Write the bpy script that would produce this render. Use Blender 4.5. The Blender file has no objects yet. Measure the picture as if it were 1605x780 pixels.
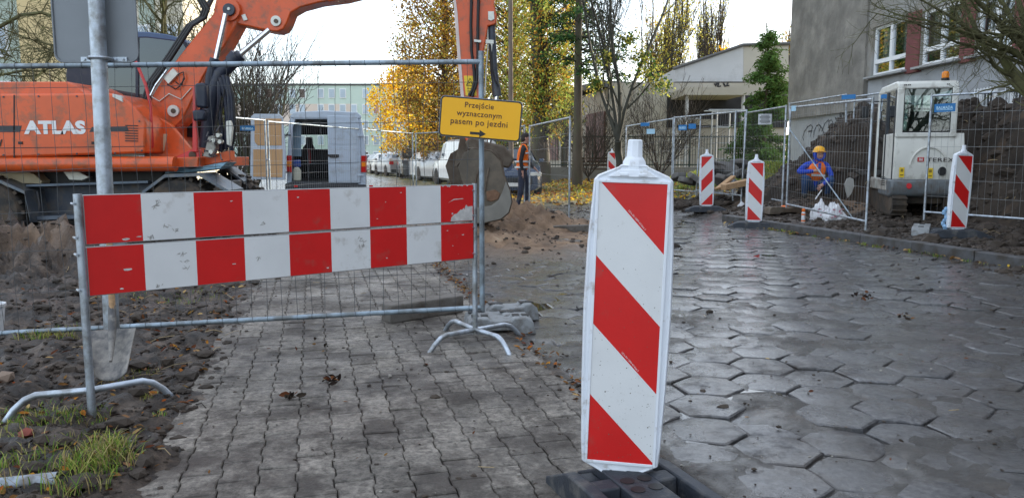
import bpy, bmesh, math, random
import numpy as np
from mathutils import Vector, Matrix, Euler, Quaternion
R = math.radians
sc = bpy.context.scene
C = sc.collection
# ---------------------------------------------------------------- camera
PITCH = R(6.86); CH = 1.25; F = 1206.0
cam = bpy.data.objects.new('camera', bpy.data.cameras.new('camera'))
C.objects.link(cam); sc.camera = cam
cam.location = (0, 0, CH); cam.rotation_euler = (R(90) - PITCH, 0, 0)
cam.data.sensor_width = 36; cam.data.lens = F / 1605 * 36
cam.data.clip_start = 0.05; cam.data.clip_end = 2500
# ---------------------------------------------------------------- world and sun
SUN_EL = R(19); SUN_AZ = R(52)      # azimuth measured from +Y towards +X
w = bpy.data.worlds.new("World"); sc.world = w; w.use_nodes = True
nt = w.node_tree; nt.nodes.clear()
sky = nt.nodes.new('ShaderNodeTexSky'); sky.sky_type = 'NISHITA'; sky.sun_disc = False
sky.sun_elevation = SUN_EL; sky.sun_rotation = SUN_AZ
sky.air_density = 1.0; sky.dust_density = 1.5; sky.ozone_density = 1.5
bg = nt.nodes.new('ShaderNodeBackground'); bg.inputs[1].default_value = 0.12
wo = nt.nodes.new('ShaderNodeOutputWorld')
# thin bright veil of high cloud over the whole sky
tc = nt.nodes.new('ShaderNodeTexCoord'); cn = nt.nodes.new('ShaderNodeTexNoise'); cn.inputs['Scale'].default_value = 2.2; cn.inputs['Detail'].default_value = 6
nt.links.new(tc.outputs['Generated'], cn.inputs['Vector'])
cr = nt.nodes.new('ShaderNodeMapRange'); cr.inputs[1].default_value = .35; cr.inputs[2].default_value = .65; cr.inputs[3].default_value = .34; cr.inputs[4].default_value = .60
nt.links.new(cn.outputs['Fac'], cr.inputs[0])
cm = nt.nodes.new('ShaderNodeMix'); cm.data_type = 'RGBA'; cm.inputs[7].default_value = (6.1, 6.5, 7.0, 1)
nt.links.new(cr.outputs[0], cm.inputs[0]); nt.links.new(sky.outputs[0], cm.inputs[6])
nt.links.new(cm.outputs[2], bg.inputs[0]); nt.links.new(bg.outputs[0], wo.inputs[0])
sl = bpy.data.lights.new('sun', 'SUN'); sl.energy = 3.2; sl.angle = R(0.6); sl.color = (1.0, 0.9, 0.76)
so = bpy.data.objects.new('sun', sl); C.objects.link(so)
sd = Vector((math.sin(SUN_AZ) * math.cos(SUN_EL), math.cos(SUN_AZ) * math.cos(SUN_EL), math.sin(SUN_EL)))
so.rotation_euler = sd.to_track_quat('Z', 'Y').to_euler(); so.location = (30, 30, 40)
sc.view_settings.view_transform = 'Standard'; sc.view_settings.look = 'None'
sc.view_settings.exposure = 1.6; sc.view_settings.gamma = 1.0
sc.cycles.max_bounces = 6; sc.cycles.transparent_max_bounces = 12
# ---------------------------------------------------------------- helpers
def ray(px, py):
    u = (px - 802.5) / F; v = (390 - py) / F
    cp, sp = math.cos(PITCH), math.sin(PITCH)
    return Vector((u, cp + v * sp, -sp + v * cp))
def at(px, py, Y):
    d = ray(px, py); t = Y / d.y
    return Vector((d.x * t, Y, CH + d.z * t))
def gr(px, py, z=0.0):
    d = ray(px, py); t = (z - CH) / d.z
    return Vector((d.x * t, d.y * t, z))
TD = Vector((.968, .25, 0)); SD = Vector((-.25, .968, 0))    # across / along the street
def ts(t, s, z=0.0): return TD * t + SD * s + Vector((0, 0, z))
def lerp(a, b, k): return a + (b - a) * k

class MB:
    def __init__(s): s.v = []; s.f = []; s.m = []; s.c = []
    def add(s, vs, fs, mi=0, col=None):
        o = len(s.v); s.v.extend([tuple(v) for v in vs])
        s.f.extend([tuple(i + o for i in f) for f in fs]); s.m.extend([mi] * len(fs))
        if col is not None:
            while len(s.c) < o: s.c.append(.5)
            s.c.extend([col] * len(vs))
        return s
    def box(s, c, sz, rot=None, mi=0):
        c = Vector(c); h = Vector(sz) / 2
        vs = [Vector((x * h.x, y * h.y, z * h.z)) for x in (-1, 1) for y in (-1, 1) for z in (-1, 1)]
        if rot is not None:
            if not isinstance(rot, Matrix): rot = Euler(rot).to_matrix()
            vs = [rot @ v for v in vs]
        return s.add([v + c for v in vs], [(0, 1, 3, 2), (4, 6, 7, 5), (0, 4, 5, 1), (2, 3, 7, 6), (0, 2, 6, 4), (1, 5, 7, 3)], mi)
    def cyl(s, p0, p1, r0, r1=None, n=12, mi=0, caps=True):
        p0 = Vector(p0); p1 = Vector(p1); r1 = r0 if r1 is None else r1
        d = (p1 - p0); q = d.to_track_quat('Z', 'Y')
        vs = []
        for p, r in ((p0, r0), (p1, r1)):
            for i in range(n):
                a = 2 * math.pi * i / n
                vs.append(p + q @ Vector((r * math.cos(a), r * math.sin(a), 0)))
        fs = [(i, (i + 1) % n, n + (i + 1) % n, n + i) for i in range(n)]
        if caps: fs += [tuple(range(n - 1, -1, -1)), tuple(range(n, 2 * n))]
        return s.add(vs, fs, mi)
    def tube(s, pts, r, n=8, mi=0, caps=True):
        pts = [Vector(p) for p in pts]; rs = r if isinstance(r, (list, tuple)) else [r] * len(pts)
        vs = []; ref = None
        for k, p in enumerate(pts):
            a = pts[max(k - 1, 0)]; b = pts[min(k + 1, len(pts) - 1)]
            d = (b - a)
            if d.length < 1e-9: d = Vector((0, 0, 1))
            d.normalize()
            if ref is None: ref = Vector((1, 0, 0)) if abs(d.x) < .8 else Vector((0, 0, 1))
            x = ref - d * ref.dot(d)
            if x.length < 1e-6: x = d.orthogonal()
            x.normalize(); ref = x; y = d.cross(x)
            for i in range(n):
                an = 2 * math.pi * i / n
                vs.append(p + (x * math.cos(an) + y * math.sin(an)) * rs[k])
        fs = []
        for k in range(len(pts) - 1):
            for i in range(n):
                j = (i + 1) % n
                fs.append((k * n + i, k * n + j, (k + 1) * n + j, (k + 1) * n + i))
        if caps and n > 2: fs += [tuple(range(n - 1, -1, -1)), tuple(range((len(pts) - 1) * n, len(pts) * n))]
        return s.add(vs, fs, mi)
    def prism(s, poly, ext, mi=0, mi_side=None):
        ext = Vector(ext); n = len(poly); poly = [Vector(p) for p in poly]
        vs = poly + [p + ext for p in poly]
        s.add(vs, [tuple(range(n))], mi)
        o = len(s.v) - 2 * n
        s.f.append(tuple(range(o + 2 * n - 1, o + n - 1, -1))); s.m.append(mi)
        for i in range(n):
            j = (i + 1) % n
            s.f.append((o + i, o + n + i, o + n + j, o + j)); s.m.append(mi if mi_side is None else mi_side)
        return s
    def pxp(s, pts, Y, th, mi=0):                        # outline given in picture points, at real distance Y, real thickness th
        return s.prism([at(x, y, Y) for x, y in pts], (0, th, 0), mi)
    def lathe(s, prof, o=(0, 0, 0), n=20, mi=0, rot=None):
        o = Vector(o); vs = []
        for r, z in prof:
            for i in range(n):
                a = 2 * math.pi * i / n; v = Vector((r * math.cos(a), r * math.sin(a), z))
                if rot is not None: v = rot @ v
                vs.append(o + v)
        fs = []
        for k in range(len(prof) - 1):
            for i in range(n):
                j = (i + 1) % n; fs.append((k * n + i, k * n + j, (k + 1) * n + j, (k + 1) * n + i))
        fs += [tuple(range(n - 1, -1, -1)), tuple(range((len(prof) - 1) * n, len(prof) * n))]
        return s.add(vs, fs, mi)
    def ell(s, c, r, n=10, m=7, rot=None, mi=0, jit=0, rng=None):
        c = Vector(c); vs = []; fs = []
        for k in range(m + 1):
            ph = math.pi * k / m
            for i in range(n):
                a = 2 * math.pi * i / n
                v = Vector((r[0] * math.sin(ph) * math.cos(a), r[1] * math.sin(ph) * math.sin(a), r[2] * math.cos(ph)))
                if jit: v *= 1 + rng.uniform(-jit, jit)
                if rot is not None: v = rot @ v
                vs.append(c + v)
        for k in range(m):
            for i in range(n):
                j = (i + 1) % n; fs.append((k * n + i, (k + 1) * n + i, (k + 1) * n + j, k * n + j))
        return s.add(vs, fs, mi)
    def build(s, name, mats, parent=None, smooth=None, bevel=0, world=None, recalc=True, bseg=2):
        me = bpy.data.meshes.new(name)
        vs = s.v
        if parent is not None and world is not False and parent.name in WM:
            inv = WM[parent.name]; vs = [tuple(inv @ Vector(v)) for v in vs]
        me.from_pydata(vs, [], s.f)
        if not isinstance(mats, (list, tuple)): mats = [mats]
        for m in mats: me.materials.append(m)
        me.polygons.foreach_set('material_index', s.m)
        if s.c:
            while len(s.c) < len(s.v): s.c.append(.5)
            a = me.attributes.new('var', 'FLOAT', 'POINT'); a.data.foreach_set('value', s.c)
        if recalc:
            bm = bmesh.new(); bm.from_mesh(me); bmesh.ops.recalc_face_normals(bm, faces=bm.faces); bm.to_mesh(me); bm.free()
        if smooth:
            me.polygons.foreach_set('use_smooth', [True] * len(me.polygons))
            me.set_sharp_from_angle(angle=R(smooth))
        me.update()
        o = bpy.data.objects.new(name, me); C.objects.link(o)
        if parent is not None:
            o.parent = parent
            if parent.name in WM: WM[o.name] = WM[parent.name]
        if bevel:
            b = o.modifiers.new('bevel', 'BEVEL'); b.width = bevel; b.segments = bseg; b.limit_method = 'ANGLE'; b.angle_limit = R(40)
            if smooth is None:
                me.polygons.foreach_set('use_smooth', [True] * len(me.polygons)); me.set_sharp_from_angle(angle=R(50))
        return o
WM = {}   # world -> local matrices of things built in place
def thing(name, label, cat, loc=(0, 0, 0), rz=0.0, group=None, world=True):
    o = bpy.data.objects.new(name, None); C.objects.link(o); o.empty_display_size = .1
    o.location = loc; o.rotation_euler = (0, 0, rz); o['label'] = label; o['category'] = cat
    if group: o['group'] = group
    if world: WM[o.name] = (Matrix.Translation(Vector(loc)) @ Matrix.Rotation(rz, 4, 'Z')).inverted()
    return o
def tag(o, label, cat, group=None, kind=None):
    o['label'] = label; o['category'] = cat
    if group: o['group'] = group
    if kind: o['kind'] = kind
    return o
def struct(o, label=None, kind='structure'):
    o['kind'] = kind
    if label: o['label'] = label
    return o
def copy_tree(o, parent=None):
    c = o.copy(); C.objects.link(c); c.parent = parent
    for ch in list(o.children): copy_tree(ch, c)
    return c
def text_mb(body, mb, origin, xd, yd, width, height=None, ext=.003, mi=0, bold=0.0, align='CENTER', spacing=1.0, shear=0.0):
    cu = bpy.data.curves.new('t', 'FONT'); cu.body = body; cu.size = 1; cu.offset = bold; cu.space_character = spacing; cu.shear = shear
    cu.extrude = 0.0; cu.resolution_u = 3
    o = bpy.data.objects.new('t', cu); C.objects.link(o)
    bpy.context.view_layer.update()
    me = bpy.data.meshes.new_from_object(o)
    vs = [Vector(v.co) for v in me.vertices]; fs = [tuple(p.vertices) for p in me.polygons]
    bpy.data.objects.remove(o); bpy.data.curves.remove(cu); bpy.data.meshes.remove(me)
    if not vs: return
    x0 = min(v.x for v in vs); x1 = max(v.x for v in vs); y0 = min(v.y for v in vs); y1 = max(v.y for v in vs)
    k = width / (x1 - x0); ky = k if height is None else height / (y1 - y0)
    xd = Vector(xd).normalized(); yd = Vector(yd).normalized(); nn = xd.cross(yd)
    ox = {'CENTER': (x0 + x1) / 2, 'LEFT': x0}[align]
    out = [Vector(origin) + xd * (v.x - ox) * k + yd * (v.y - (0 if height is None else y0)) * ky + nn * ext for v in vs]
    mb.add(out, fs, mi)
# ---- numpy value noise
def _h(ix, iy, seed):
    n = (ix * 374761393 + iy * 668265263 + seed * 974634777) & 0x7fffffff
    n = ((n ^ (n >> 13)) * 1274126177) & 0x7fffffff
    return ((n ^ (n >> 16)) & 0xffff) / 65535.0
def vnoise(x, y, sc_=1.0, seed=0):
    x = np.asarray(x, float) * sc_; y = np.asarray(y, float) * sc_
    ix = np.floor(x).astype(np.int64); iy = np.floor(y).astype(np.int64)
    fx = x - ix; fy = y - iy; fx = fx * fx * (3 - 2 * fx); fy = fy * fy * (3 - 2 * fy)
    a = _h(ix, iy, seed); b = _h(ix + 1, iy, seed); c = _h(ix, iy + 1, seed); d = _h(ix + 1, iy + 1, seed)
    return (a * (1 - fx) + b * fx) * (1 - fy) + (c * (1 - fx) + d * fx) * fy
def fbm(x, y, sc_=1.0, seed=0, o=4):
    r = 0; a = .5
    for k in range(o): r = r + a * vnoise(x, y, sc_ * 2 ** k, seed + k * 17); a *= .5
    return r / (1 - .5 ** o)
def sst(a, b, x):
    t = np.clip((np.asarray(x, float) - a) / (b - a), 0, 1); return t * t * (3 - 2 * t)
# ---------------------------------------------------------------- materials
def M(name, col, rough=.6, metal=0.0, var=.12, vs=4.0, bump=0.0, bs=60.0, dirt=None, da=.5, ds=5.0, spec=.5, rvar=.0, attr=None,
      attr_k=.3, emit=0, coat=0.0, alpha=1, stretch=None, pos=False, trans=0.0, ior=1.45):
    m = bpy.data.materials.new(name); m.use_nodes = True
    n = m.node_tree.nodes; L = m.node_tree.links; b = n['Principled BSDF']
    b.inputs['Roughness'].default_value = rough; b.inputs['Metallic'].default_value = metal
    b.inputs['Specular IOR Level'].default_value = spec; b.inputs['Coat Weight'].default_value = coat
    b.inputs['Transmission Weight'].default_value = trans; b.inputs['IOR'].default_value = ior
    if pos:
        g = n.new('ShaderNodeNewGeometry'); vec = g.outputs['Position']
    else:
        g = n.new('ShaderNodeTexCoord'); vec = g.outputs['Object']
    if stretch:
        mp = n.new('ShaderNodeMapping'); mp.inputs['Scale'].default_value = stretch; L.new(vec, mp.inputs[0]); vec = mp.outputs[0]
    def noise(scale, detail=5, rgh=.55):
        t = n.new('ShaderNodeTexNoise'); t.inputs['Scale'].default_value = scale; t.inputs['Detail'].default_value = detail
        t.inputs['Roughness'].default_value = rgh; L.new(vec, t.inputs['Vector']); return t.outputs['Fac']
    def rng_(x, a, b_, c, d):
        r = n.new('ShaderNodeMapRange'); r.inputs[1].default_value = a; r.inputs[2].default_value = b_; r.inputs[3].default_value = c; r.inputs[4].default_value = d
        L.new(x, r.inputs[0]); return r.outputs[0]
    def mix(f, a, b_, typ='MIX'):
        x = n.new('ShaderNodeMix'); x.data_type = 'RGBA'; x.blend_type = typ
        if hasattr(f, 'links') or not isinstance(f, (int, float)): L.new(f, x.inputs[0])
        else: x.inputs[0].default_value = f
        for s_, i in ((a, 6), (b_, 7)):
            if isinstance(s_, tuple): x.inputs[i].default_value = (*s_, 1)
            else: L.new(s_, x.inputs[i])
        return x.outputs[2]
    col = tuple(col)
    cur = col
    if var:
        f = rng_(noise(vs), .3, .7, 0, 1)
        cur = mix(f, tuple(c * (1 - var) for c in col), tuple(min(1, c * (1 + var)) for c in col))
    if attr:
        a = n.new('ShaderNodeAttribute'); a.attribute_name = attr
        v = rng_(a.outputs['Fac'], 0, 1, 1 - attr_k, 1 + attr_k)
        cc = n.new('ShaderNodeCombineColor'); [L.new(v, cc.inputs[i]) for i in range(3)]
        cur = mix(1.0, cur, cc.outputs[0], 'MULTIPLY')
    if dirt:
        f = rng_(noise(ds, 8, .65), .62 - da * .3, .74 - da * .2, 0, .9)
        cur = mix(f, cur, dirt)
    if isinstance(cur, tuple): b.inputs['Base Color'].default_value = (*cur, 1)
    else: L.new(cur, b.inputs['Base Color'])
    if rvar: L.new(rng_(noise(vs * 1.7), .3, .7, max(.02, rough - rvar), min(1, rough + rvar)), b.inputs['Roughness'])
    if bump:
        bp = n.new('ShaderNodeBump'); bp.inputs['Strength'].default_value = min(1, bump); bp.inputs['Distance'].default_value = .004 if bump <= 1 else .004 * bump
        L.new(noise(bs, 6, .65), bp.inputs['Height']); L.new(bp.outputs[0], b.inputs['Normal'])
    if emit:
        b.inputs['Emission Color'].default_value = (*col, 1); b.inputs['Emission Strength'].default_value = emit
    return m
def leafmat(name, col, tr=.5):
    m = bpy.data.materials.new(name); m.use_nodes = True; n = m.node_tree.nodes; L = m.node_tree.links
    n.clear(); out = n.new('ShaderNodeOutputMaterial'); d = n.new('ShaderNodeBsdfDiffuse'); t = n.new('ShaderNodeBsdfTranslucent'); mx = n.new('ShaderNodeMixShader')
    g = n.new('ShaderNodeNewGeometry'); hs = n.new('ShaderNodeHueSaturation'); hs.inputs['Color'].default_value = (*col, 1)
    r = n.new('ShaderNodeMapRange'); r.inputs[3].default_value = .6; r.inputs[4].default_value = 1.5; L.new(g.outputs['Random Per Island'], r.inputs[0]); L.new(r.outputs[0], hs.inputs['Value'])
    r2 = n.new('ShaderNodeMapRange'); r2.inputs[3].default_value = .48; r2.inputs[4].default_value = .53; L.new(g.outputs['Random Per Island'], r2.inputs[0]); L.new(r2.outputs[0], hs.inputs['Hue'])
    L.new(hs.outputs[0], d.inputs[0]); L.new(hs.outputs[0], t.inputs[0]); mx.inputs[0].default_value = tr
    L.new(d.outputs[0], mx.inputs[1]); L.new(t.outputs[0], mx.inputs[2]); L.new(mx.outputs[0], out.inputs[0])
    return m
def glassmat(name, tint=(.7, .8, .8), rough=.02, clear=.5):
    m = bpy.data.materials.new(name); m.use_nodes = True; n = m.node_tree.nodes; L = m.node_tree.links
    n.clear(); out = n.new('ShaderNodeOutputMaterial'); t = n.new('ShaderNodeBsdfTransparent'); t.inputs[0].default_value = (*tint, 1)
    g = n.new('ShaderNodeBsdfGlossy'); g.inputs['Roughness'].default_value = rough; g.inputs[0].default_value = (.9, .95, 1, 1)
    fr = n.new('ShaderNodeFresnel'); fr.inputs[0].default_value = 1.6
    mr = n.new('ShaderNodeMapRange'); mr.inputs[3].default_value = 1 - clear; mr.inputs[4].default_value = 1; L.new(fr.outputs[0], mr.inputs[0])
    mx = n.new('ShaderNodeMixShader'); L.new(mr.outputs[0], mx.inputs[0]); L.new(t.outputs[0], mx.inputs[1]); L.new(g.outputs[0], mx.inputs[2]); L.new(mx.outputs[0], out.inputs[0])
    return m
MUD = (.045, .032, .022)
galv = M('galvanised steel', (.46, .51, .57), .42, .75, .16, 14, .3, 160, dirt=(.22, .22, .21), da=.55, ds=9)
galv_old_shade = M('weathered and shaded galvanised steel', (.30, .37, .43), .5, .55, .2, 8, .3, 120, dirt=(.16, .17, .17), da=.6, ds=6)  # also serves as painted shade on the panels by the van
wire = M('wire', (.075, .08, .085), .5, .2, 0)
fwire = M('far wire', (.32, .33, .34), .5, .6, 0)
plate = M('aluminium sign back', (.20, .215, .23), .55, .35, .08, 3, .15, 60)
red_s = M('red reflective sheet', (.58, .012, .011), .38, 0, .06, 6, .12, 90, dirt=(.42, .05, .04), da=.12, ds=7)
white_s = M('white reflective sheet', (.66, .665, .665), .42, 0, .05, 5, .12, 90, dirt=(.45, .43, .40), da=.10, ds=6)
white_p = M('white moulded plastic', (.72, .75, .80), .38, 0, .04, 5, .15, 120, dirt=(.40, .37, .33), da=.20, ds=15)
yellow_s = M('yellow sheet', (.86, .43, .004), .45, 0, .03, 4)
black_p = M('black print', (.02, .018, .016), .5, 0, 0)
brown_p = M('dark print', (.06, .015, .01), .5, 0, 0)
rubber = M('black rubber', (.028, .033, .043), .55, 0, .25, 14, .7, 120, dirt=(.10, .095, .09), da=.35, ds=10)
concrete = M('concrete', (.15, .135, .12), .85, 0, .2, 8, 1.0, 90, dirt=(.08, .065, .05), da=.5, ds=7)
conc_grey = M('grey recycled plastic block', (.24, .25, .255), .75, 0, .15, 9, .9, 110, dirt=(.12, .11, .10), da=.5, ds=11)
wood = M('raw timber', (.42, .26, .14), .8, 0, .25, 5, .6, 40, stretch=(1, 12, 12))
orange = M('orange machine paint', (.62, .092, .017), .36, 0, .10, 3, .08, 70, dirt=(.25, .085, .04), da=.42, ds=5, coat=.2)
redpaint = M('red paint', (.50, .03, .03), .35, 0, .1, 5, coat=.2)
dsteel = M('dark grey steel', (.055, .065, .085), .5, .25, .2, 5, .3, 60, dirt=(.11, .095, .08), da=.5, ds=5)
navy = M('dark blue grey paint', (.016, .021, .038), .45, .1, .15, 6, .2, 60, dirt=(.04, .04, .045), da=.35, ds=6)
black = M('black', (.012, .012, .013), .5, 0, .2, 10)
chrome = M('polished chrome', (.75, .76, .78), .12, 1.0, 0)
mudsteel = M('mud caked steel', (.13, .105, .08), .75, .15, .2, 6, 1.0, 30, dirt=(.075, .05, .033), da=.75, ds=3.5)
white_paint = M('white paint', (.66, .655, .60), .4, 0, .05, 3, coat=.15, dirt=(.42, .40, .35), da=.3, ds=4)
tyre = M('tyre', (.03, .029, .028), .85, 0, .3, 8, 1.0, 30, dirt=(.09, .065, .045), da=.65, ds=5)
glass_dark = glassmat('dark cab glass', (.05, .065, .065), clear=.97)
glass_win = glassmat('window glass', (.75, .8, .8), clear=.62)
bark = M('bark', (.085, .068, .050), .9, 0, .3, 3, 2.0, 14, pos=True, stretch=(1, 1, .35), dirt=(.09, .10, .045), da=.45, ds=2)
bark_dark = M('dark twig bark', (.050, .040, .032), .9, 0, .25, 3)
# ================================================================ ground
T_SW0, T_RD0, T_KERB = -.68, 1.36, 7.67
S_KERB_END = 13.4
def gz(x, y):
    """real ground height (numpy arrays or floats)"""
    x = np.asarray(x, float); y = np.asarray(y, float)
    t = x * .968 + y * .25; s = -x * .25 + y * .968
    n1 = fbm(x, y, 1.3, 3) - .5; n2 = fbm(x, y, 6.0, 9, 4) - .5; n3 = fbm(x, y, 17.0, 5, 3) - .5
    z = np.full(x.shape, -.03) + n2 * .03
    # joints of the road filled with mud nearly flush
    z = z + .016 + .0165 * sst(.44, .60, fbm(x, y, 2.2, 21)) - n2 * .012 + n3 * .006
    # left strip of torn soil
    edge = t - (T_SW0 + (fbm(x, y, 1.6, 33) - .5) * .5)
    left = 1 - sst(-.02, .22, edge)
    zl = .015 + n1 * .07 + n2 * .12 + n3 * .06
    # embankment of dug soil under the machine
    zl = zl + .55 * np.exp(-(((x + 5.6) / 1.7) ** 2 + ((y - 8.7) / 1.0) ** 2)) * (1 + n2 * 1.6 + n3 * .7)
    zl = zl + .35 * np.exp(-(((x + 7.6) / 2.0) ** 2 + ((y - 7.4) / 1.2) ** 2)) * (1 + n2 * 1.6 + n3 * .7)
    z = z * (1 - left) + zl * left
    # gutter between footway and road
    z = z + .022 * np.exp(-((t - T_RD0 + .02) / .06) ** 2)
    # footway ends in mud further on
    fe = sst(8.6, 10.6, s + n1 * 1.4) * (1 - sst(1.7, 3.2, t + n1)) * sst(-9, -4, t)
    z = z * (1 - fe) + (.035 + n1 * .06 + n2 * .06) * fe
    # construction side behind the kerb
    wdt = lerp(.14, 1.2, sst(S_KERB_END - .2, S_KERB_END + 2.5, s))
    rt = sst(0, 1, (t - T_KERB - .03 + (wdt - .14) * .3) / wdt)
    zr = .095 + .16 * sst(8.1, 11.5, t) + n2 * .05 + n3 * .025 + n1 * .04
    bend = sst(21, 17, s)                                  # the road bends to the left behind the site
    z = z * (1 - rt) + zr * rt
    # lawn and leaf covered verge beyond the bend
    vg = sst(18.3, 20.5, y + (x - 1) * .15 + n1) * sst(-1.6, .6, x + (y - 20) * .30)
    z = np.maximum(z, vg * (.06 + n1 * .1 + n2 * .05) + (1 - vg) * -.1)
    hill = .75 * np.exp(-(((x - 7.6) / 2.6) ** 2 + ((y - 23.5) / 3.0) ** 2))
    z = z + hill
    # sand heap at the end of the fence
    m = .36 * np.exp(-(((x - .02) / .75) ** 2 + ((y - 12.9) / .65) ** 2)) + .20 * np.exp(-(((x + .55) / .6) ** 2 + ((y - 11.2) / .8) ** 2)) \
        + .14 * np.exp(-(((x - 1.1) / .6) ** 2 + ((y - 13.3) / .5) ** 2)) + .06 * np.exp(-(((x - .3) / 1.3) ** 2 + ((y - 10.4) / .8) ** 2))
    z = z + .30 * np.exp(-(((x - 6.1) / 1.2) ** 2 + ((y - 15.7) / .9) ** 2))
    z = z + m * (1 + n2 * 2.0 + n1 * .8 + n3 * .8)
    z = z + .13 * np.exp(-(((x + 5.2) / .8) ** 2 + ((y - 25) / .8) ** 2)) * (1 + n2)
    far = sst(30, 70, y)
    return z * (1 - far) - .02 * far
_gx = np.arange(-22, 24, .05); _gy = np.arange(1, 40, .05)
_GT = gz(*np.meshgrid(_gx, _gy))
def gzf(x, y):
    if not (-21.9 < x < 23.8 and 1 <= y < 39.8): return float(gz(np.array([x]), np.array([y]))[0])
    i = (x + 22) / .05; j = (y - 1) / .05; a = int(i); b_ = int(j); u = i - a; v = j - b_
    return float((_GT[b_, a] * (1 - u) + _GT[b_, a + 1] * u) * (1 - v) + (_GT[b_ + 1, a] * (1 - u) + _GT[b_ + 1, a + 1] * u) * v)
def ground_masks(x, y, z):
    t = x * .968 + y * .25; s = -x * .25 + y * .968
    n1 = fbm(x, y, 1.1, 41); n2 = fbm(x, y, 5, 43)
    sand = np.exp(-(((x - .25) / 1.3) ** 2 + ((y - 11.9) / 1.9) ** 2)) * 2.0 + .45 * sst(.5, .65, n1) * sst(9.5, 11, y) * (1 - sst(1.5, 3, x)) * sst(-3, -1, x)
    sand = sand + .7 * np.exp(-(((x + 5.0) / .35) ** 2 + ((y - 8.2) / .4) ** 2)) + .9 * np.exp(-(((x - 6.9) / .9) ** 2 + ((y - 15) / .9) ** 2))
    sand = sand + 1.3 * np.exp(-(((x + 5.2) / .9) ** 2 + ((y - 25) / .9) ** 2))
    sand = np.clip(sand * (.6 + .8 * n2), 0, 1)
    lawn = sst(18.6, 20.8, y + (x - 1) * .15) * sst(-1.6, .6, x + (y - 20) * .30) * (1 - .9 * sst(4, 6, x) * (1 - sst(20.5, 22, y)))
    lawn = np.clip(lawn, 0, 1) * np.clip(.55 + n2 * .9, 0, 1)
    lawn = np.maximum(lawn, sst(60, 80, y) * sst(0, 10, x) * .8)
    road = sst(-.02, .05, t - T_RD0) * (1 - sst(-.1, .25, t - T_KERB - sst(13.4, 15, s) * .3)) * (1 - lawn)
    street = sst(14, 17, y) * sst(1.2, -.4, x + (y - 20) * .12) * sst(-20, -10, x + y * .1)
    wet = np.clip(np.maximum(road, street) * (1 - sand), 0, 1)
    return sand, lawn, wet
# rows follow distance so that near ground carries small lumps
ys = [-30, -15, -6, -2, 0, 1.0]; yv = 1.5
while yv < 60: ys.append(yv); yv += max(.022, .0105 * yv)
while yv < 1500: ys.append(yv); yv *= 1.12
us = [-14, -6, -3, -1.8, -1.3] + list(np.linspace(-1, 1, 300)) + [1.3, 1.8, 3, 6, 14]
Yg = np.array(ys); Ug = np.array(us)
W_ = np.maximum(.76 * np.maximum(Yg, 1.2) + 1.2, 2)
XX = Ug[None, :] * W_[:, None]; YY = np.repeat(Yg[:, None], len(Ug), 1)
ZZ = gz(XX, YY)
ny, nx = XX.shape
me = bpy.data.meshes.new('ground')
me.from_pydata(np.stack([XX, YY, ZZ], -1).reshape(-1, 3).tolist(), [],
               [(j * nx + i, j * nx + i + 1, (j + 1) * nx + i + 1, (j + 1) * nx + i) for j in range(ny - 1) for i in range(nx - 1)])
sa, la, we = ground_masks(XX, YY, ZZ)
ca = me.color_attributes.new('mask', 'FLOAT_COLOR', 'POINT')
ca.data.foreach_set('color', np.stack([sa, la, we, np.ones_like(sa)], -1).reshape(-1).tolist())
me.polygons.foreach_set('use_smooth', [True] * len(me.polygons))
gm = bpy.data.materials.new('soil and road'); gm.use_nodes = True
n = gm.node_tree.nodes; L = gm.node_tree.links; b = n['Principled BSDF']
def nz(scale, det=6, rg=.6):
    t_ = n.new('ShaderNodeTexNoise'); t_.inputs['Scale'].default_value = scale; t_.inputs['Detail'].default_value = det; t_.inputs['Roughness'].default_value = rg
    L.new(geo.outputs['Position'], t_.inputs['Vector']); return t_.outputs['Fac']
def ramp(x, *st):
    r_ = n.new('ShaderNodeValToRGB'); el = r_.color_ramp.elements
    while len(el) < len(st): el.new(.5)
    for e, (p, c) in zip(el, st): e.position = p; e.color = (*c, 1)
    L.new(x, r_.inputs[0]); return r_.outputs[0]
def mixc(f, a, c):
    x = n.new('ShaderNodeMix'); x.data_type = 'RGBA'; L.new(f, x.inputs[0]); L.new(a, x.inputs[6]); L.new(c, x.inputs[7]); return x.outputs[2]
def mrange(x, a, b_, c, d):
    r_ = n.new('ShaderNodeMapRange'); r_.inputs[1].default_value = a; r_.inputs[2].default_value = b_; r_.inputs[3].default_value = c; r_.inputs[4].default_value = d; L.new(x, r_.inputs[0]); return r_.outputs[0]
geo = n.new('ShaderNodeNewGeometry'); at_ = n.new('ShaderNodeAttribute'); at_.attribute_name = 'mask'
sp_ = n.new('ShaderNodeSeparateColor'); L.new(at_.outputs['Color'], sp_.inputs[0])
mudc = ramp(nz(5.5, 9, .78), (.36, (.009, .007, .006)), (.46, (.030, .022, .017)), (.54, (.068, .047, .033)), (.64, (.15, .11, .08)))
sandc = ramp(nz(3, 8, .65), (.3, (.10, .062, .038)), (.48, (.22, .14, .085)), (.62, (.32, .21, .13)), (.75, (.42, .31, .21)))
lawnc = ramp(nz(3.5, 8, .7), (.34, (.045, .036, .02)), (.45, (.06, .075, .018)), (.54, (.14, .13, .025)), (.62, (.34, .17, .03)), (.75, (.10, .07, .03)))
roadc = ramp(nz(2.0, 9, .7), (.3, (.040, .038, .036)), (.55, (.085, .078, .072)), (.75, (.15, .125, .10)))
c1 = mixc(sp_.outputs[2], mudc, roadc); c2 = mixc(sp_.outputs[0], c1, sandc); c3 = mixc(sp_.outputs[1], c2, lawnc)
L.new(c3, b.inputs['Base Color'])
ro = mrange(nz(2.4, 7, .6), .38, .62, .34, .80)
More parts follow.
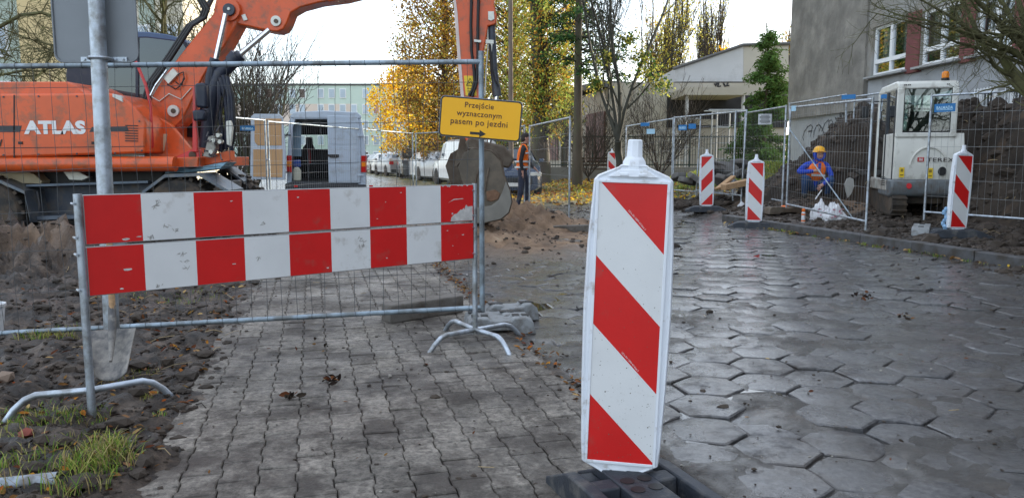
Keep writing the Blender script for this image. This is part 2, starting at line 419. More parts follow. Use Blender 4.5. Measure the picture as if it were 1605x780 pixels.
sub = n.new('ShaderNodeMath'); sub.operation = 'MULTIPLY_ADD'; L.new(sp_.outputs[2], sub.inputs[0]); sub.inputs[1].default_value = -.36; L.new(ro, sub.inputs[2])
ad = n.new('ShaderNodeMath'); ad.operation = 'MAXIMUM'; L.new(sub.outputs[0], ad.inputs[0])
ad2 = n.new('ShaderNodeMath'); ad2.operation = 'MAXIMUM'; L.new(sp_.outputs[0], ad2.inputs[0]); L.new(sp_.outputs[1], ad2.inputs[1])
ml = n.new('ShaderNodeMath'); ml.operation = 'MULTIPLY'; L.new(ad2.outputs[0], ml.inputs[0]); ml.inputs[1].default_value = .85; L.new(ml.outputs[0], ad.inputs[1])
L.new(ad.outputs[0], b.inputs['Roughness'])
fm = n.new('ShaderNodeMath'); fm.operation = 'MULTIPLY'; L.new(mrange(nz(2.6, 8, .7), .40, .58, .0, .65), fm.inputs[0]); L.new(sp_.outputs[2], fm.inputs[1]); L.new(fm.outputs[0], b.inputs['Coat Weight']); b.inputs['Coat Roughness'].default_value = .26
bp = n.new('ShaderNodeBump'); bp.inputs['Strength'].default_value = 1.0; bp.inputs['Distance'].default_value = .04
L.new(nz(22, 8, .7), bp.inputs['Height']); L.new(bp.outputs[0], b.inputs['Normal'])
me.materials.append(gm)
ground = bpy.data.objects.new('ground', me); C.objects.link(ground); struct(ground, 'muddy dug up soil with wet patches, leaves and sand heaps')

# ---------------------------------------------------------------- concrete slab materials
def slabmat(name, c_lo, c_hi, dirtc, rough_lo, rough_hi, bumpd, wets, k=.35, bsc=70, da=(.5, .62), film=None):
    m = bpy.data.materials.new(name); m.use_nodes = True
    global n, L, geo
    n = m.node_tree.nodes; L = m.node_tree.links; b = n['Principled BSDF']; geo = n.new('ShaderNodeNewGeometry')
    a = n.new('ShaderNodeAttribute'); a.attribute_name = 'var'
    base = ramp(nz(bsc, 7, .8), (.38, c_lo), (.50, tuple((a + b) / 2 for a, b in zip(c_lo, c_hi))), (.62, c_hi))
    v = mrange(a.outputs['Fac'], 0, 1, 1 - k, 1 + k)
    cc = n.new('ShaderNodeCombineColor'); [L.new(v, cc.inputs[i]) for i in range(3)]
    x = n.new('ShaderNodeMix'); x.data_type = 'RGBA'; x.blend_type = 'MULTIPLY'; x.inputs[0].default_value = 1; L.new(base, x.inputs[6]); L.new(cc.outputs[0], x.inputs[7])
    f = mrange(nz(2.4, 9, .72), da[0], da[1], 0, .85)
    d2 = ramp(nz(30, 5, .7), (.3, tuple(c * .55 for c in dirtc)), (.7, dirtc))
    cur = mixc(f, x.outputs[2], d2)
    blot = mrange(nz(1.1, 4, .6), .35, .65, .72, 1.18)     # large stains
    c4 = n.new('ShaderNodeCombineColor'); [L.new(blot, c4.inputs[i]) for i in range(3)]
    x2 = n.new('ShaderNodeMix'); x2.data_type = 'RGBA'; x2.blend_type = 'MULTIPLY'; x2.inputs[0].default_value = 1; L.new(cur, x2.inputs[6]); L.new(c4.outputs[0], x2.inputs[7])
    L.new(x2.outputs[2], b.inputs['Base Color'])
    r_ = mrange(nz(wets, 8, .7), .40, .60, rough_lo, rough_hi); L.new(r_, b.inputs['Roughness'])
    bp = n.new('ShaderNodeBump'); bp.inputs['Strength'].default_value = .9; bp.inputs['Distance'].default_value = bumpd
    L.new(nz(bsc * .55, 9, .75), bp.inputs['Height']); L.new(bp.outputs[0], b.inputs['Normal'])
    if film:      # film of rain water lying on the slabs
        L.new(mrange(nz(2.6, 9, .75), *film[:4]), b.inputs['Coat Weight']); b.inputs['Coat Roughness'].default_value = film[4]; b.inputs['Coat IOR'].default_value = 1.45
        b3 = n.new('ShaderNodeBump'); b3.inputs['Strength'].default_value = .8; b3.inputs['Distance'].default_value = .005; L.new(nz(14, 8, .75), b3.inputs['Height']); L.new(b3.outputs[0], b.inputs['Coat Normal'])
    return m
m_hex = slabmat('wet worn hexagonal concrete', (.014, .015, .019), (.105, .102, .103), (.040, .030, .023), .22, .60, .018, 3.2, .28, 30, (.47, .60), film=(.37, .50, .0, 1.0, .08))
m_beh = slabmat('damp grey concrete block', (.064, .055, .046), (.275, .245, .208), (.045, .033, .025), .34, .80, .016, 1.8, .26, 34, (.46, .58))

# ---------------------------------------------------------------- road of hexagonal slabs
rng = random.Random(4)
mb = MB(); a_ = .2; pt = math.sqrt(3) * a_; ps = 1.5 * a_
row = 0; s = -.8
while s < 24:
    t = T_RD0 + .19 + (pt / 2 if row % 2 else 0)
    while t < T_KERB - .1:
        cx, cy = t, s
        p = ts(cx, cy)
        if -3 < p.x < 22 and p.y > .8 and not (s > 17 and cx < 1.9 + (s - 17) * .3):
            tilt = (rng.gauss(0, .013), rng.gauss(0, .013)); dz = rng.gauss(0, .0045); rot = rng.gauss(0, .03); var = min(1, max(0, rng.gauss(.5, .22)))
            worn = rng.uniform(.010, .02)
            dm = rng.uniform(.1, .8); vs = [(0, 0, .006 * dm)]
            for (fr, zz, nn_) in ((.60, .002 * dm, 12), (.945, -.0012 * dm, 12), (.985, -.006, 12), (1.003, -.05, 12)):
                for k in range(12):
                    an = math.pi / 6 * k + math.pi / 6 + rot
                    rad = a_ * (1 if k % 2 == 0 else .866)
                    if fr > .9: rad *= 1 - (rng.uniform(0, .05) if k % 2 == 0 else rng.uniform(0, .018))
                    rr = rad * fr * .996
                    vs.append((rr * math.cos(an), rr * math.sin(an), zz - (worn if fr > .9 else 0) * .2 * (k % 2 == 0) + rng.gauss(0, .0010 if fr < .99 else .0)))
            out = []
            for (x, y, z) in vs:
                q = ts(cx + x, cy + y); out.append((q.x, q.y, z + dz + x * tilt[0] + y * tilt[1]))
            fs = [(0, 1 + k, 1 + (k + 1) % 12) for k in range(12)]
            for r_ in range(3):
                o = 1 + 12 * r_
                fs += [(o + k, o + 12 + k, o + 12 + (k + 1) % 12, o + (k + 1) % 12) for k in range(12)]
            mb.add(out, fs, 0, var)
        t += pt
    row += 1; s += ps
road = mb.build('road', m_hex, smooth=13, recalc=False); struct(road, 'wet road of worn hexagonal concrete slabs')

# ---------------------------------------------------------------- footway of notched concrete blocks
mb = MB(); pitch = .1445; Lb = .2; w1 = .0770; w2 = .0670; gap = .0020
ncol = int((T_RD0 - T_SW0) / pitch)
rng = random.Random(9)
for ci in range(ncol):
    tc = T_SW0 + .08 + ci * pitch
    s = -.9 + (Lb / 2 if ci % 2 else 0)
    while s < 11:
        dz = rng.gauss(0, .0018); var = min(1, max(0, rng.gauss(.5, .25))); tl = (rng.gauss(0, .012), rng.gauss(0, .010)); ro = rng.gauss(0, .008)
        p = ts(tc, s)
        if p.y < .8: s += Lb; continue
        def ringp(sh, z):
            W1 = w1 - sh; W2 = w2 - sh; h = Lb / 2 - sh
            r_ = [(-W1, -h), (0, -h), (W1, -h), (W1, -.055), (W2, -.035), (W2, .035), (W1, .055), (W1, h), (0, h), (-W1, h), (-W1, .055), (-W2, .035), (-W2, -.035), (-W1, -.055)]
            return [(x, y, z) for x, y in r_]
        vs = ringp(gap + .005, .012) + ringp(gap, .007) + ringp(gap, -.05)
        out = []
        for (x, y, z) in vs:
            q = ts(tc + x - y * ro, s + y + x * ro); out.append((q.x, q.y, z + dz + x * tl[0] + y * tl[1]))
        N = 14
        fs = [(0, 1, 12, 13), (1, 2, 3, 4), (1, 4, 5, 12), ]
        fs = [tuple(range(N))]
        for k in range(2):
            fs += [(k * N + i, (k + 1) * N + i, (k + 1) * N + (i + 1) % N, k * N + (i + 1) % N) for i in range(N)]
        mb.add(out, fs, 0, var); s += Lb
pav = mb.build('pavement', m_beh, recalc=False); struct(pav, 'footway of grey interlocking concrete blocks')
# make n-gons safe
bm = bmesh.new(); bm.from_mesh(pav.data); bmesh.ops.triangulate(bm, faces=[f for f in bm.faces if len(f.verts) > 4]); bm.to_mesh(pav.data); bm.free()

# ---------------------------------------------------------------- kerb, in one metre stones
m_kerb = M('dark wet kerb concrete', (.075, .075, .078), .6, 0, .25, 6, 1.2, 80, dirt=(.045, .036, .028), da=.5, ds=5, rvar=.2, pos=True)
mb = MB(); s = -.5; rk = random.Random(2)
while s < S_KERB_END - .2:
    e = min(s + .99, S_KERB_END)
    c = ts(T_KERB + .075 + rk.gauss(0, .004), (s + e) / 2, .0 + rk.gauss(0, .004))
    mb.box(c, (.15, e - s, .25), (0, rk.gauss(0, .015), math.atan2(.25, .968)))
    s += 1.0
kerb = mb.build('kerb', m_kerb, bevel=.012); struct(kerb, 'dark concrete kerb along the wet road')

# ---------------------------------------------------------------- puddles
m_pud = M('puddle water', (.035, .032, .028), .03, 0, 0, spec=.9)
def blob(cx, cy, rx, ry, z, rot, seed, n_=22):
    rr = random.Random(seed); vs = []
    ph = [rr.uniform(0, 6.28) for _ in range(4)]
    for k in range(n_):
        a = 2 * math.pi * k / n_; q = 1 + .25 * math.sin(2 * a + ph[0]) + .2 * math.sin(3 * a + ph[1]) + .12 * math.sin(5 * a + ph[2])
        x, y = rx * q * math.cos(a), ry * q * math.sin(a)
        vs.append((cx + x * math.cos(rot) - y * math.sin(rot), cy + x * math.sin(rot) + y * math.cos(rot), z))
    return vs
mb = MB()
for i, (px, py, rx, ry) in enumerate([(1180, 616, .15, .06), (1098, 668, .13, .07), (1085, 440, .25, .2), (1130, 400, .4, .3),
                                      (860, 470, .25, .15), (1010, 560, .12, .07), (1240, 360, .5, .35), (1080, 350, .7, .5), (1000, 345, .6, .6)]):
    p = gr(px, py); vs = blob(p.x, p.y, rx * 1.5, ry * 1.6, -.004, .25 + i, i)
    mb.add(vs, [tuple(range(len(vs)))])
pud = mb.build('puddle_water', m_pud, recalc=False); struct(pud, 'shallow puddles lying in the joints of the wet road')

# ---------------------------------------------------------------- soil clods, leaves, stones, grass
m_clod = M('soil clod', (.045, .033, .024), .8, 0, .45, 2.5, 2.0, 60, pos=True, rvar=.25)
ico = bmesh.new(); bmesh.ops.create_icosphere(ico, subdivisions=1, radius=1); IV = [v.co.copy() for v in ico.verts]; IF = [tuple(v.index for v in f.verts) for f in ico.faces]; ico.free()
def lump(mb, p, r, rr, flat=.6, mi=0):
    q = Euler((rr.uniform(0, 6), rr.uniform(0, 6), rr.uniform(0, 6))).to_matrix(); sx, sy = rr.uniform(.7, 1.3), rr.uniform(.6, 1.2)
    vs = []
    for v in IV:
        u = q @ v; k = rr.uniform(.7, 1.15); vs.append((p[0] + u.x * r * sx * k, p[1] + u.y * r * sy * k, p[2] + u.z * r * flat * k))
    mb.add(vs, IF, mi)
rr = random.Random(11); mb = MB(); cnt = 0
while cnt < 9500:
    zone = rr.random()
    if zone < .55:      # left soil
        y = 2.2 * (13 / 2.2) ** rr.random(); t = T_SW0 - abs(rr.gauss(0, 1)) * (.4 + .35 * y) + .12; p = ts(t, 0); s_ = (y - TD.y * t) / SD.y; q = ts(t, s_)
    elif zone < .85:    # right construction strip
        t = T_KERB + .2 + abs(rr.gauss(0, 1.6)); s_ = rr.uniform(4, 20); q = ts(t, s_)
    elif zone < .93:
        q = Vector((rr.gauss(-.1, 1.4), rr.gauss(12, 1.6), 0))
    else:
        q = Vector((rr.uniform(-1, 7), rr.uniform(16, 20), 0))
    if abs(q.x) > .72 * q.y + .5: continue
    r_ = min(.08, rr.lognormvariate(-4.45, .72)) * (.75 + q.y * .035)
    lump(mb, (q.x, q.y, gzf(q.x, q.y) + r_ * .2) if cnt % 1 == 0 else q, r_, rr); cnt += 1
for k in range(3200):      # crumbs of mud carried onto the paving
    y = 2.3 * (17 / 2.3) ** rr.random(); t = rr.uniform(-.6, 7.6); s_ = (y - TD.y * t) / SD.y; q = ts(t, s_)
    if fbm(q.x, q.y, .8, 91) < .42 and rr.random() < .8: continue
    r_ = min(.03, rr.lognormvariate(-5.6, .6)) * (1 + y * .06); lump(mb, (q.x, q.y, .006 if t > T_RD0 else .013), r_, rr, .5)
clods = mb.build('soil_clods', m_clod, recalc=False); tag(clods, 'dark crumbly lumps of wet soil scattered on the dug ground', 'soil clods', kind='stuff')
# leaves
lm = [leafmat('brown leaf', (.16, .07, .03), .2), leafmat('tan leaf', (.34, .20, .10), .2), leafmat('orange leaf', (.36, .12, .03), .25), leafmat('yellow leaf', (.55, .33, .05), .3), leafmat('black wet leaf', (.03, .022, .018), .1)]
def leafq(mb, p, r, rr, mi, flat=.35):
    q = Euler((rr.gauss(0, flat), rr.gauss(0, flat), rr.uniform(0, 6.28))).to_matrix()
    pts = [(-.1, -1, 0), (.45, -.35, .18), (.38, .45, .2), (0, 1.05, .05), (-.4, .4, .15), (-.42, -.4, .22)]
    mb.add([Vector(p) + q @ (Vector(v) * r) for v in pts], [(0, 1, 2, 3), (0, 3, 4, 5)], mi)
mb = MB(); rr = random.Random(12)
for i in range(900):     # left strip
    y = 2.3 * (9 / 2.3) ** rr.random(); t = T_SW0 + .05 - abs(rr.gauss(0, .8)); s_ = (y - TD.y * t) / SD.y; q = ts(t, s_)
    leafq(mb, (q.x, q.y, gzf(q.x, q.y) + .012), rr.uniform(.012, .032), rr, rr.choice([0, 0, 1, 4, 4, 2]))
for i in range(420):     # gutter between footway and road
    t = T_RD0 + rr.gauss(0, .05); s_ = rr.uniform(3.2, 9.5); q = ts(t, s_)
    leafq(mb, (q.x, q.y, .012 + rr.random() * .015), rr.uniform(.012, .028), rr, rr.choice([0, 0, 0, 1, 2, 4, 4]))
for i in range(160):     # kerb foot
    t = T_KERB - abs(rr.gauss(0, .12)); s_ = rr.uniform(3, 13); q = ts(t, s_)
    leafq(mb, (q.x, q.y, .015), rr.uniform(.015, .04), rr, rr.choice([0, 1, 1, 3, 4]))
for i in range(260):     # stray on footway and road
    t = rr.uniform(-.5, 7.4); s_ = 1.5 * (14 / 1.5) ** rr.random() + .5; q = ts(t, s_)
    leafq(mb, (q.x, q.y, .017), rr.uniform(.006, .016), rr, rr.choice([0, 4, 4, 1, 0, 4]))
for (px, py, n_) in ((515, 602, 14), (455, 628, 14), (500, 545, 6), (1350, 468, 20), (1420, 502, 8)):
    for i in range(n_):
        p = gr(px + rr.gauss(0, 9), py + rr.gauss(0, 3)); leafq(mb, (p.x, p.y, .02 + rr.random() * .015), rr.uniform(.01, .03), rr, rr.choice([0, 4, 4]), .8)
for i in range(5200):    # verge beyond the bend
    y = rr.uniform(19.5, 34); x = rr.uniform(-1.4 - (y - 20) * .1, 9); leafq(mb, (x, y, gzf(x, y) + .03), rr.uniform(.04, .08), rr, rr.choice([1, 3, 3, 2, 0, 3]), .5)
lv = mb.build('fallen_leaves', lm, recalc=False); tag(lv, 'brown, orange and yellow fallen leaves scattered on the ground', 'fallen leaves', kind='stuff')
# small stones and crumbs
m_st = M('small stones', (.26, .24, .21), .8, 0, .4, 3, .6, 50, pos=True)
mb = MB(); rr = random.Random(13)
for i in range(420):
    y = 2.4 * (12 / 2.4) ** rr.random()
    x = rr.uniform(-.75 * y, .6 * y); r_ = rr.lognormvariate(-5.25, .45)
    t = x * .968 + y * .25
    if t > T_SW0 and rr.random() < .55: continue
    z = .014 if t > T_SW0 else gzf(x, y)
    lump(mb, (x, y, z + r_ * .3), r_, rr, .7)
st_ = mb.build('pebbles', m_st, recalc=False); tag(st_, 'pale small pebbles and concrete crumbs strewn over the ground', 'pebbles', kind='stuff')
# grass
gms = [leafmat('grass green', (.13, .21, .035), .35), leafmat('grass yellow', (.30, .31, .07), .35), leafmat('dry grass', (.33, .25, .12), .2)]
def tuft(mb, cx, cy, rad, cnt, hgt, rr, mis=(0, 0, 1, 1, 2, 2), wd=.0018):
    for i in range(cnt):
        a = rr.uniform(0, 6.28); d = rad * math.sqrt(rr.random()); x = cx + d * math.cos(a); y = cy + d * math.sin(a); z = gzf(x, y) - .005
        h = hgt * rr.uniform(.45, 1.15); la_ = rr.uniform(0, 6.28); bend = h * rr.uniform(.3, 1.1); wv = wd * rr.uniform(.7, 1.4)
        dx, dy = math.cos(la_), math.sin(la_); px_, py_ = -dy * wv, dx * wv
        vs = []
        for (k, ww) in ((0, 1), (.4, .9), (.75, .6), (1, .05)):
            zz = z + h * math.sin(k * 1.35) * .95; ox = bend * k * k
            vs += [(x + dx * ox - px_ * ww, y + dy * ox - py_ * ww, zz), (x + dx * ox + px_ * ww, y + dy * ox + py_ * ww, zz)]
        mb.add(vs, [(0, 1, 3, 2), (2, 3, 5, 4), (4, 5, 7, 6)], rr.choice(mis))
mb = MB(); rr = random.Random(14)
for (px, py, rad, cnt, h) in ((155, 738, .12, 170, .085), (125, 775, .13, 120, .08), (40, 738, .12, 60, .07), (172, 716, .10, 110, .075), (75, 712, .10, 50, .06), (20, 690, .12, 60, .05),
                              (60, 665, .16, 150, .05), (130, 655, .12, 90, .05), (25, 655, .12, 80, .05), (95, 530, .18, 150, .07), (60, 533, .15, 90, .06), (235, 628, .05, 25, .03), (250, 655, .04, 20, .03),
                              (300, 470, .3, 90, .05), (230, 455, .3, 80, .05), (200, 470, .2, 50, .04), (185, 600, .1, 25, .05), (220, 585, .1, 35, .04), (20, 778, .1, 30, .08), (190, 748, .08, 70, .08), (118, 745, .10, 70, .08), (150, 690, .1, 40, .04), (60, 640, .12, 40, .035)):
    p = gr(px, py); tuft(mb, p.x, p.y, rad, int(cnt * 1.3), h, rr)
for i in range(40):
    t = T_KERB - rr.uniform(.02, .1); q = ts(t, rr.uniform(3.5, 12)); tuft(mb, q.x, q.y, .06, 14, .05, rr, (0, 1, 0, 2), .004)
for i in range(90):      # right side weeds under the fence
    p = gr(rr.uniform(1575, 1640), rr.uniform(352, 364)); tuft(mb, p.x, p.y, .2, 12, .1, rr, (0, 1, 0), .006)
for i in range(700):     # sunlit grass slope
    x = rr.gauss(7.4, 1.5); y = rr.uniform(20.5, 25.5); tuft(mb, x, y, .25, 9, .16, rr, (1, 0, 1), .012)
for i in range(350):
    y = rr.uniform(20.5, 32); x = rr.uniform(1, 8); tuft(mb, x, y, .3, 7, .10, rr, (1, 0, 2), .012)
gs = mb.build('grass', gms, recalc=False); tag(gs, 'thin green and yellow grass tufts growing from the soil', 'grass', kind='stuff')
# ================================================================ buildings
def wall_grid(mb, o, ud, Lw, z0, z1, holes, th=.3, mi=0, nd=None):
    """wall in the plane through o along ud, holes = (a0,a1,z0,z1); real openings with reveals"""
    o = Vector(o); ud = Vector(ud).normalized(); nd = nd or Vector((-ud.y, ud.x, 0))     # nd = into the building
    A = sorted({0, Lw, *[h[0] for h in holes], *[h[1] for h in holes]}); Z = sorted({z0, z1, *[h[2] for h in holes], *[h[3] for h in holes]})
    def P(a, z, d=0): return o + ud * a + Vector((0, 0, z)) + nd * d
    for i in range(len(A) - 1):
        for j in range(len(Z) - 1):
            am, zm = (A[i] + A[i + 1]) / 2, (Z[j] + Z[j + 1]) / 2
            if any(h[0] < am < h[1] and h[2] < zm < h[3] for h in holes): continue
            mb.add([P(A[i], Z[j]), P(A[i + 1], Z[j]), P(A[i + 1], Z[j + 1]), P(A[i], Z[j + 1])], [(0, 1, 2, 3)], mi)
    for (a0, a1, b0, b1) in holes:
        mb.add([P(a0, b0), P(a1, b0), P(a1, b1), P(a0, b1), P(a0, b0, th), P(a1, b0, th), P(a1, b1, th), P(a0, b1, th)],
               [(0, 1, 5, 4), (1, 2, 6, 5), (2, 3, 7, 6), (3, 0, 4, 7)], mi)
    return P
def bar(mb, P, a0, a1, z0, z1, d0, d1, mi=0):
    c = [P(a, z, d) for a in (a0, a1) for z in (z0, z1) for d in (d0, d1)]
    mb.add(c, [(0, 1, 3, 2), (4, 6, 7, 5), (0, 4, 5, 1), (2, 3, 7, 6), (0, 2, 6, 4), (1, 5, 7, 3)], mi)

# ---- school on the right: rough stucco, red piers, white windows
stucco = M('rough grey stucco', (.235, .22, .195), .95, 0, .30, 1.1, 8.0, 5, pos=True, dirt=(.15, .14, .125), da=.6, ds=1.2)
plaster = M('patched smooth plaster', (.27, .265, .25), .9, 0, .14, 1.3, .8, 12, pos=True, dirt=(.21, .185, .15), da=.55, ds=.9)
plaster_l = M('light grey plinth plaster', (.36, .375, .39), .9, 0, .12, .9, .8, 14, pos=True, dirt=(.26, .26, .26), da=.4, ds=1.1)
redpier = M('dull red painted pier', (.16, .052, .050), .85, 0, .15, 3, .8, 20, pos=True)
wframe = M('white window frame', (.74, .75, .75), .45, 0, .04, 4)
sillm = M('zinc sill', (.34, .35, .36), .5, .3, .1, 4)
recess_dark = M('recess shade', (.025, .025, .027), .9, 0, .3, 2)
curtain = M('net curtain', (.66, .66, .63), .9, 0, .15, 3, stretch=(14, 14, 1))
curtain2 = M('room wall', (.38, .38, .35), .9, 0, .4, 1.2)
FO = Vector((9.0, 25.5, 0)); FU = Vector((.0315, -1, 0)).normalized(); FN = Vector((1, .0315, 0)).normalized()
def fac(px, py):        # where a sight line meets the facade
    d = ray(px, py); o = Vector((0, 0, CH)); t = (FO - o).dot(FN) / d.dot(FN); p = o + d * t
    return (p - FO).dot(FU), p.z
school = thing('school_building', 'tall grey stucco building with dull red piers between its white windows', 'building', (9.0, 25.5, 0))
LW = 38
a_w = [(fac(1363, 90)[0], fac(1416.5, 90)[0]), (fac(1438, 90)[0], fac(1499.5, 90)[0]), (fac(1524.5, 60)[0], fac(1583, 60)[0])]
step = a_w[1][0] - a_w[0][0]
print('windows', a_w, step)
while a_w[-1][1] + step < LW - 1: a_w.append((a_w[-1][0] + step, a_w[-1][1] + step))
WZ0, WZ1 = 3.27, 4.50
holes_w = [(a0, a1, z, z + WZ1 - WZ0) for (a0, a1) in a_w for z in (WZ0, WZ0 + 3.0)]
hb = []
b1, b2 = (fac(1530.5, 160)[0], fac(1546, 160)[0]), (fac(1579, 160)[0], fac(1598.5, 160)[0])
hb = [(b1[0], b1[1] + .05, 1.98, 2.5), (b2[0], b2[1], 1.95, 2.52)]
k = 1
while b2[1] + k * 2.6 < LW - 1: hb.append((b2[0] + k * 2.6, b2[1] + k * 2.6, 1.95, 2.52)); k += 1
a_gab = fac(1355, 100)[0]
H_S = 9.0
mb = MB()
P = wall_grid(mb, FO, FU, a_gab, 2.45, H_S, [], .1, 0)                                            # rough stucco field
mb_p = MB(); Pp = wall_grid(mb_p, FO + FN * .06 + FU * a_gab, FU, LW - a_gab, 3.2, H_S, [(a - a_gab, b_ - a_gab, c, d) for a, b_, c, d in holes_w], .35, 0)
mb_l = MB(); Pl = wall_grid(mb_l, FO + FN * .12, FU, LW, -.5, 3.2, hb, .35, 0)
bar(mb_l, Pl, 0, LW, 3.2, 3.21, 0, .01)
# rough stucco gets true thickness and an underside lip, then ends of the block, roof
bar(mb, P, 0, a_gab, 2.451, H_S, .002, .13)
E = FO + FU * LW
mb.prism([FO + FN * .13, FO + FN * 14, FO + FN * 14 - Vector((0, .3, 0)), FO + FN * .13 - Vector((0, .3, 0))], (0, 0, H_S))
mb.prism([E + FN * .13, E + FN * 14, E + FN * 14 + Vector((0, .3, 0)), E + FN * .13 + Vector((0, .3, 0))], (0, 0, H_S))
mb.prism([FO + FN * 14, E + FN * 14, E + FN * 14.3, FO + FN * 14.3], (0, 0, H_S))
sw = mb.build('stucco_wall', stucco, school, recalc=True)
mb_p.build('upper_wall', plaster, school, recalc=False); mb_l.build('plinth_wall', plaster_l, school, recalc=False)
mb = MB(); q = [FO - FN * .15 - FU * .15, E - FN * .15, E + FN * 14.4, FO + FN * 14.4]
mb.prism([v + Vector((0, 0, H_S)) for v in q], (0, 0, .3)); mb.build('roof', sillm, school)
# piers between windows
for i in range(-1, len(a_w) - 1):
    if i < 0: continue
    a0, a1 = a_w[i][1], a_w[i + 1][0]
    for zq in (0, 3.0): m_ = MB(); bar(m_, P, a0 + .02, a1 - .02, WZ0 - .10 + zq, WZ1 + .05 + zq, .03, .30); m_.build('pier', redpier, school)
rw = random.Random(5)
def window(P, a0, a1, z0, z1, root, full=True):
    f = MB(); d0, d1 = .12, .18
    W = a1 - a0; H = z1 - z0
    for (x0, x1, y0, y1) in ((a0, a0 + .07, z0, z1), (a1 - .07, a1, z0, z1), (a0 + .07, a1 - .07, z0, z0 + .08), (a0 + .07, a1 - .07, z1 - .07, z1)):
        bar(f, P, x0, x1, y0, y1, d0, d1)
    tz = z0 + .36 * 1.0
    bar(f, P, a0 + .07, a1 - .07, tz - .05, tz + .05, d0 - .01, d1 - .002)
    for k in (1 / 3, 2 / 3) if W > 1.9 else (.5,):
        bar(f, P, a0 + W * k - .055, a0 + W * k + .055, tz + .05, z1 - .07, d0 - .012, d1 - .004)
    bar(f, P, a0 + W * .5 - .04, a0 + W * .5 + .04, z0 + .08, tz - .05, d0 - .008, d1 - .003)
    fo = f.build('window', wframe, root, recalc=True)
    g = MB(); g.add([P(a0 + .05, z0 + .05, .155), P(a1 - .05, z0 + .05, .155), P(a1 - .05, z1 - .05, .155), P(a0 + .05, z1 - .05, .155)], [(0, 1, 2, 3)]); g.build('pane', glass_win, fo, recalc=False)
    c = MB()
    for (x0, x1) in ((a0 + .08, a0 + W * rw.uniform(.25, .4)), (a1 - W * rw.uniform(.2, .4), a1 - .08)):
        n_ = 10
        for i in range(n_):
            xa = x0 + (x1 - x0) * i / n_; xb = x0 + (x1 - x0) * (i + 1) / n_; da_ = .30 + (.03 if i % 2 else 0); db = .30 + (0 if i % 2 else .03)
            c.add([P(xa, z0 + .3, da_), P(xb, z0 + .3, db), P(xb, z1 - .05, db), P(xa, z1 - .05, da_)], [(0, 1, 2, 3)])
    c.build('curtain', curtain, fo, recalc=False)
    r_ = MB(); bar(r_, P, a0 - .1, a1 + .1, z0 - .2, z1 + .1, .9, .95); r_.build('room_wall', curtain2, fo)
    sm = MB(); bar(sm, P, a0 - .12, a1 + .10, z0 - .05, z0 - .003, -.09, .13); sm.build('sill', sillm, fo)
for (a0, a1) in a_w[:5]:
    window(P, a0, a1, WZ0, WZ1, school)
for (a0, a1) in a_w[:5]:
    window(P, a0, a1, WZ0 + 3, WZ1 + 3, school)
for (a0, a1, z0, z1) in holes_w:
    if z0 > 9 or a0 > a_w[4][1]:
        g = MB(); g.add([P(a0, z0, .2), P(a1, z0, .2), P(a1, z1, .2), P(a0, z1, .2)], [(0, 1, 2, 3)]); g.build('window', M('dark pane', (.05, .06, .07), .08, 0, 0) if 'dark pane' not in bpy.data.materials else bpy.data.materials['dark pane'], school, recalc=False)
dpane = bpy.data.materials['dark pane']
for (a0, a1, z0, z1) in hb:
    f = MB(); bar(f, Pl, a0 - .1, a1 + .1, z0 - .1, z0, -.03, .1); bar(f, Pl, a0 - .1, a0, z0, z1, -.012, .1); bar(f, Pl, a1, a1 + .1, z0, z1, -.012, .1); bar(f, Pl, a0 - .1, a1 + .1, z1, z1 + .06, -.02, .1)
    fo = f.build('basement_window', wframe, school)
    g = MB(); g.add([Pl(a0, z0, .12), Pl(a1, z0, .12), Pl(a1, z1, .12), Pl(a0, z1, .12)], [(0, 1, 2, 3)]); g.build('pane', dpane, fo, recalc=False)
    g = MB()
    n_ = 7
    for i in range(n_ + 1): a = a0 - .16 + (a1 - a0 + .32) * i / n_; g.cyl(Pl(a, z0 - .12, -.07), Pl(a, z1 + .1, -.07), .008, n=5)
    for z in (z0 - .1, (z0 + z1) / 2, z1 + .07): g.cyl(Pl(a0 - .18, z, -.07), Pl(a1 + .18, z, -.07), .009, n=5)
    g.build('grille', wframe, fo)
# graffiti on the plinth: thin painted strokes
m_graf = M('black spray paint', (.03, .03, .035), .6, 0, 0)
g = MB()
def stroke(pts, r=.020):
    q = []
    for (x, y) in pts:
        a, z = fac(x, y); q.append((a, z))
    for i in range(len(q) - 1):
        (a, z), (b_, y) = q[i], q[i + 1]; d = Vector((b_ - a, y - z)); 
        if d.length < 1e-4: continue
        nn_ = Vector((-d.y, d.x)).normalized() * r; e = d.normalized() * r * .6
        g.add([Pl(a - e.x + nn_.x, z - e.y + nn_.y, -.006), Pl(a - e.x - nn_.x, z - e.y - nn_.y, -.006), Pl(b_ + e.x - nn_.x, y + e.y - nn_.y, -.006), Pl(b_ + e.x + nn_.x, y + e.y + nn_.y, -.006)], [(0, 1, 2, 3)])
def z3(pts): return [(1050 + x / 3.714, 160 + y / 3.714) for x, y in pts]
for st in ([(757, 222), (752, 205), (760, 175), (780, 145), (800, 132), (808, 145), (800, 180), (797, 200)], [(783, 172), (806, 168)], [(815, 205), (818, 170), (830, 140), (846, 132), (856, 142), (846, 170)],
           [(846, 132), (862, 150), (872, 175), (866, 195)], [(862, 170), (880, 125), (900, 104), (905, 120), (898, 150)], [(900, 112), (918, 104), (926, 122), (918, 150)],
           [(940, 92), (946, 110), (955, 92), (962, 108), (972, 80)], [(968, 62), (966, 95)], [(974, 95), (978, 70), (990, 60), (986, 90)], [(950, 140), (952, 125), (968, 120), (972, 135)]):
    stroke(z3(st))
g.build('graffiti', m_graf, school, recalc=False)

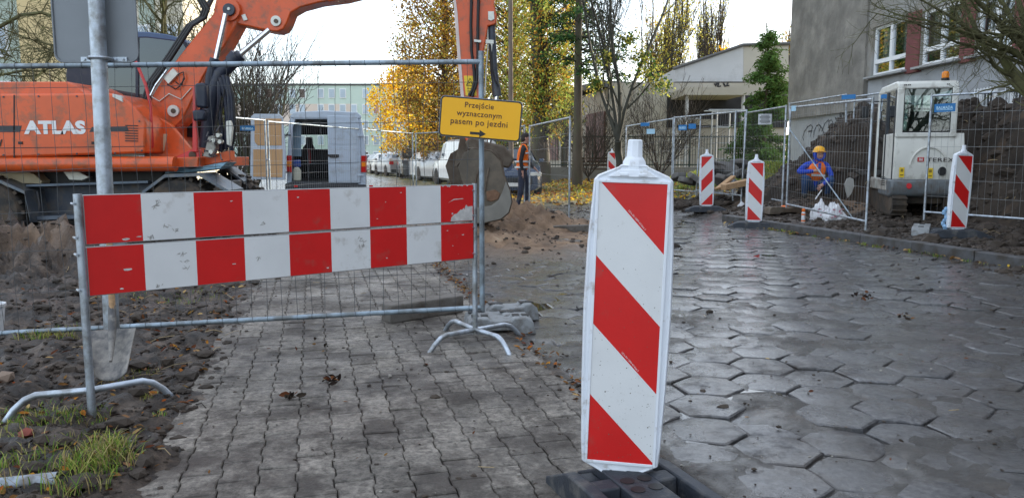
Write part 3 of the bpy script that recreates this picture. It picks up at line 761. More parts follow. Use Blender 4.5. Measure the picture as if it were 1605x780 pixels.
# ---- flats far behind, at the end of the street
green_w = M('mint green render', (.50, .60, .53), .9, 0, .06, .3, pos=True)  # far flats: colours lightened to stand in for distance haze
peach_w = M('peach render', (.66, .56, .48), .9, 0, .06, .3, pos=True)
cream_w = M('cream render', (.56, .52, .42), .9, 0, .07, .3, pos=True)
beige_w = M('yellow beige render', (.60, .47, .25), .9, 0, .05, .3, pos=True)
sage_w = M('sage green render', (.36, .42, .36), .9, 0, .05, .3, pos=True)
roof_d = M('dark flat roof', (.10, .10, .10), .9)
wb = M('bluish window', (.38, .45, .52), .12, 0, .25, .2, pos=True)
wd = M('brown window', (.10, .075, .06), .3, 0, .2, .2, pos=True)
wr = M('window with red curtain', (.35, .20, .20), .4, 0, .2, .2, pos=True)
YA = 132.0
flats = thing('apartment_block', 'long pale green and peach apartment block far behind the street', 'building', at(505, 256, YA))
fx0, fx1 = at(335, 200, YA).x, at(760, 200, YA).x
def zat(py, Y): return at(802, py, Y).z
bands = [(0, zat(197, YA), 0), (zat(197, YA), zat(163, YA), 1), (zat(163, YA), zat(134, YA), 0)]
for (z0, z1, mi) in bands:
    m_ = MB()
    if mi == 1:
        xm = at(560, 200, YA).x
        m_.box(((fx0 + xm) / 2, YA + 6, (z0 + z1) / 2), (xm - fx0, 12, z1 - z0)); m_.build('wall', peach_w, flats)
        m_ = MB(); m_.box(((xm + fx1) / 2, YA + 6, (z0 + z1) / 2), (fx1 - xm, 12, z1 - z0)); m_.build('wall', green_w, flats)
    else:
        m_.box(((fx0 + fx1) / 2, YA + 6, (z0 + z1) / 2), (fx1 - fx0, 12, z1 - z0)); m_.build('wall', green_w, flats)
m_ = MB(); zt = zat(134, YA)
m_.box(((fx0 + fx1) / 2, YA + 6, zt + .15), (fx1 - fx0 + .3, 12.3, .3)); m_.build('roof', roof_d, flats)
for (x0, x1, py) in ((482, 510, 127), (548, 598, 129), (628, 655, 129)):
    m_ = MB(); X0, X1 = at(x0, 130, YA).x, at(x1, 130, YA).x
    m_.box(((X0 + X1) / 2, YA + 7, (zt + .3 + zat(py, YA)) / 2), (X1 - X0, 5, zat(py, YA) - zt - .3 + .01)); m_.build('stair_head', roof_d, flats)
m_ = MB()
for x in (491, 577, 594): p = at(x, 134, YA); m_.cyl(p + Vector((0, 3, 0)), p + Vector((0, 3, 2.2)), .06, n=5)
m_.build('aerial', roof_d, flats)
rr = random.Random(3)
wins = []
x = 440
for xi in (404, 422, 440, 459, 474, 503, 520, 537.5, 555, 573, 590, 607, 625, 643, 662, 680, 700, 720, 740):
    for row, (y0, y1) in enumerate(((140, 153), (164.5, 178), (189.5, 201), (213.5, 226.5), (238.5, 253))):
        if rr.random() < .03: continue
        p0, p1 = at(xi - 3.8, y1, YA), at(xi + 3.8, y0, YA)
        mm = wb if rr.random() < .7 else rr.choice([wd, wr, wd])
        f = MB(); f.box(((p0.x + p1.x) / 2, YA - .04, (p0.z + p1.z) / 2), (p1.x - p0.x + .22, .12, p1.z - p0.z + .22)); fo = f.build('window', wframe, flats)
        g = MB(); g.box(((p0.x + p1.x) / 2, YA - .11, (p0.z + p1.z) / 2), (p1.x - p0.x, .03, p1.z - p0.z)); g.build('pane', mm, fo)
# ---- nearer flats on the left, behind the machine
YB = 40.0
lf = thing('apartment_block', 'tall apartment block of sage and yellow beige panels behind the orange machine', 'building', at(100, 280, YB))
def panel(px0, px1, m, off=0, z1=17):
    m_ = MB(); X0, X1 = at(px0, 100, YB).x, at(px1, 100, YB).x
    m_.box(((X0 + X1) / 2, YB + 3 + off, z1 / 2), (X1 - X0, 6, z1)); return m_.build('wall_panel', m, lf)
panel(-260, -60, beige_w, 0); panel(-60, 34, sage_w, .0); panel(34, 110, beige_w, -.05); panel(110, 150, sage_w, 0); panel(150, 222, cream_w, .1); panel(222, 246, sage_w, 0); panel(246, 290, cream_w, .06)
m_ = MB(); X0, X1 = at(-260, 100, YB).x, at(290, 100, YB).x; m_.box(((X0 + X1) / 2, YB + 3, 17.2), (X1 - X0 + .4, 6.5, .4)); m_.build('roof', roof_d, lf)
for (px0, px1) in ((-50, 14), (225 - 12, 250 - 14), (258, 280), (-180, -120), (122, 146)):
    X0, X1 = at(px0, 100, YB).x, at(px1, 100, YB).x
    for fl in range(6):
        zb = .9 + 2.8 * fl - .15
        f = MB(); f.box(((X0 + X1) / 2, YB - .06, zb + .7), (X1 - X0 + .2, .12, 1.6)); fo = f.build('window', wframe, lf)
        g = MB(); g.box(((X0 + X1) / 2 - (X1 - X0) * .26, YB - .125, zb + .7), ((X1 - X0) * .46, .03, 1.38)); g.box(((X0 + X1) / 2 + (X1 - X0) * .26, YB - .125, zb + .7), ((X1 - X0) * .46, .03, 1.38)); g.build('pane', wb, fo)
# ---- white low pavilion behind the trees
YK = 40.0
kin_w = M('cream pavilion render', (.40, .375, .32), .9, 0, .10, .5, pos=True, dirt=(.38, .35, .30), da=.35, ds=.6)
kin_shade = M('white render greyed as shade', (.46, .47, .48), .9, 0, .10, .5, pos=True, dirt=(.30, .30, .30), da=.3, ds=.5)  # white gable, its shade put into the colour as grey
brown_w = M('brown boarded window', (.13, .055, .045), .6, 0, .2, 1, pos=True)
kin = thing('pavilion_building', 'low cream pavilion with a slanted shade-grey gable behind the green fence', 'building', at(1100, 275, YK))
def pxbox(mb, x0, x1, y0, y1, Y, d, ztop=None, zbot=None):
    a = at(x0, y1, Y); b_ = at(x1, y0, Y); zb = a.z if zbot is None else zbot
    mb.box(((a.x + b_.x) / 2, Y + d / 2, (zb + b_.z) / 2), (b_.x - a.x, d, b_.z - zb)); return mb
m_ = MB(); pxbox(m_, 955, 1235, 130, 270, YK + 2, 14, zbot=-.3); m_.build('wall', kin_w, kin)
m_ = MB(); m_.prism([at(1058, 128, YK + 4), at(1058, 108, YK + 4), at(1165, 71, YK + 4), at(1165, 128, YK + 4)], (0, 10, 0)); m_.build('gable', kin_shade, kin)
m_ = MB(); m_.prism([at(1165.2, 128, YK + 4), at(1165.2, 71.5, YK + 4), at(1236, 69, YK + 4), at(1236, 128, YK + 4)], (0, 10, 0)); m_.build('upper_wall', kin_w, kin)
m_ = MB(); m_.tube([at(1055, 108, YK + 3.9), at(1165, 70.5, YK + 3.9), at(1238, 68.5, YK + 3.9)], .09, 4); m_.build('eave', roof_d, kin)
m_ = MB(); pxbox(m_, 1074, 1170, 137, 149, YK - 1.5, 3.4); m_.build('canopy', kin_w, kin)
m_ = MB(); pxbox(m_, 1045, 1236, 149.5, 200, YK + 1.9, .08); m_.build('recess_shade', recess_dark, kin)  # flat dark sheet painted in for the shade under the canopy
m_ = MB(); p = at(1077, 150, YK - 1.2); m_.cyl((p.x, YK - 1.2, 0), p, .09, n=10); m_.build('column', kin_shade, kin); m_ = MB(); p = at(1165, 150, YK - 1.2); m_.cyl((p.x, YK - 1.2, 0), p, .09, n=10); m_.build('column', kin_shade, kin)
m_ = MB(); pxbox(m_, 1062, 1125, 187, 196, YK + 1.75, .1); m_.build('fascia', kin_w, kin)
# wing running away to the left
pA = at(955, 131, YK + 2); pB = at(822, 178, 66)
m_ = MB(); m_.prism([(pA.x, pA.y, -.3), (pA.x, pA.y, pA.z - .2), (pB.x, pB.y, pA.z - .4), (pB.x, pB.y, -.3)], (3, 2, 0)); m_.build('wing', kin_w, kin)
m_ = MB(); m_.prism([(pA.x - .4, pA.y - .2, pA.z - .19), (pA.x - .4, pA.y - .2, pA.z + .15), (pB.x - .4, pB.y, pB.z + 1.2), (pB.x - .4, pB.y, pB.z + .9)], (4, 2, 0)); m_.build('wing_roof', roof_d, kin)
for (x0, x1, y0, y1) in ((920, 934, 166, 212), (936, 949, 164, 212), (884, 890, 176, 212), (860, 876, 180, 212)):
    k0 = (955 - x0) / 133; k1 = (955 - x1) / 133
    def onw(px):     # point of the wing wall in the direction px
        r_ = ray(px, 200); d_ = pB - pA; dn = Vector((-d_.y, d_.x, 0)); t_ = (pA - Vector((0, 0, CH))).dot(dn) / r_.dot(dn); return r_ * t_
    q0, q1 = onw(x0), onw(x1); nn_ = Vector((-.06, -.03, 0)); zt_ = 3.7; zb_ = 1.0
    f = MB(); f.prism([Vector((q0.x, q0.y, zb_)), Vector((q1.x, q1.y, zb_)), Vector((q1.x, q1.y, zt_)), Vector((q0.x, q0.y, zt_))], nn_ * 1.5); f.build('window', brown_w, kin)
# small graffiti on the canopy
g = MB()
for st in ([(1120, 131), (1122, 135), (1124, 130)], [(1127, 129), (1125, 136), (1130, 135)], [(1134, 130), (1137, 136)], [(1141, 130), (1139, 135), (1143, 134)]):
    g.tube([at(x, y, YK + 1.97) for x, y in st], .045, 4)
g.build('graffiti', m_graf, kin)
# ================================================================ temporary fences
def fence_panel(p0, p1, z0, z1, label, h=2.0, diag=False, near=False, group='temporary wire fence panels', lean=0, ext=0, mid=False, mats=None, dx=.1, dz=.26):
    p0 = Vector((p0[0], p0[1], 0)); p1 = Vector((p1[0], p1[1], 0)); d = (p1 - p0); Ln = d.length; d.normalize()
    root = thing('wire_fence', label, 'wire fence', (p0.x, p0.y, z0), 0, group)
    nn_ = Vector((-d.y, d.x, 0)) * lean
    def Q(a, z): return p0 + d * a + Vector((0, 0, lerp(z0, z1, a / Ln) + z)) + nn_ * z
    fm, wm = mats or (galv, fwire)
    r = .019; m_ = MB()
    m_.cyl(Q(0, 0), Q(0, h), r, n=10); m_.cyl(Q(Ln, 0), Q(Ln, h), r, n=10)
    m_.cyl(Q(0, h - (.075 if near else .03)), Q(Ln, h - (.075 if near else .03)), r * .95, n=10); m_.cyl(Q(0, .13), Q(Ln, .13), r * .95, n=10)
    if mid: m_.cyl(Q(0, 1.05), Q(Ln, 1.05), .011, n=6)
    m_.build('frame', fm, root, smooth=40)
    if diag:
        m_ = MB(); m_.cyl(Q(.02, 1.55) + nn_ * 0, Q(Ln * .86, .14), .011, n=8); m_.build('brace', galv_old_shade, root, smooth=40)
    m_ = MB(); wr_ = .0017 if near else .0021; n_ = int(Ln / dx); g = random.Random(int(Ln * 1000))
    for i in range(1, n_ + 1):
        a = i * Ln / (n_ + 1)
        if near:
            pts = [Q(a + g.gauss(0, .004) + .006 * math.sin(z * 5 + i), z) + Vector((0, g.gauss(0, .004), 0)) for z in (.13, .5, .9, 1.3, 1.7, h - .075)]
            m_.tube(pts, wr_, 4, caps=False)
        else: m_.tube([Q(a, .13), Q(a, h - .04)], wr_, 3, caps=False)
    z = .13 + dz
    while z < h - .1:
        if near: m_.tube([Q(a * Ln, z + g.gauss(0, .004)) + Vector((0, g.gauss(0, .003), 0)) for a in (0, .2, .4, .6, .8, 1)], wr_ * 1.15, 4, caps=False)
        else: m_.tube([Q(0, z), Q(Ln, z)], wr_ * 1.1, 3, caps=False)
        z += dz
    if near:      # wires wrapped round the tubes
        for i in range(1, n_ + 1):
            a = i * Ln / (n_ + 1)
            for zz in (.13, h - .075): 
                pts = [Q(a + .012 * (k / 6), zz) + Vector((0, math.cos(k) * .021, math.sin(k) * .021)) for k in np.linspace(0, 6.2, 9)]
                m_.tube(pts, wr_, 3, caps=False)
    m_.build('wire_mesh', wm, root, recalc=False)
    return root, Q
# near fence behind the striped barrier
nA = gr(-60, 540); nB = gr(754, 500)
yR = 5.66; xR = at(755, 300, yR).x
nd_ = Vector((.99, .142, 0)).normalized()
f1, Q1 = fence_panel((xR - nd_.x * 3.42, yR - nd_.y * 3.42 + .0), (xR, yR), -.09, .0, 'near weathered fence panel with bowed wires running right behind the red and white striped board', near=True, mats=(galv_old_shade, wire), dx=.105, dz=.275)
f1b, _ = fence_panel((xR - nd_.x * 6.95, yR - nd_.y * 6.95), (xR - nd_.x * 3.48, yR - nd_.y * 3.48), -.11, -.09, 'near fence panel at the far left of the photo, in front of the orange machine', near=True, mats=(galv_old_shade, wire), dx=.105, dz=.275)
# panels past the white van, running away
def pt_(px, Y): return (at(px, 245, Y).x, Y)
fence_panel(pt_(300, 13.4), pt_(417, 15.7), 0, 0, 'fence panel between the orange machine arm and the open van door', mats=(galv_old_shade, fwire))  # darker steel here and on the next two panels paints in shade
fence_panel(pt_(421.5, 15.8), pt_(647, 23.7), -.02, -.03, 'long fence panel seen in front of the rear of the white van', mats=(galv_old_shade, fwire))
fence_panel(pt_(652, 23.8), pt_(744, 20.8), -.03, -.03, 'distant fence panel in front of the parked white cars, behind the yellow sign', mats=(galv_old_shade, fwire))
fence_panel(pt_(748, 20.7), pt_(822, 17.9), -.03, -.03, 'distant fence panel behind the digger bucket, ending beside the walking worker')
fence_panel(pt_(830, 17.8), pt_(893, 14.2), -.04, -.02, 'fence panel running from the walking worker to the sand covered road edge')
# right hand row
fence_panel(pt_(981, 21.5), pt_(1054, 20.0), .1, .24, 'short farthest fence panel beside the bare forked tree')
fence_panel(pt_(1056, 19.9), pt_(1151, 17.4), .26, .26, 'fence panel with two blue tags behind the stone slabs')
fence_panel(pt_(1166, 17.9), pt_(1229, 15.2), .26, .24, 'fence panel carrying the grey notice board, left of the crouching worker')
fence_panel(pt_(1093, 19.2), pt_(1164, 17.0), .28, .26, 'second fence panel overlapping behind the timber planks', lean=.03)
fence_panel(pt_(1236, 14.9), pt_(1363, 11.75), .20, .13, 'fence panel with a diagonal brace in front of the crouching worker', diag=True)
pR = at(1451, 300, 12.4); dR = Vector((.77, -1.2, 0)).normalized()
fence_panel((pR.x, pR.y), (pR.x + dR.x * 3.4, pR.y + dR.y * 3.4), .23, .20, 'fence panel standing in front of the white mini digger and dark soil heap')
fence_panel(pt_(1240, 18.4), pt_(1328, 16.3), .50, .55, 'leaning fence panel standing by the graffiti wall behind the soil heap', lean=-.05)
fence_panel(pt_(1335, 16.2), pt_(1440, 14.4), .5, .55, 'fence panel behind the soil heap and the mini digger', lean=.0)
# clamps
def clamp(p, label):
    m_ = MB(); m_.box(p, (.075, .035, .03)); m_.cyl(Vector(p) + Vector((0, -.03, 0)), Vector(p) + Vector((0, .03, 0)), .008, n=6); o = m_.build('fence_clamp', galv); tag(o, label, 'clamp')
for (px, py, Y, l) in ((1232.5, 190, 14.95, 'steel clamp joining two fence posts left of the crouching worker'), (419.5, 250, 15.7, 'steel clamp joining two fence posts in front of the open van door'), (826, 240, 17.75, 'steel clamp joining two fence posts beside the walking worker')):
    clamp(at(px, py, Y), l)

# blue name tags and a notice on the fences
blue = M('blue plastic tag', (.012, .15, .38), .45, 0, .05, 4)
blue_l = M('pale blue tag', (.35, .55, .68), .5, 0, .1, 4)
notice = M('grey notice', (.52, .54, .55), .5, 0, .05, 4)
def fence_tag(px, py, Y, w_, h_, rz, m, label, text=None, cat='tag', name='fence_tag', lines=0):
    p = at(px, py, Y); root = thing(name, label, cat, (p.x, p.y, p.z), rz, world=True, group='blue name tags on the fences' if name == 'fence_tag' else None)
    ux = Vector((math.cos(rz), math.sin(rz), 0)); nn_ = Vector((math.sin(rz), -math.cos(rz), 0))
    m_ = MB(); m_.box(p, (w_, .004, h_), (0, 0, rz)); m_.build('board', m, root)
    if text:
        m_ = MB(); text_mb(text, m_, p + nn_ * .004 + Vector((0, 0, -.02)), ux, (0, 0, 1), w_ * .78, h_ * .36, ext=.001, bold=.02)
        m_.add([p + nn_ * .005 + ux * (w_ * a) + Vector((0, 0, z)) for a, z in ((-.38, -h_ * .27), (.38, -h_ * .27), (.38, -h_ * .22), (-.38, -h_ * .22))], [(0, 1, 2, 3)])
        m_.build('lettering', M('pale print', (.45, .68, .82), .5, 0, 0) if 'pale print' not in bpy.data.materials else bpy.data.materials['pale print'], root, recalc=False)
    if lines:
        m_ = MB()
        for i in range(lines):
            z = h_ * (.36 - .72 * i / (lines - 1)); k = .40 if i % 3 else .3
            m_.add([p + nn_ * .004 + ux * (w_ * a) + Vector((0, 0, zz)) for a, zz in ((-k, z - .006), (k, z - .006), (k, z + .006), (-k, z + .006))], [(0, 1, 2, 3)])
        m_.build('printed_lines', black_p, root, recalc=False)
    return root
aR = math.atan2(dR.y, dR.x)
tg = at(1468, 182, 12.1); tr = gr(0, 0)
fence_tag(1481, 169, 11.95, .32, .125, aR, blue, 'large blue name tag in front of the mini digger rear window', 'BALMADA')
fence_tag(388, 201, 15.0, .29, .10, math.atan2(2.3, .3) * .5, blue, 'blue name tag beside the plywood lined van door', 'BALMADA')
fence_tag(1070, 200, 19.2, .22, .13, -.6, blue, 'left of two blue name tags hanging behind the small striped posts', 'BALMADA')
fence_tag(1085, 198, 18.9, .19, .12, -.6, blue, 'right of two blue name tags hanging behind the small striped posts')
fence_tag(1011, 195, 20.6, .24, .09, -.4, blue, 'crumpled blue tag on the farthest fence by the forked tree')
fence_tag(1020, 206, 20.5, .22, .13, -.4, blue_l, 'faded pale blue tag on the farthest fence by the forked tree')
fence_tag(1244, 170, 14.6, .12, .10, -1.2, blue_l, 'small faded blue tag at the top of the braced fence panel')
fence_tag(1330, 187 - 35, 16.2, .3, .09, -.9, blue, 'blue tag on the leaning fence by the school wall')
fence_tag(1199, 187, 16.4, .27, .22, -1.0 + .75, notice, 'square grey notice board with small print hung on the fence', cat='notice', name='notice_board', lines=7)

# feet of the fences
def foot_block(p, rz, m, label, L_=.68, W2=.23, H=.13, name='ballast_block', group='block feet of the fences'):
    root = thing(name, label, 'block', (p[0], p[1], p[2]), rz, group, world=False)
    m_ = MB(); h = W2 / 2; l = L_ / 2
    prof = [(-l, 0), (-l + .02, H * .75), (-l + .06, H), (-.09, H), (-.07, H * .82), (.07, H * .82), (.09, H), (l - .06, H), (l - .02, H * .75), (l, 0), (l * .45, 0), (l * .38, .03), (-l * .38, .03), (-l * .45, 0)]
    m_.prism([(x, -h, z) for x, z in prof], (0, W2, 0)); m_.build('block', m, root, bevel=.010)
    for x in (-l * .72, -l * .45, l * .45, l * .72): m_ = MB(); m_.box((x, 0, H + .001), (.05, .07, .006)); m_.build('socket', black, root)
    return root
p = gr(772, 508); 
foot_block((at(765, 490, 5.62).x + .02, 5.60, 0), .12, conc_grey, 'upper grey block foot carrying the near fence post', L_=.40, H=.11, W2=.26)
p = gr(783, 527); foot_block((p.x + .0, 5.42, 0), .10, conc_grey, 'front grey block foot lying behind the right tripod of the barrier', L_=.50, H=.12, W2=.22)
p = gr(800, 505); foot_block((p.x - .0, 5.85, 0), .25, conc_grey, 'rear grey block foot behind the near fence post', L_=.42, H=.13, W2=.2)
p = gr(1450, 358, .2); foot_block((p.x, p.y + .1, gzf(p.x, p.y) + .0), 1.05, conc_grey, 'grey block foot under the fence post in front of the mini digger', L_=.85)
p = at(1232, 332, 14.7); foot_block((p.x, p.y, gzf(p.x, p.y) + .0), .15, mudsteel, 'muddy block foot under the paired posts left of the crouching worker', L_=.8, H=.14)
def kerbstone(a, b, z, h, w_, label, m=concrete):
    a = Vector((a[0], a[1], 0)); b = Vector((b[0], b[1], 0)); d = b - a
    m_ = MB(); m_.box(((a + b) / 2).to_tuple()[:2] + (z + h / 2,), (d.length, w_, h), (0, 0, math.atan2(d.y, d.x))); o = m_.build('kerbstone', m, bevel=.012); tag(o, label, 'kerbstone'); return o
a = gr(603, 510); b = gr(718, 493)
kerbstone((a.x, a.y + .06), (b.x, b.y + .10), 0.01, .14, .14, 'loose concrete kerbstone lying on the footway beneath the near fence', concrete)
a = gr(866, 366); b = gr(926, 364)
kerbstone((a.x, a.y), (b.x + .35, b.y + .05), 0.0, .13, .15, 'loose concrete kerbstone at the foot of the fence by the sand heap', concrete)

# ================================================================ striped barrier
# end posts and geometry
UL = Vector((-2.045, 3.62, 0)); UR = Vector((-.245, 5.02, 0)); BD = (UR - UL).normalized(); BN = Vector((BD.y, -BD.x, 0))   # towards the camera
BL = (UR - UL).length
bar_t = thing('striped_barrier', 'red and white striped two board barrier on tubular tripod feet across the footway', 'barrier', (UL.x, UL.y, 0))
def bp_(a, z, d=0): return UL + BD * a + Vector((0, 0, z)) + BN * d
nseg = 9; a0 = .025; a1 = BL - .02
for bi, (z0, z1) in enumerate(((.585, .823), (.832, 1.07))):
    m_ = MB()
    for i in range(nseg):
        x0 = a0 + (a1 - a0) * i / nseg; x1 = a0 + (a1 - a0) * (i + 1) / nseg
        rd = .004
        m_.add([bp_(x0, z0 + rd, .013), bp_(x1, z0 + rd, .013), bp_(x1, z1 - rd, .013), bp_(x0, z1 - rd, .013)], [(0, 1, 2, 3)], 0 if i % 2 == 0 else 1)
    stripes_mb = m_
    # body of the board: aluminium profile with folded edges
    m_2 = MB(); 
    for (c, s_) in (((z0 + z1) / 2, z1 - z0),):
        mid_ = bp_(BL / 2, c, .0025); m_2.box(mid_, (a1 - a0 + .006, .017, s_), (0, 0, math.atan2(BD.y, BD.x)))
    bo = m_2.build('board', M('board edge aluminium', (.33, .34, .34), .45, .5, .1, 10) if 'board edge aluminium' not in bpy.data.materials else bpy.data.materials['board edge aluminium'], bar_t, bevel=.003)
    # scuffs and torn film
    sc_ = MB(); g = random.Random(20 + bi)
    if bi == 1:
        x0 = a0 + (a1 - a0) * 8 / 9; pts = [(.30, 0), (.32, .03), (.42, .055), (.50, .06), (.62, .09), (.66, .085), (.72, .10), (.74, .085), (.76, .11), (.80, .125), (.84, .11), (1.0, .112), (1.0, 0)]
        ww = (a1 - a0) / 9
        sc_.add([bp_(x0 + ww * u * .98, z0 + .006 + v * .82, .0136) for u, v in pts], [tuple(range(len(pts)))])
        sc_.add([bp_(x0 + ww * u, z0 + v, .0136) for u, v in ((.22, .125), (.4, .142), (.7, .146), (.68, .150), (.4, .148))], [(0, 1, 2, 3, 4)])
        sc_.add([bp_(x0 + ww * (.35 + .03 * math.cos(k)), z0 + .055 + .007 * math.sin(k), .0136) for k in (0, 1, 2, 3, 4, 5)], [tuple(range(6))])
        for k_ in range(7):
            u = g.uniform(.02, .95); sc_.add([bp_(x0 + ww * (u + dx_), z1 - .004 - dz_, .0137) for dx_, dz_ in ((0, 0), (.09, 0), (.05, g.uniform(.004, .014)))], [(0, 1, 2)])
    for k_ in range(9):
        i = g.choice([0, 0, 2, 4, 6, 8]) ; x0 = a0 + (a1 - a0) * i / 9; ww = (a1 - a0) / 9
        u, v = (g.uniform(.3, .98), g.uniform(.0, .12)) if (i == 0 and bi == 1) else (g.uniform(.05, .95), g.uniform(.02, .9)); sz = g.uniform(.001, .0045 if i else .007)
        an = g.uniform(0, 3.1); e = g.uniform(1, 4)
        c = (x0 + ww * u, z0 + .008 + (z1 - z0 - .016) * v)
        sc_.add([bp_(min(x0 + ww * .99, max(x0 + .002, c[0] + sz * e * math.cos(an + q) * g.uniform(.6, 1.2))), min(z1 - .003, max(z0 + .003, c[1] + sz * math.sin(an + q) * g.uniform(.6, 1.2))), .0137) for q in (0, 1, 2.1, 3.2, 4.2, 5.3)], [tuple(range(6))])
    _sm = (M('scuffed film', (.50, .48, .46), .6, 0, .2, 30) if 'scuffed film' not in bpy.data.materials else bpy.data.materials['scuffed film'])
    st = MB(); g = random.Random(40 + bi)      # dark scrape marks on white fields
    marks = {1: [(1, .25, .72), (1, .30, .80), (1, .45, .3), (1, .62, .2), (3, .4, .25), (1, .15, .06)], 0: [(1, .72, .72), (1, .78, .55), (1, .76, .42), (5, .72, .78), (5, .80, .70), (5, .74, .60), (5, .82, .62), (1, .25, .08), (3, .3, .5)]}[bi]
    for (i, u, v) in marks:
        x0 = a0 + (a1 - a0) * i / 9; ww = (a1 - a0) / 9
        for q in range(5):
            cu_, cv_ = u + g.gauss(0, .03), v + g.gauss(0, .02); an = g.uniform(0, 3); r1, r2 = g.uniform(.006, .016), g.uniform(.001, .003)
            st.add([bp_(x0 + ww * cu_ + r1 * math.cos(k) * math.cos(an) - r2 * math.sin(k) * math.sin(an), z0 + (z1 - z0) * cv_ + r1 * math.cos(k) * math.sin(an) + r2 * math.sin(k) * math.cos(an), .0138) for k in (0, 1, 2, 3, 4, 5)], [tuple(range(6))])
    _gm = (M('grey scrape', (.34, .33, .31) if True else 0, .7, 0, .3, 40) if 'grey scrape' not in bpy.data.materials else bpy.data.materials['grey scrape'])
    m_s = stripes_mb; m_s.add(sc_.v, sc_.f, 2); m_s.add(st.v, st.f, 3); m_s.build('stripes', [red_s, white_s, _sm, _gm], bo, recalc=False)
def arc_foot(c, e0, e1, zt, name='foot'):
    c = Vector(c); pts = []
    for k in range(17):
        u = -1 + 2 * k / 16; e = e0 if u < 0 else e1
        p = c.lerp(Vector(e), abs(u)); z = zt * (1 - max(0, (abs(u) - .62) / .38) ** 1.8) if abs(u) > .62 else zt
        p.z = lerp(zt, 0, 0) if abs(u) <= .62 else z + Vector(e).z
        pts.append(p)
    m_ = MB(); m_.tube(pts, .0165, 10); return m_.build(name, galv, bar_t, smooth=50)
m_ = MB(); m_.cyl(UL + BD * -.0 + Vector((0, 0, -.06)) + BN * .015, UL + BN * .015 + Vector((0, 0, 1.075)), .019, n=12); m_.build('upright', galv, bar_t, smooth=40)
m_ = MB(); m_.cyl(UR + BN * .0 + Vector((0, 0, .08)), UR + Vector((0, 0, 1.075)), .017, n=12); m_.build('upright', galv, bar_t, smooth=40)
eL0, eL1 = gr(6, 664, -.0), gr(272, 625, .0)
arc_foot(UL + BN * -.005, eL0, eL1, .125)
c_ = UR.copy(); arc_foot(c_, gr(672, 555), gr(816, 527), .105); arc_foot(c_, gr(697, 519, 0), gr(800, 559), .107)
for z in (.62, .79, .87, 1.03):
    for o_, sg in ((UL, 1), (UR, 1)): m_ = MB(); m_.cyl(o_ + Vector((0, 0, z)) + BN * .04 - BD * .022, o_ + Vector((0, 0, z)) - BN * .02 - BD * .022, .006, n=6); m_.build('bolt', galv, bar_t)
m_ = MB(); m_.box(bp_(.17, .828, .003), (.06, .012, .02), (0, 0, math.atan2(BD.y, BD.x))); m_.build('connector', galv, bar_t)

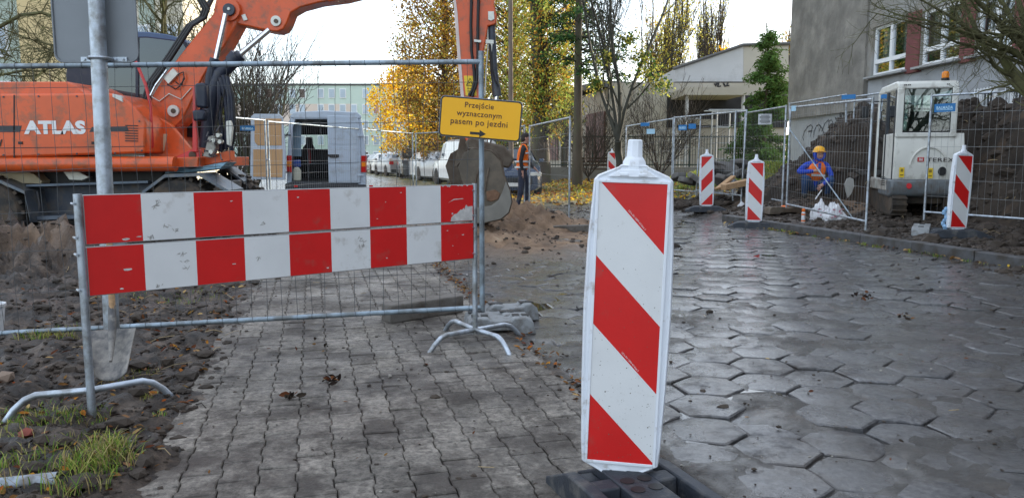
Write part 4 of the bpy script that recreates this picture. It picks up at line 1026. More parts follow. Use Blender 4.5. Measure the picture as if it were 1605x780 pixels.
# ================================================================ guide posts
def guide_post(label, loc, rz, lean=(0, 0), mirror=False, base_rz=0.0, group='striped guide posts', side_view=0, base_off=0.0):
    root = thing('guide_post', label, 'guide post', loc, rz, group, world=False)
    Mx = Matrix.Translation(Vector((0, 0, .088))) @ Euler((lean[0], lean[1], 0)).to_matrix().to_4x4()
    def X(vs): return [Mx @ Vector(v) for v in vs]
    # barrel shaped hollow body: outline in x,z with softly curved thickness
    out = [(-.045, 0), (-.075, .02), (-.137, .05), (-.143, .12), (-.151, .35), (-.155, .62), (-.150, .85), (-.136, 1.072), (-.122, 1.088), (-.052, 1.118), (-.045, 1.125)]
    out = out + [(-x, z) for x, z in reversed(out)]
    m_ = MB(); n_ = len(out); lay = []
    for (yy, k) in ((-.030, .90), (-.036, .965), (-.020, 1.0), (.020, 1.0), (.036, .965), (.030, .90)):
        lay.append([(x * k, yy, .585 + (z - .585) * (.985 if abs(k) < .95 else (.995 if k < 1 else 1))) for x, z in out])
    vs = [v for l in lay for v in l]; fs = []
    for k in range(len(lay) - 1):
        for i in range(n_): j = (i + 1) % n_; fs.append((k * n_ + i, k * n_ + j, (k + 1) * n_ + j, (k + 1) * n_ + i))
    fs += [tuple(range(n_)), tuple(range(len(lay) * n_ - 1, (len(lay) - 1) * n_ - 1, -1))]
    m_.add(X(vs), fs)
    m_.build('body', white_p, root, smooth=28, bevel=.0025)
    # ridge frame round the sheet
    m_ = MB(); fw, f0, f1 = .1165, .062, 1.062
    for (x0, x1, z0, z1) in ((-fw - .010, -fw, f0 - .01, f1 + .01), (fw, fw + .010, f0 - .01, f1 + .01), (-fw, fw, f0 - .01, f0), (-fw, fw, f1, f1 + .01)):
        v = [(x, y, z) for x in (x0, x1) for y in (-.042, -.028) for z in (z0, z1)]
        m_.add(X(v), [(0, 1, 3, 2), (4, 6, 7, 5), (0, 4, 5, 1), (2, 3, 7, 6), (0, 2, 6, 4), (1, 5, 7, 3)])
    m_.build('sheet_frame', white_p, root, bevel=.0015)
    # handle on top
    m_ = MB(); rotI = Mx
    def sec(prof):
        vs = []; 
        for (hx, hy, z) in prof:
            for k in range(8):
                a = math.pi / 4 * k + math.pi / 8; vs.append((hx * math.cos(a) * 1.08, hy * math.sin(a) * 1.08, z))
        fs = [(k * 8 + i, k * 8 + (i + 1) % 8, (k + 1) * 8 + (i + 1) % 8, (k + 1) * 8 + i) for k in range(len(prof) - 1) for i in range(8)]
        fs += [tuple(range(7, -1, -1)), tuple(range((len(prof) - 1) * 8, len(prof) * 8))]; m_.add(X(vs), fs)
    sec([(.060, .036, 1.09), (.042, .034, 1.110), (.039, .033, 1.135), (.033, .028, 1.146), (.027, .024, 1.153), (.0245, .0225, 1.208), (.021, .019, 1.212)])
    m_.add(X([(-.085, -.044, 1.083), (.085, -.044, 1.083), (.085, -.02, 1.083), (-.085, -.02, 1.083), (-.045, -.040, 1.108), (.045, -.040, 1.108), (.04, -.02, 1.112), (-.04, -.02, 1.112)]), [(0, 1, 5, 4), (1, 2, 6, 5), (2, 3, 7, 6), (3, 0, 4, 7), (4, 5, 6, 7), (3, 2, 1, 0)])
    for sx in (-1, 1): m_.add(X([(sx * .032 + x, y, z) for x in (-.015, .015) for y in (-.047, -.03) for z in (1.086, 1.096)]), [(0, 1, 3, 2), (4, 6, 7, 5), (0, 4, 5, 1), (2, 3, 7, 6), (0, 2, 6, 4), (1, 5, 7, 3)])
    m_.build('handle', white_p, root, smooth=35, bevel=.002)
    m_ = MB(); sec([(.075, .03, .05), (.062, .036, .03), (.034, .030, .012), (.031, .028, -.045)]); m_.build('spigot', white_p, root, smooth=35)
    # stripes
    yy = -.0385; s_ = -1 if mirror else 1
    def q(u, v): return (s_ * (-fw + 2 * fw * u), yy, f1 - (f1 - f0) * v)
    W = MB(); Rr = MB()
    def poly(mb_, pts, mi): mb_.add(X([q(u, v) for u, v in pts]), [tuple(range(len(pts)))], mi)
    st = MB()
    poly(st, [(.03, 0), (1, 0), (1, .243)], 0); poly(st, [(0, 0), (.03, 0), (1, .243), (1, .497), (0, .255)], 1)
    poly(st, [(0, .255), (1, .497), (1, .740), (0, .500)], 0); poly(st, [(0, .500), (1, .740), (1, .993), (0, .757)], 1)
    poly(st, [(0, .757), (1, .993), (1, 1), (0, 1)], 0)
    st.build('stripes', [red_s, white_s], root, recalc=False)
    # tiny print along the stripe
    if not mirror and side_view == 9:
        t_ = MB()
        for (u0, v0, u1, v1) in ((.42, .098, .68, .163), (.42, .600, .68, .665)):
            A_, B_ = Vector(q(u0, v0)), Vector(q(u1, v1)); d = (B_ - A_)
            text_mb('U21a EN 12899 A2 klasa 2', t_, A_ + Vector((.006, 0, .002)), d, (d.z * -1, 0, d.x) if False else Vector((-d.z, 0, d.x)), d.length, .006, ext=.0012, align='LEFT')
        t_.v = [tuple(v) for v in X(t_.v)] if False else t_.v
        vv = X(t_.v); t_.v = [tuple(v) for v in vv]
        t_.build('small_print', white_s, root, recalc=False)
        g = random.Random(8); d_ = MB()
        for k in range(260):
            u, v = g.random() * .96 + .02, g.random() ** .45 * .98 + .01; r = g.lognormvariate(-7.0, .45); c = Vector(q(u, v)) + Vector((0, -.0006, 0))
            d_.add(X([c + Vector((r * math.cos(a), 0, r * math.sin(a))) for a in (0, 1.2, 2.4, 3.6, 4.8)]), [(0, 1, 2, 3, 4)])
        d_.build('mud_specks', M('mud speck', (.14, .12, .10), .9, 0, 0), root, recalc=False)
    # rubber foot with sloping ends, hand holes and sockets
    b = MB(); Lf, Wf, Hf = .44, .205, .115
    Rb = Matrix.Rotation(base_rz, 3, 'Z'); bo_ = Vector((base_off, 0, 0))
    def Z(vs): return [Rb @ (Vector(v) + bo_) for v in vs]
    prof = [(-Lf, 0), (-Lf, .03), (-Lf * .62, Hf * .93), (-Lf * .5, Hf), (Lf * .5, Hf), (Lf * .62, Hf * .93), (Lf, .03), (Lf, 0)]
    def rib(y0, y1, pr, top=1.0): b.prism(Z([(x, y0, z * top) for x, z in pr]), Rb @ Vector((0, y1 - y0, 0)))
    rib(-Wf, -Wf + .05, prof); rib(Wf - .05, Wf, prof); rib(-.072, .072, prof, .999)
    low = [(-Lf, 0), (-Lf, .028), (-Lf * .62, .045), (Lf * .62, .045), (Lf, .028), (Lf, 0)]
    rib(-Wf + .0502, -.0722, low); rib(.0722, Wf - .0502, low)
    for x in (-.27, -.13, .13, .27):      # cross webs leaving deep pockets
        w_ = .045
        hz = Hf * .96 if abs(x) < .2 else .078
        for (y0, y1) in ((-Wf + .0503, -.0723), (.0723, Wf - .0503)): b.prism(Z([(x - w_, y0, .03), (x + w_, y0, .03), (x + w_ * .9, y0, hz), (x - w_ * .9, y0, hz)]), Rb @ Vector((0, y1 - y0, 0)))
    bo = b.build('rubber_foot', rubber, root, bevel=.007)
    for (x, y) in ((-.115, -.034), (-.115, .034), (-.04, -.034), (-.04, .034)) if base_off else ((.10, 0), (-.10, 0)): c = Rb @ (bo_ + Vector((x, y, Hf + .001))); m_ = MB(); m_.cyl(c, c + Vector((0, 0, .0015)), .0255, n=20); m_.build('socket_hole', black, bo)
    return root
p = gr(983, 783); 
g0 = guide_post('nearest and largest red and white guide post, standing in front between footway and road', (.392, 2.70, .008), R(-9), lean=(-.004, .030), base_rz=R(-60), side_view=9, base_off=.235)
def gp(px, py, Y, lab, mir, rz, lean=(0, 0), brz=0.0):
    p = at(px, py, Y); return guide_post(lab, (p.x, p.y, gzf(p.x, p.y) + .0), rz, lean, mir, brz)
gp(1497, 375, 10.9, 'striped guide post at the right in front of the fence and mini digger', False, R(-12) + .35, (0, .035), R(-25))
gp(1181, 345, 13.6, 'striped guide post on the end of the kerb left of the crouching worker', False, R(-8), (0, .01), R(-10))
gp(1107, 332, 16.2, 'striped guide post with stripes rising to the right, beside the stone slabs and planks', True, R(-5), (0, -.02), R(-8))
gp(958, 300, 28.0, 'tiny distant guide post on the verge directly behind the nearest one', False, R(-5))

# blue rag tied to the right guide post
rag = M('blue wrapped foil', (.25, .42, .62), .35, 0, .3, 20, .8, 60)
mb = MB(); g = random.Random(3); p = at(1481, 350, 10.92)
for k in range(9): mb.ell(p + Vector((g.gauss(0, .02), g.gauss(0, .01), -.12 + k * .04)), (.030, .02, .035), 6, 5, jit=.25, rng=g)
o = mb.build('foil_wrap', rag, smooth=60); tag(o, 'pale blue foil wrapped round the edge of the right guide post', 'foil')

# ================================================================ sign seen from behind, on its pole
YP = 4.42
sp = thing('sign_post', 'tall galvanised post at the left carrying a grey sign seen from behind', 'sign post', (at(172, 560, YP).x, YP, 0))
xb = at(172, 500, YP).x; xt = at(153, 30, YP).x
m_ = MB(); m_.cyl((xb + .004, YP, -.05), (at(146, -60, YP).x + .015, YP, 2.9), .043, n=20); m_.build('pole', galv_old_shade if False else galv, sp, smooth=40)
m_ = MB(); yb_ = YP + .06
A_, B_ = at(88, 97, yb_), at(217.5, 97, yb_); zb_ = A_.z; Hs = .72; r = .045
def rrect(x0, x1, z0, z1, r, y, n_=5):
    pts = []
    for (cx, cz, a0_) in ((x1 - r, z0 + r, -90), (x1 - r, z1 - r, 0), (x0 + r, z1 - r, 90), (x0 + r, z0 + r, 180)):
        for k in range(n_ + 1): a = R(a0_ + 90 * k / n_); pts.append(Vector((cx + r * math.cos(a), y, cz + r * math.sin(a))))
    return pts
m_.prism(rrect(A_.x, B_.x, zb_, zb_ + Hs, r, yb_), (0, .004, 0)); bk = m_.build('sign_back', plate, sp)
m_ = MB(); rp = rrect(A_.x, B_.x, zb_, zb_ + Hs, r, yb_ - .004); m_.tube(rp + [rp[0]], .0065, 6, caps=False); m_.build('folded_rim', plate, bk, smooth=50)
m_ = MB(); m_.prism(rrect(A_.x + .005, B_.x - .005, zb_ + .005, zb_ + Hs - .005, r, yb_ + .0045), (0, .001, 0)); m_.build('sign_face', blue, bk)
for zc in (zb_ + .012, zb_ + .55):
    m_ = MB(); xc = lerp(xb, xt, .8) - .003 * zc
    cx = at(156, 97, YP).x; m_.box((cx - .085, yb_ - .008, zc), (.09, .010, .026)); m_.box((cx + .085, yb_ - .008, zc), (.09, .010, .026))
    m_.tube([(cx - .055, yb_ - .01, zc), (cx - .05, YP - .02, zc), (cx - .03, YP - .047, zc), (cx + .03, YP - .047, zc), (cx + .05, YP - .02, zc), (cx + .055, yb_ - .01, zc)], .010, 6)
    for sx in (-.11, .11, -.07, .07): m_.cyl((cx + sx, yb_ - .022, zc), (cx + sx, yb_ - .008, zc), .008, n=6)
    m_.build('bracket', galv, sp, smooth=40)

# yellow notice on the near fence post
YS = 5.54
ys_ = thing('yellow_sign', 'yellow pedestrian diversion sign with black border tilted on the near fence post', 'sign', at(754, 187, YS))
TL, TR, BR_, BL_ = at(691, 149.5, YS), at(820, 159, YS), at(815, 224, YS), at(687, 212, YS)
ex = ((TR - TL) + (BR_ - BL_)).normalized(); ez = Vector((0, 1, 0)).cross(ex) * -1; ez = Vector((-ex.z, 0, ex.x)); cen = (TL + TR + BR_ + BL_) / 4
Wy = ((TR - TL).length + (BR_ - BL_).length) / 2; Hy = ((TL - BL_).length + (TR - BR_).length) / 2
def rr2(w_, h_, r, off):
    pts = []
    for (cx, cz, a0_) in ((w_ / 2 - r, -h_ / 2 + r, -90), (w_ / 2 - r, h_ / 2 - r, 0), (-w_ / 2 + r, h_ / 2 - r, 90), (-w_ / 2 + r, -h_ / 2 + r, 180)):
        for k in range(7): a = R(a0_ + 90 * k / 6); pts.append(cen + ex * (cx + r * math.cos(a)) + ez * (cz + r * math.sin(a)) + Vector((0, -off, 0)))
    return pts
m_ = MB(); m_.prism(rr2(Wy, Hy, .03, 0), (0, .018, 0)); m_.build('sign_board', M('sign edge', (.25, .27, .30), .5, .3, .1), ys_, bevel=.002)
m_ = MB(); m_.prism(rr2(Wy - .006, Hy - .006, .028, .0012), (0, .001, 0)); m_.build('black_border', black_p, ys_)
m_ = MB(); m_.prism(rr2(Wy - .024, Hy - .024, .022, .003), (0, .001, 0)); m_.build('yellow_sheet', yellow_s, ys_)
m_ = MB(); o_ = cen + Vector((0, -.0035, 0))
for (tx, zc, w_, xo) in (('Przejście', .072, .205, -.015), ('wyznaczonym', .012, .320, -.012), ('pasem po jezdni', -.048, .405, -.008)):
    text_mb(tx, m_, o_ + ez * zc + ex * xo, ex, ez, w_, None, ext=.0015, spacing=1.06, bold=.008)
m_.build('lettering', brown_p, ys_, recalc=False)
m_ = MB(); ar = [(-.055, -.009), (.012, -.009), (.012, -.026), (.058, 0), (.012, .026), (.012, .009), (-.055, .009)]
m_.add([o_ + ex * (x - .012) + ez * (z - .105) + Vector((0, -.0015, 0)) for x, z in ar], [tuple(range(7))]); m_.build('arrow', black_p, ys_, recalc=False)
m_ = MB(); 
for z in (.10, -.11): c = cen + ez * z; m_.tube([(xR - .035, YS + .02, c.z), (xR - .03, YS + .085, c.z), (xR + .03, YS + .085, c.z), (xR + .035, YS + .02, c.z)], .006, 5)
m_.build('bracket', galv, ys_)

# ================================================================ shovel, pipe, bucket and the like
m_sh = M('dirty shovel steel', (.27, .25, .225), .6, .2, .2, 6, .5, 40, dirt=(.08, .08, .085), da=.7, ds=11)
YSH = 4.02
sh = thing('shovel', 'broad steel shovel with muddy blade leaning against the sign post', 'shovel', gr(172, 602))
corner = [(138, 518), (160, 521), (168, 520), (176, 519), (186, 518), (213, 515), (209, 545), (203, 575), (196, 588), (180, 594), (160, 596), (146, 590), (141, 570), (137, 545)]
nx_, nz_ = 14, 12; vs = []
def shp(u, v):
    x = lerp(lerp(137, 213, u), lerp(143, 199, u), v); y = lerp(lerp(519, 514, u), 597 - 14 * abs(2 * u - 1) ** 2.5, v)
    Y = YSH + .16 * (1 - v) + .10 - .045 * (1 - (2 * u - 1) ** 2) * (1 - v * .5)
    Y = lerp(4.30, 4.05, v) + .035 * (1 - (2 * u - 1) ** 2)
    return at(x, y, Y)
for j in range(nz_ + 1):
    for i in range(nx_ + 1): vs.append(shp(i / nx_, j / nz_))
fs = [(j * (nx_ + 1) + i, j * (nx_ + 1) + i + 1, (j + 1) * (nx_ + 1) + i + 1, (j + 1) * (nx_ + 1) + i) for j in range(nz_) for i in range(nx_)]
m_ = MB(); m_.add(vs, fs); bl = m_.build('blade', m_sh, sh, smooth=60, recalc=False); so_ = bl.modifiers.new('t', 'SOLIDIFY'); so_.thickness = .004
m_ = MB(); m_.tube([at(173.5, 566, 4.12), at(174, 556, 4.15), at(176, 520, 4.25), at(176, 487, 4.30), at(176, 478, 4.31)], [.008, .013, .022, .022, .021], 10); m_.build('socket', m_sh, sh, smooth=50)
m_ = MB(); m_.tube([at(176, 484, 4.30), at(174, 440, 4.33), at(172, 380, 4.36)], .0175, 10); m_.build('wooden_handle', wood, sh, smooth=50)
# pipe in the grass
m_pipe = M('pipe steel', (.30, .34, .39), .45, .5, .12, 8, .2, 50, dirt=(.15, .14, .13), da=.4, ds=8)
a = gr(-60, 768, .045); b = gr(90, 752, .045)
pp = thing('steel_pipe', 'short cut off grey steel pipe lying on the grass in the near left corner', 'pipe', (a.x, a.y, 0))
d = (b - a).normalized(); n_ = 24; ax = d.orthogonal().normalized(); ay = d.cross(ax); vs = []
for (pnt, r) in ((a, .032), (b, .032), (b, .028), (b - d * .25, .028)):
    for k in range(n_): an = 2 * math.pi * k / n_; vs.append(pnt + ax * math.cos(an) * r + ay * math.sin(an) * r)
m_ = MB(); m_.add(vs, [(j * n_ + k, j * n_ + (k + 1) % n_, (j + 1) * n_ + (k + 1) % n_, (j + 1) * n_ + k) for j in range(3) for k in range(n_)]); m_.build('tube', m_pipe, pp, smooth=40, recalc=False)
m_ = MB(); c = b - d * .25; m_.cyl(c, c - d * .002, .0278, n=24); m_.build('dark_bore', black, pp)
# white bucket at the left edge
wbk = M('white bucket plastic', (.62, .64, .66), .45, 0, .05, 4, dirt=(.3, .28, .25), da=.4)
p = gr(-14, 520); bkt = thing('plastic_bucket', 'white plastic bucket cut off by the left edge of the photo', 'bucket', (p.x, p.y, gzf(p.x, p.y)), world=False)
m_ = MB(); m_.lathe([(.075, 0), (.098, .19), (.106, .192), (.106, .21), (.098, .212), (.094, .205), (.072, .01)], (0, 0, 0), 24); m_.build('pail', wbk, bkt, smooth=40)
m_ = MB(); m_.tube([(.1 * math.cos(a_), -.02 - .06 * math.sin(a_), .19 - .09 * math.sin(a_)) for a_ in np.linspace(0, math.pi, 12)], .003, 6); m_.build('handle', galv, bkt)
# a thrown brick and branches in the left soil
brickm = M('broken brick', (.20, .05, .035), .9, 0, .25, 8, 1, 50)
for i, (px, py, sz, rz, lab) in enumerate(((42, 691, (.07, .05, .035), .5, 'red broken brick piece in the grass near the barrier foot'), (10, 600, (.12, .08, .07), 1.1, 'pale brown stone half buried at the left edge'), (165, 520, (.1, .06, .05), .3, ''))):
    if not lab: continue
    p = gr(px, py); mb = MB(); g = random.Random(i); lump(mb, (p.x, p.y, gzf(p.x, p.y) + .015), sz[0] * .6, g, .6); o = mb.build('broken_stone', brickm if i == 0 else M('tan stone', (.22, .16, .12), .9, 0, .3, 5), smooth=30); tag(o, lab, 'stone')
mb = MB(); g = random.Random(31)
for k in range(150):
    y = 2.5 * (11 / 2.5) ** g.random(); t = T_SW0 + .1 - abs(g.gauss(0, 1.2)); s_ = (y - TD.y * t) / SD.y; q = ts(t, s_); L_ = g.uniform(.05, .22); a = g.uniform(0, 6.28); z = gzf(q.x, q.y) + .01
    e = (q.x + L_ * math.cos(a), q.y + L_ * math.sin(a)); zz = gzf(*e) + .012; mi_ = ((q.x + e[0]) / 2 + g.gauss(0, .01), (q.y + e[1]) / 2 + g.gauss(0, .01), (z + zz) / 2 + .012)
    mb.tube([(q.x, q.y, z), mi_, (e[0], e[1], zz)], g.uniform(.0012, .004), 4, g.choice([0, 0, 1]))
for k in range(50):
    t = g.uniform(-.5, 7); s_ = 2 * (12 / 2) ** g.random(); q = ts(t, s_); L_ = g.uniform(.02, .08); a = g.uniform(0, 6.28)
    mb.tube([(q.x, q.y, .017), (q.x + L_ * math.cos(a), q.y + L_ * math.sin(a), .017)], g.uniform(.001, .0025), 4, g.choice([0, 1]))
o = mb.build('twigs_and_straw', [bark_dark, M('straw', (.36, .27, .15), .8, 0, .2)], recalc=False); tag(o, 'thin dark twigs and straw scattered over the soil and paving', 'twigs', kind='stuff')
# ================================================================ large orange wheeled digger
Y0 = 10.6
ex_ = thing('wheeled_excavator', 'large orange wheeled digger with its arm reaching over the striped barrier', 'excavator', at(150, 385, Y0 + 1.2))
def part(name, pts, Y, th, m, parent=ex_, bevel=.012):
    b_ = MB(); b_.pxp(pts, Y, th); return b_.build(name, m, parent, bevel=bevel)
m_strp0 = M('vent shadow', (.03, .02, .018), .7, 0, 0)
hs = part('engine_housing', [(-130, 148), (-130, 240), (0, 247.5), (228, 240), (228, 192), (214, 172), (191, 151), (174, 146.5), (0, 147), ], Y0, 2.3, orange, bevel=.03)
part('engine_cover', [(-130, 128.5), (104, 128), (121, 136), (130, 145), (130, 150), (-130, 150)], Y0 + .15, 2.0, orange, bevel=.03)
part('worklight', [(176, 147), (190, 151), (192, 160), (176, 152)], Y0 - .03, .12, M('lamp lens', (.55, .56, .52), .15, 0, .1), hs, .004)
for (x0, x1, y0, y1) in ((21, 23, 149, 247), ): part('door_gap', [(x0, y0), (x1, y0), (x1, y1), (x0, y1)], Y0 - .004, .01, black, hs, 0)
part('door_gap', [(150, 150), (151.2, 150), (151.2, 243), (150, 243)], Y0 - .004, .01, black, hs, 0); part('door_gap', [(-130, 233), (226, 229), (226, 230), (-130, 234)], Y0 - .004, .01, black, hs, 0)
for (px, py) in ((28, 222), (143, 222)): part('latch', [(px, py), (px + 7, py), (px + 7, py + 4), (px, py + 4)], Y0 - .012, .014, black, hs, .002)
for k in range(7): part('vent_slat', [(196, 196 + 4 * k), (216, 196.5 + 4 * k), (216, 198 + 4 * k), (196, 197.5 + 4 * k)], Y0 - .008, .014, m_strp0, hs, 0)
for (px, py) in ((5, 152), (60, 151), (120, 151), (165, 152), (5, 243), (60, 242), (120, 241), (180, 240), (218, 190), (222, 236)):
    b_ = MB(); c = at(px, py, Y0 - .01); b_.cyl(c, c + Vector((0, .012, 0)), .012, n=8); b_.build('bolt', dsteel, hs)
# stripe and letters
m_strp = M('charcoal stripe', (.035, .037, .042), .5, 0, 0)
part('stripe', [(-130, 197), (34, 197), (31, 207), (-130, 207)], Y0 - .004, .006, m_strp, hs, 0)
part('stripe', [(144, 199), (199, 198), (202, 206), (140, 207)], Y0 - .004, .006, m_strp, hs, 0)
m_ = MB(); pA_ = at(38, 210.5, Y0 - .004); pB_ = at(135, 210.5, Y0 - .004); hT = at(38, 189, Y0).z - pA_.z
text_mb('ATLAS', m_, pA_ + Vector((0, 0, 0)), (1, 0, 0), (0, 0, 1), (pB_ - pA_).length, hT, ext=.003, bold=.055, align='LEFT', spacing=1.0)
m_.build('lettering', M('white lettering', (.72, .72, .72), .5, 0, .04), hs, recalc=False)
m_ = MB(); text_mb('W', m_, at(-10, 230, Y0 - .004), (1, 0, 0), (0, 0, 1), .13, .10, ext=.003, bold=.04, align='LEFT'); m_.build('model_lettering', black_p, hs, recalc=False)
b_ = MB(); pz = at(0, 257, Y0).z; b_.tube([(at(-130, 255, Y0).x, Y0 + .06, at(0, 258, Y0).z), (at(272, 255, Y0).x, Y0 + .06, at(272, 257, Y0).z)], .105, 16); b_.build('side_rail', orange, ex_, smooth=50)
part('deck', [(-130, 249), (240, 247), (310, 246), (310, 262), (-130, 262)], Y0 + .15, 2.1, orange, bevel=.01)
# front boom mount
part('boom_mount', [(226, 188), (252, 186), (268, 196), (300, 236), (306, 250), (226, 250)], Y0 + .55, .10, orange, bevel=.01)
part('boom_mount', [(226, 188), (252, 186), (268, 196), (300, 236), (306, 250), (226, 250)], Y0 + 1.35, .10, orange, bevel=.01)
part('bracket_plate', [(275, 246), (304, 232), (312, 234), (312, 252), (300, 262), (273, 260)], Y0 + .35, .12, redpaint, bevel=.01)
part('front_plate', [(304, 248), (360, 236), (361, 252), (306, 262)], Y0 + .40, .2, orange, bevel=.008)
part('decal', [(252, 210), (262, 210), (257, 236), (253, 238)], Y0 + .54, .01, M('sticker', (.55, .42, .28), .5, 0, .1), bevel=0)
b_ = MB()
for (px, py, r) in ((242, 199, .045), (301, 243, .05)): c = at(px, py, Y0 + .33 if px > 250 else Y0 + .52); b_.cyl(c, c + Vector((0, .3, 0)), r, n=16)
b_.build('pivot_pin', mudsteel, ex_, smooth=40)
# lower boom
YBm = Y0 + .78
lb = part('lower_boom', [(238, 150), (262, 112), (300, 64), (334, 22), (340, 8), (352, -2), (366, 2), (375, 14), (372, 36), (352, 72), (330, 100), (312, 132), (295, 170), (284, 190), (268, 206), (252, 205), (238, 186), (233, 168)], YBm, .42, orange, bevel=.02)
def disc(px, py, r, Y, m, name, parent, th=.05, n=24):
    b_ = MB(); c = at(px, py, Y); b_.cyl(c, c + Vector((0, th, 0)), r, n=n); return b_.build(name, m, parent, smooth=40, bevel=.004)
pinm = M('zinc pin cap', (.55, .55, .5), .4, .4, .1, 20)
part('cheek', [(252, 196), (256, 172), (270, 164), (284, 170), (286, 186), (272, 200)], YBm - .03, .03, orange, lb, .006)
disc(271, 174, .085, YBm - .07, pinm, 'pin_cap', lb); disc(271, 174, .035, YBm - .085, mudsteel, 'pin', lb)
disc(358, 15, .16, YBm - .05, orange, 'boss', lb); disc(358, 15, .085, YBm - .10, dsteel, 'pin_cap', lb); disc(358, 14, .022, YBm - .12, pinm, 'pin', lb)
# upper boom and its extension beyond the frame
ub = part('upper_boom', [(334, 18), (340, -8), (356, -40), (420, -62), (560, -92), (700, -112), (765, -108), (780, -86), (772, -66), (700, -48), (600, -16), (540, -1), (500, 4), (470, 12), (456, 20), (450, 36), (444, 46), (434, 50), (424, 49), (400, 44), (372, 38), (350, 30)], YBm + .03, .36, orange, bevel=.02)
disc(432, 33, .075, YBm - .0, pinm, 'pin_cap', ub); disc(432, 33, .03, YBm - .02, mudsteel, 'pin', ub)
part('small_plate', [(378, 24), (384, 22), (388, 31), (382, 33)], YBm + .0, .02, pinm, ub, .002)
# stick
st_k = part('stick', [(708, -70), (710, -10), (714, 20), (719, 90), (724, 150), (728, 215), (738, 236), (748, 232), (752, 151), (757, 85), (765, 41), (777, 38), (779, 24), (774, 6), (776, -40), (784, -92), (764, -118), (730, -112)], YBm + .05, .30, orange, bevel=.014)
part('edge_strip', [(710, -10), (713, -10), (717, 20), (722, 90), (727, 150), (730, 200), (725, 200), (722, 150), (717, 90), (712, 20)], YBm + .043, .02, M('pale edge', (.62, .52, .48), .5, 0, .1, 5), st_k, .002)  # pale strip along the left edge of the stick
part('clevis', [(765, 18), (774, 18), (775, 30), (770, 33), (765, 31)], YBm + .03, .03, pinm, st_k, .003)
b_ = MB(); s1 = at(728, 121, YBm + .04); 
wy = M('yellow warning label', (.80, .55, .03), .5, 0, .03); part('warning_label', [(727, 119), (745, 119), (747, 150), (730, 150)], YBm + .041, .008, wy, st_k, 0)
b_ = MB(); b_.tube([at(x, y, YBm + .038) for x, y in ((731, 134), (736.5, 123), (743, 134), (731, 134))], .005, 4, caps=False); b_.tube([at(x, y, YBm + .038) for x, y in ((734, 131), (738, 128), (740, 132))], .006, 4); b_.tube([at(x, y, YBm + .038) for x, y in ((732, 139), (744, 139))], .003, 4); b_.tube([at(x, y, YBm + .038) for x, y in ((732, 143), (744, 143))], .003, 4); b_.build('warning_symbol', black_p, st_k)
# hoses down the stick
def hose(pts, r, Y, m=black, name='hose', parent=st_k, n=8):
    b_ = MB(); b_.tube([at(p[0], p[1], Y + (p[2] if len(p) > 2 else 0)) for p in pts], r, n); return b_.build(name, m, parent, smooth=60)
hose([(740, -60), (739, 0), (738, 40), (739, 80), (743, 110), (744, 128), (740, 142), (735, 150)], .022, YBm + .0)
hose([(752, -60), (750, 0), (749, 40), (749, 84), (748, 110), (747, 130), (743, 142), (740, 152)], .022, YBm + .0)
part('hose_clip', [(743, 62), (754, 63), (754, 67), (743, 66)], YBm - .03, .05, pinm, st_k, .003)
# bucket cylinder beside the stick
cy = hose([(770, 36), (774, 110), (778, 140)], .055, YBm + .15, dsteel, 'bucket_cylinder', ex_, 16)
b_ = MB(); b_.cyl(at(777, 132, YBm + .15), at(779, 151, YBm + .15), .065, n=16); b_.build('cylinder_gland', dsteel, cy, smooth=40)
b_ = MB(); b_.cyl(at(779, 148, YBm + .15), at(766, 228, YBm + .15), .035, n=12); b_.build('cylinder_rod', chrome, cy, smooth=40)
hose([(764, 40), (765, 70), (762, 110), (760, 150)], .012, YBm + .1, pinm, 'steel_pipe', cy)
hose([(768, 70), (771, 105), (776, 125), (782, 135)], .016, YBm + .05, black, 'hose', cy)
part('pipe_clip', [(761, 62), (774, 63), (774, 69), (761, 68)], YBm + .07, .05, pinm, cy, .003); part('pipe_clip', [(768, 69), (772, 69), (771, 82), (768, 81)], YBm + .06, .05, pinm, cy, .003)
# bucket linkage and bucket, caked in dry mud
lk = part('bucket_link', [(728, 222), (740, 214), (760, 222), (790, 228), (801, 240), (806, 250), (798, 264), (786, 262), (760, 250), (736, 248)], YBm - .02, .5, mudsteel, bevel=.03)
disc(744, 240, .075, YBm - .06, dsteel, 'pin_cap', lk); disc(744, 240, .045, YBm - .08, mudsteel, 'pin', lk)
part('bucket_link', [(722, 210), (745, 212), (752, 236), (745, 250), (728, 246), (716, 262), (712, 262)], YBm + .1, .1, mudsteel, bevel=.01)
b_ = MB(); Yk0, Yk1 = Y0 + .35, Y0 + 1.75
prof = [(741, 232), (770, 236), (786, 252), (790, 276), (799, 298), (802, 316), (797, 333), (785, 343), (762, 348), (744, 350)]
sh_k = (-.30, 1.0)   # the bucket is turned slightly, so its far side shifts left
def bk(px, py, k): p = at(px, py, Yk0); return p + Vector((sh_k[0] * k, (Yk1 - Yk0) * k, 0))
n_ = len(prof); vs = [bk(x, y, 0) for x, y in prof] + [bk(x, y, 1) for x, y in prof]
b_.add(vs, [(i, i + 1, n_ + i + 1, n_ + i) for i in range(n_ - 1)])
bsh = b_.build('bucket_shell', mudsteel, ex_, smooth=40, recalc=False); so_ = bsh.modifiers.new('t', 'SOLIDIFY'); so_.thickness = .03; so_.offset = 0
sidem = M('worn grey bucket plate', (.105, .088, .068), .6, .35, .12, 4, .5, 40, dirt=(.15, .12, .09), da=.5, ds=4)
for k in (0, 1):
    b_ = MB(); pl = [bk(x, y, k) for x, y in prof + [(742, 318), (726, 290), (718, 262), (727, 240)]]; b_.prism(pl, (0, .03, 0)); b_.build('bucket_side', sidem if k == 0 else mudsteel, bsh, bevel=.006)
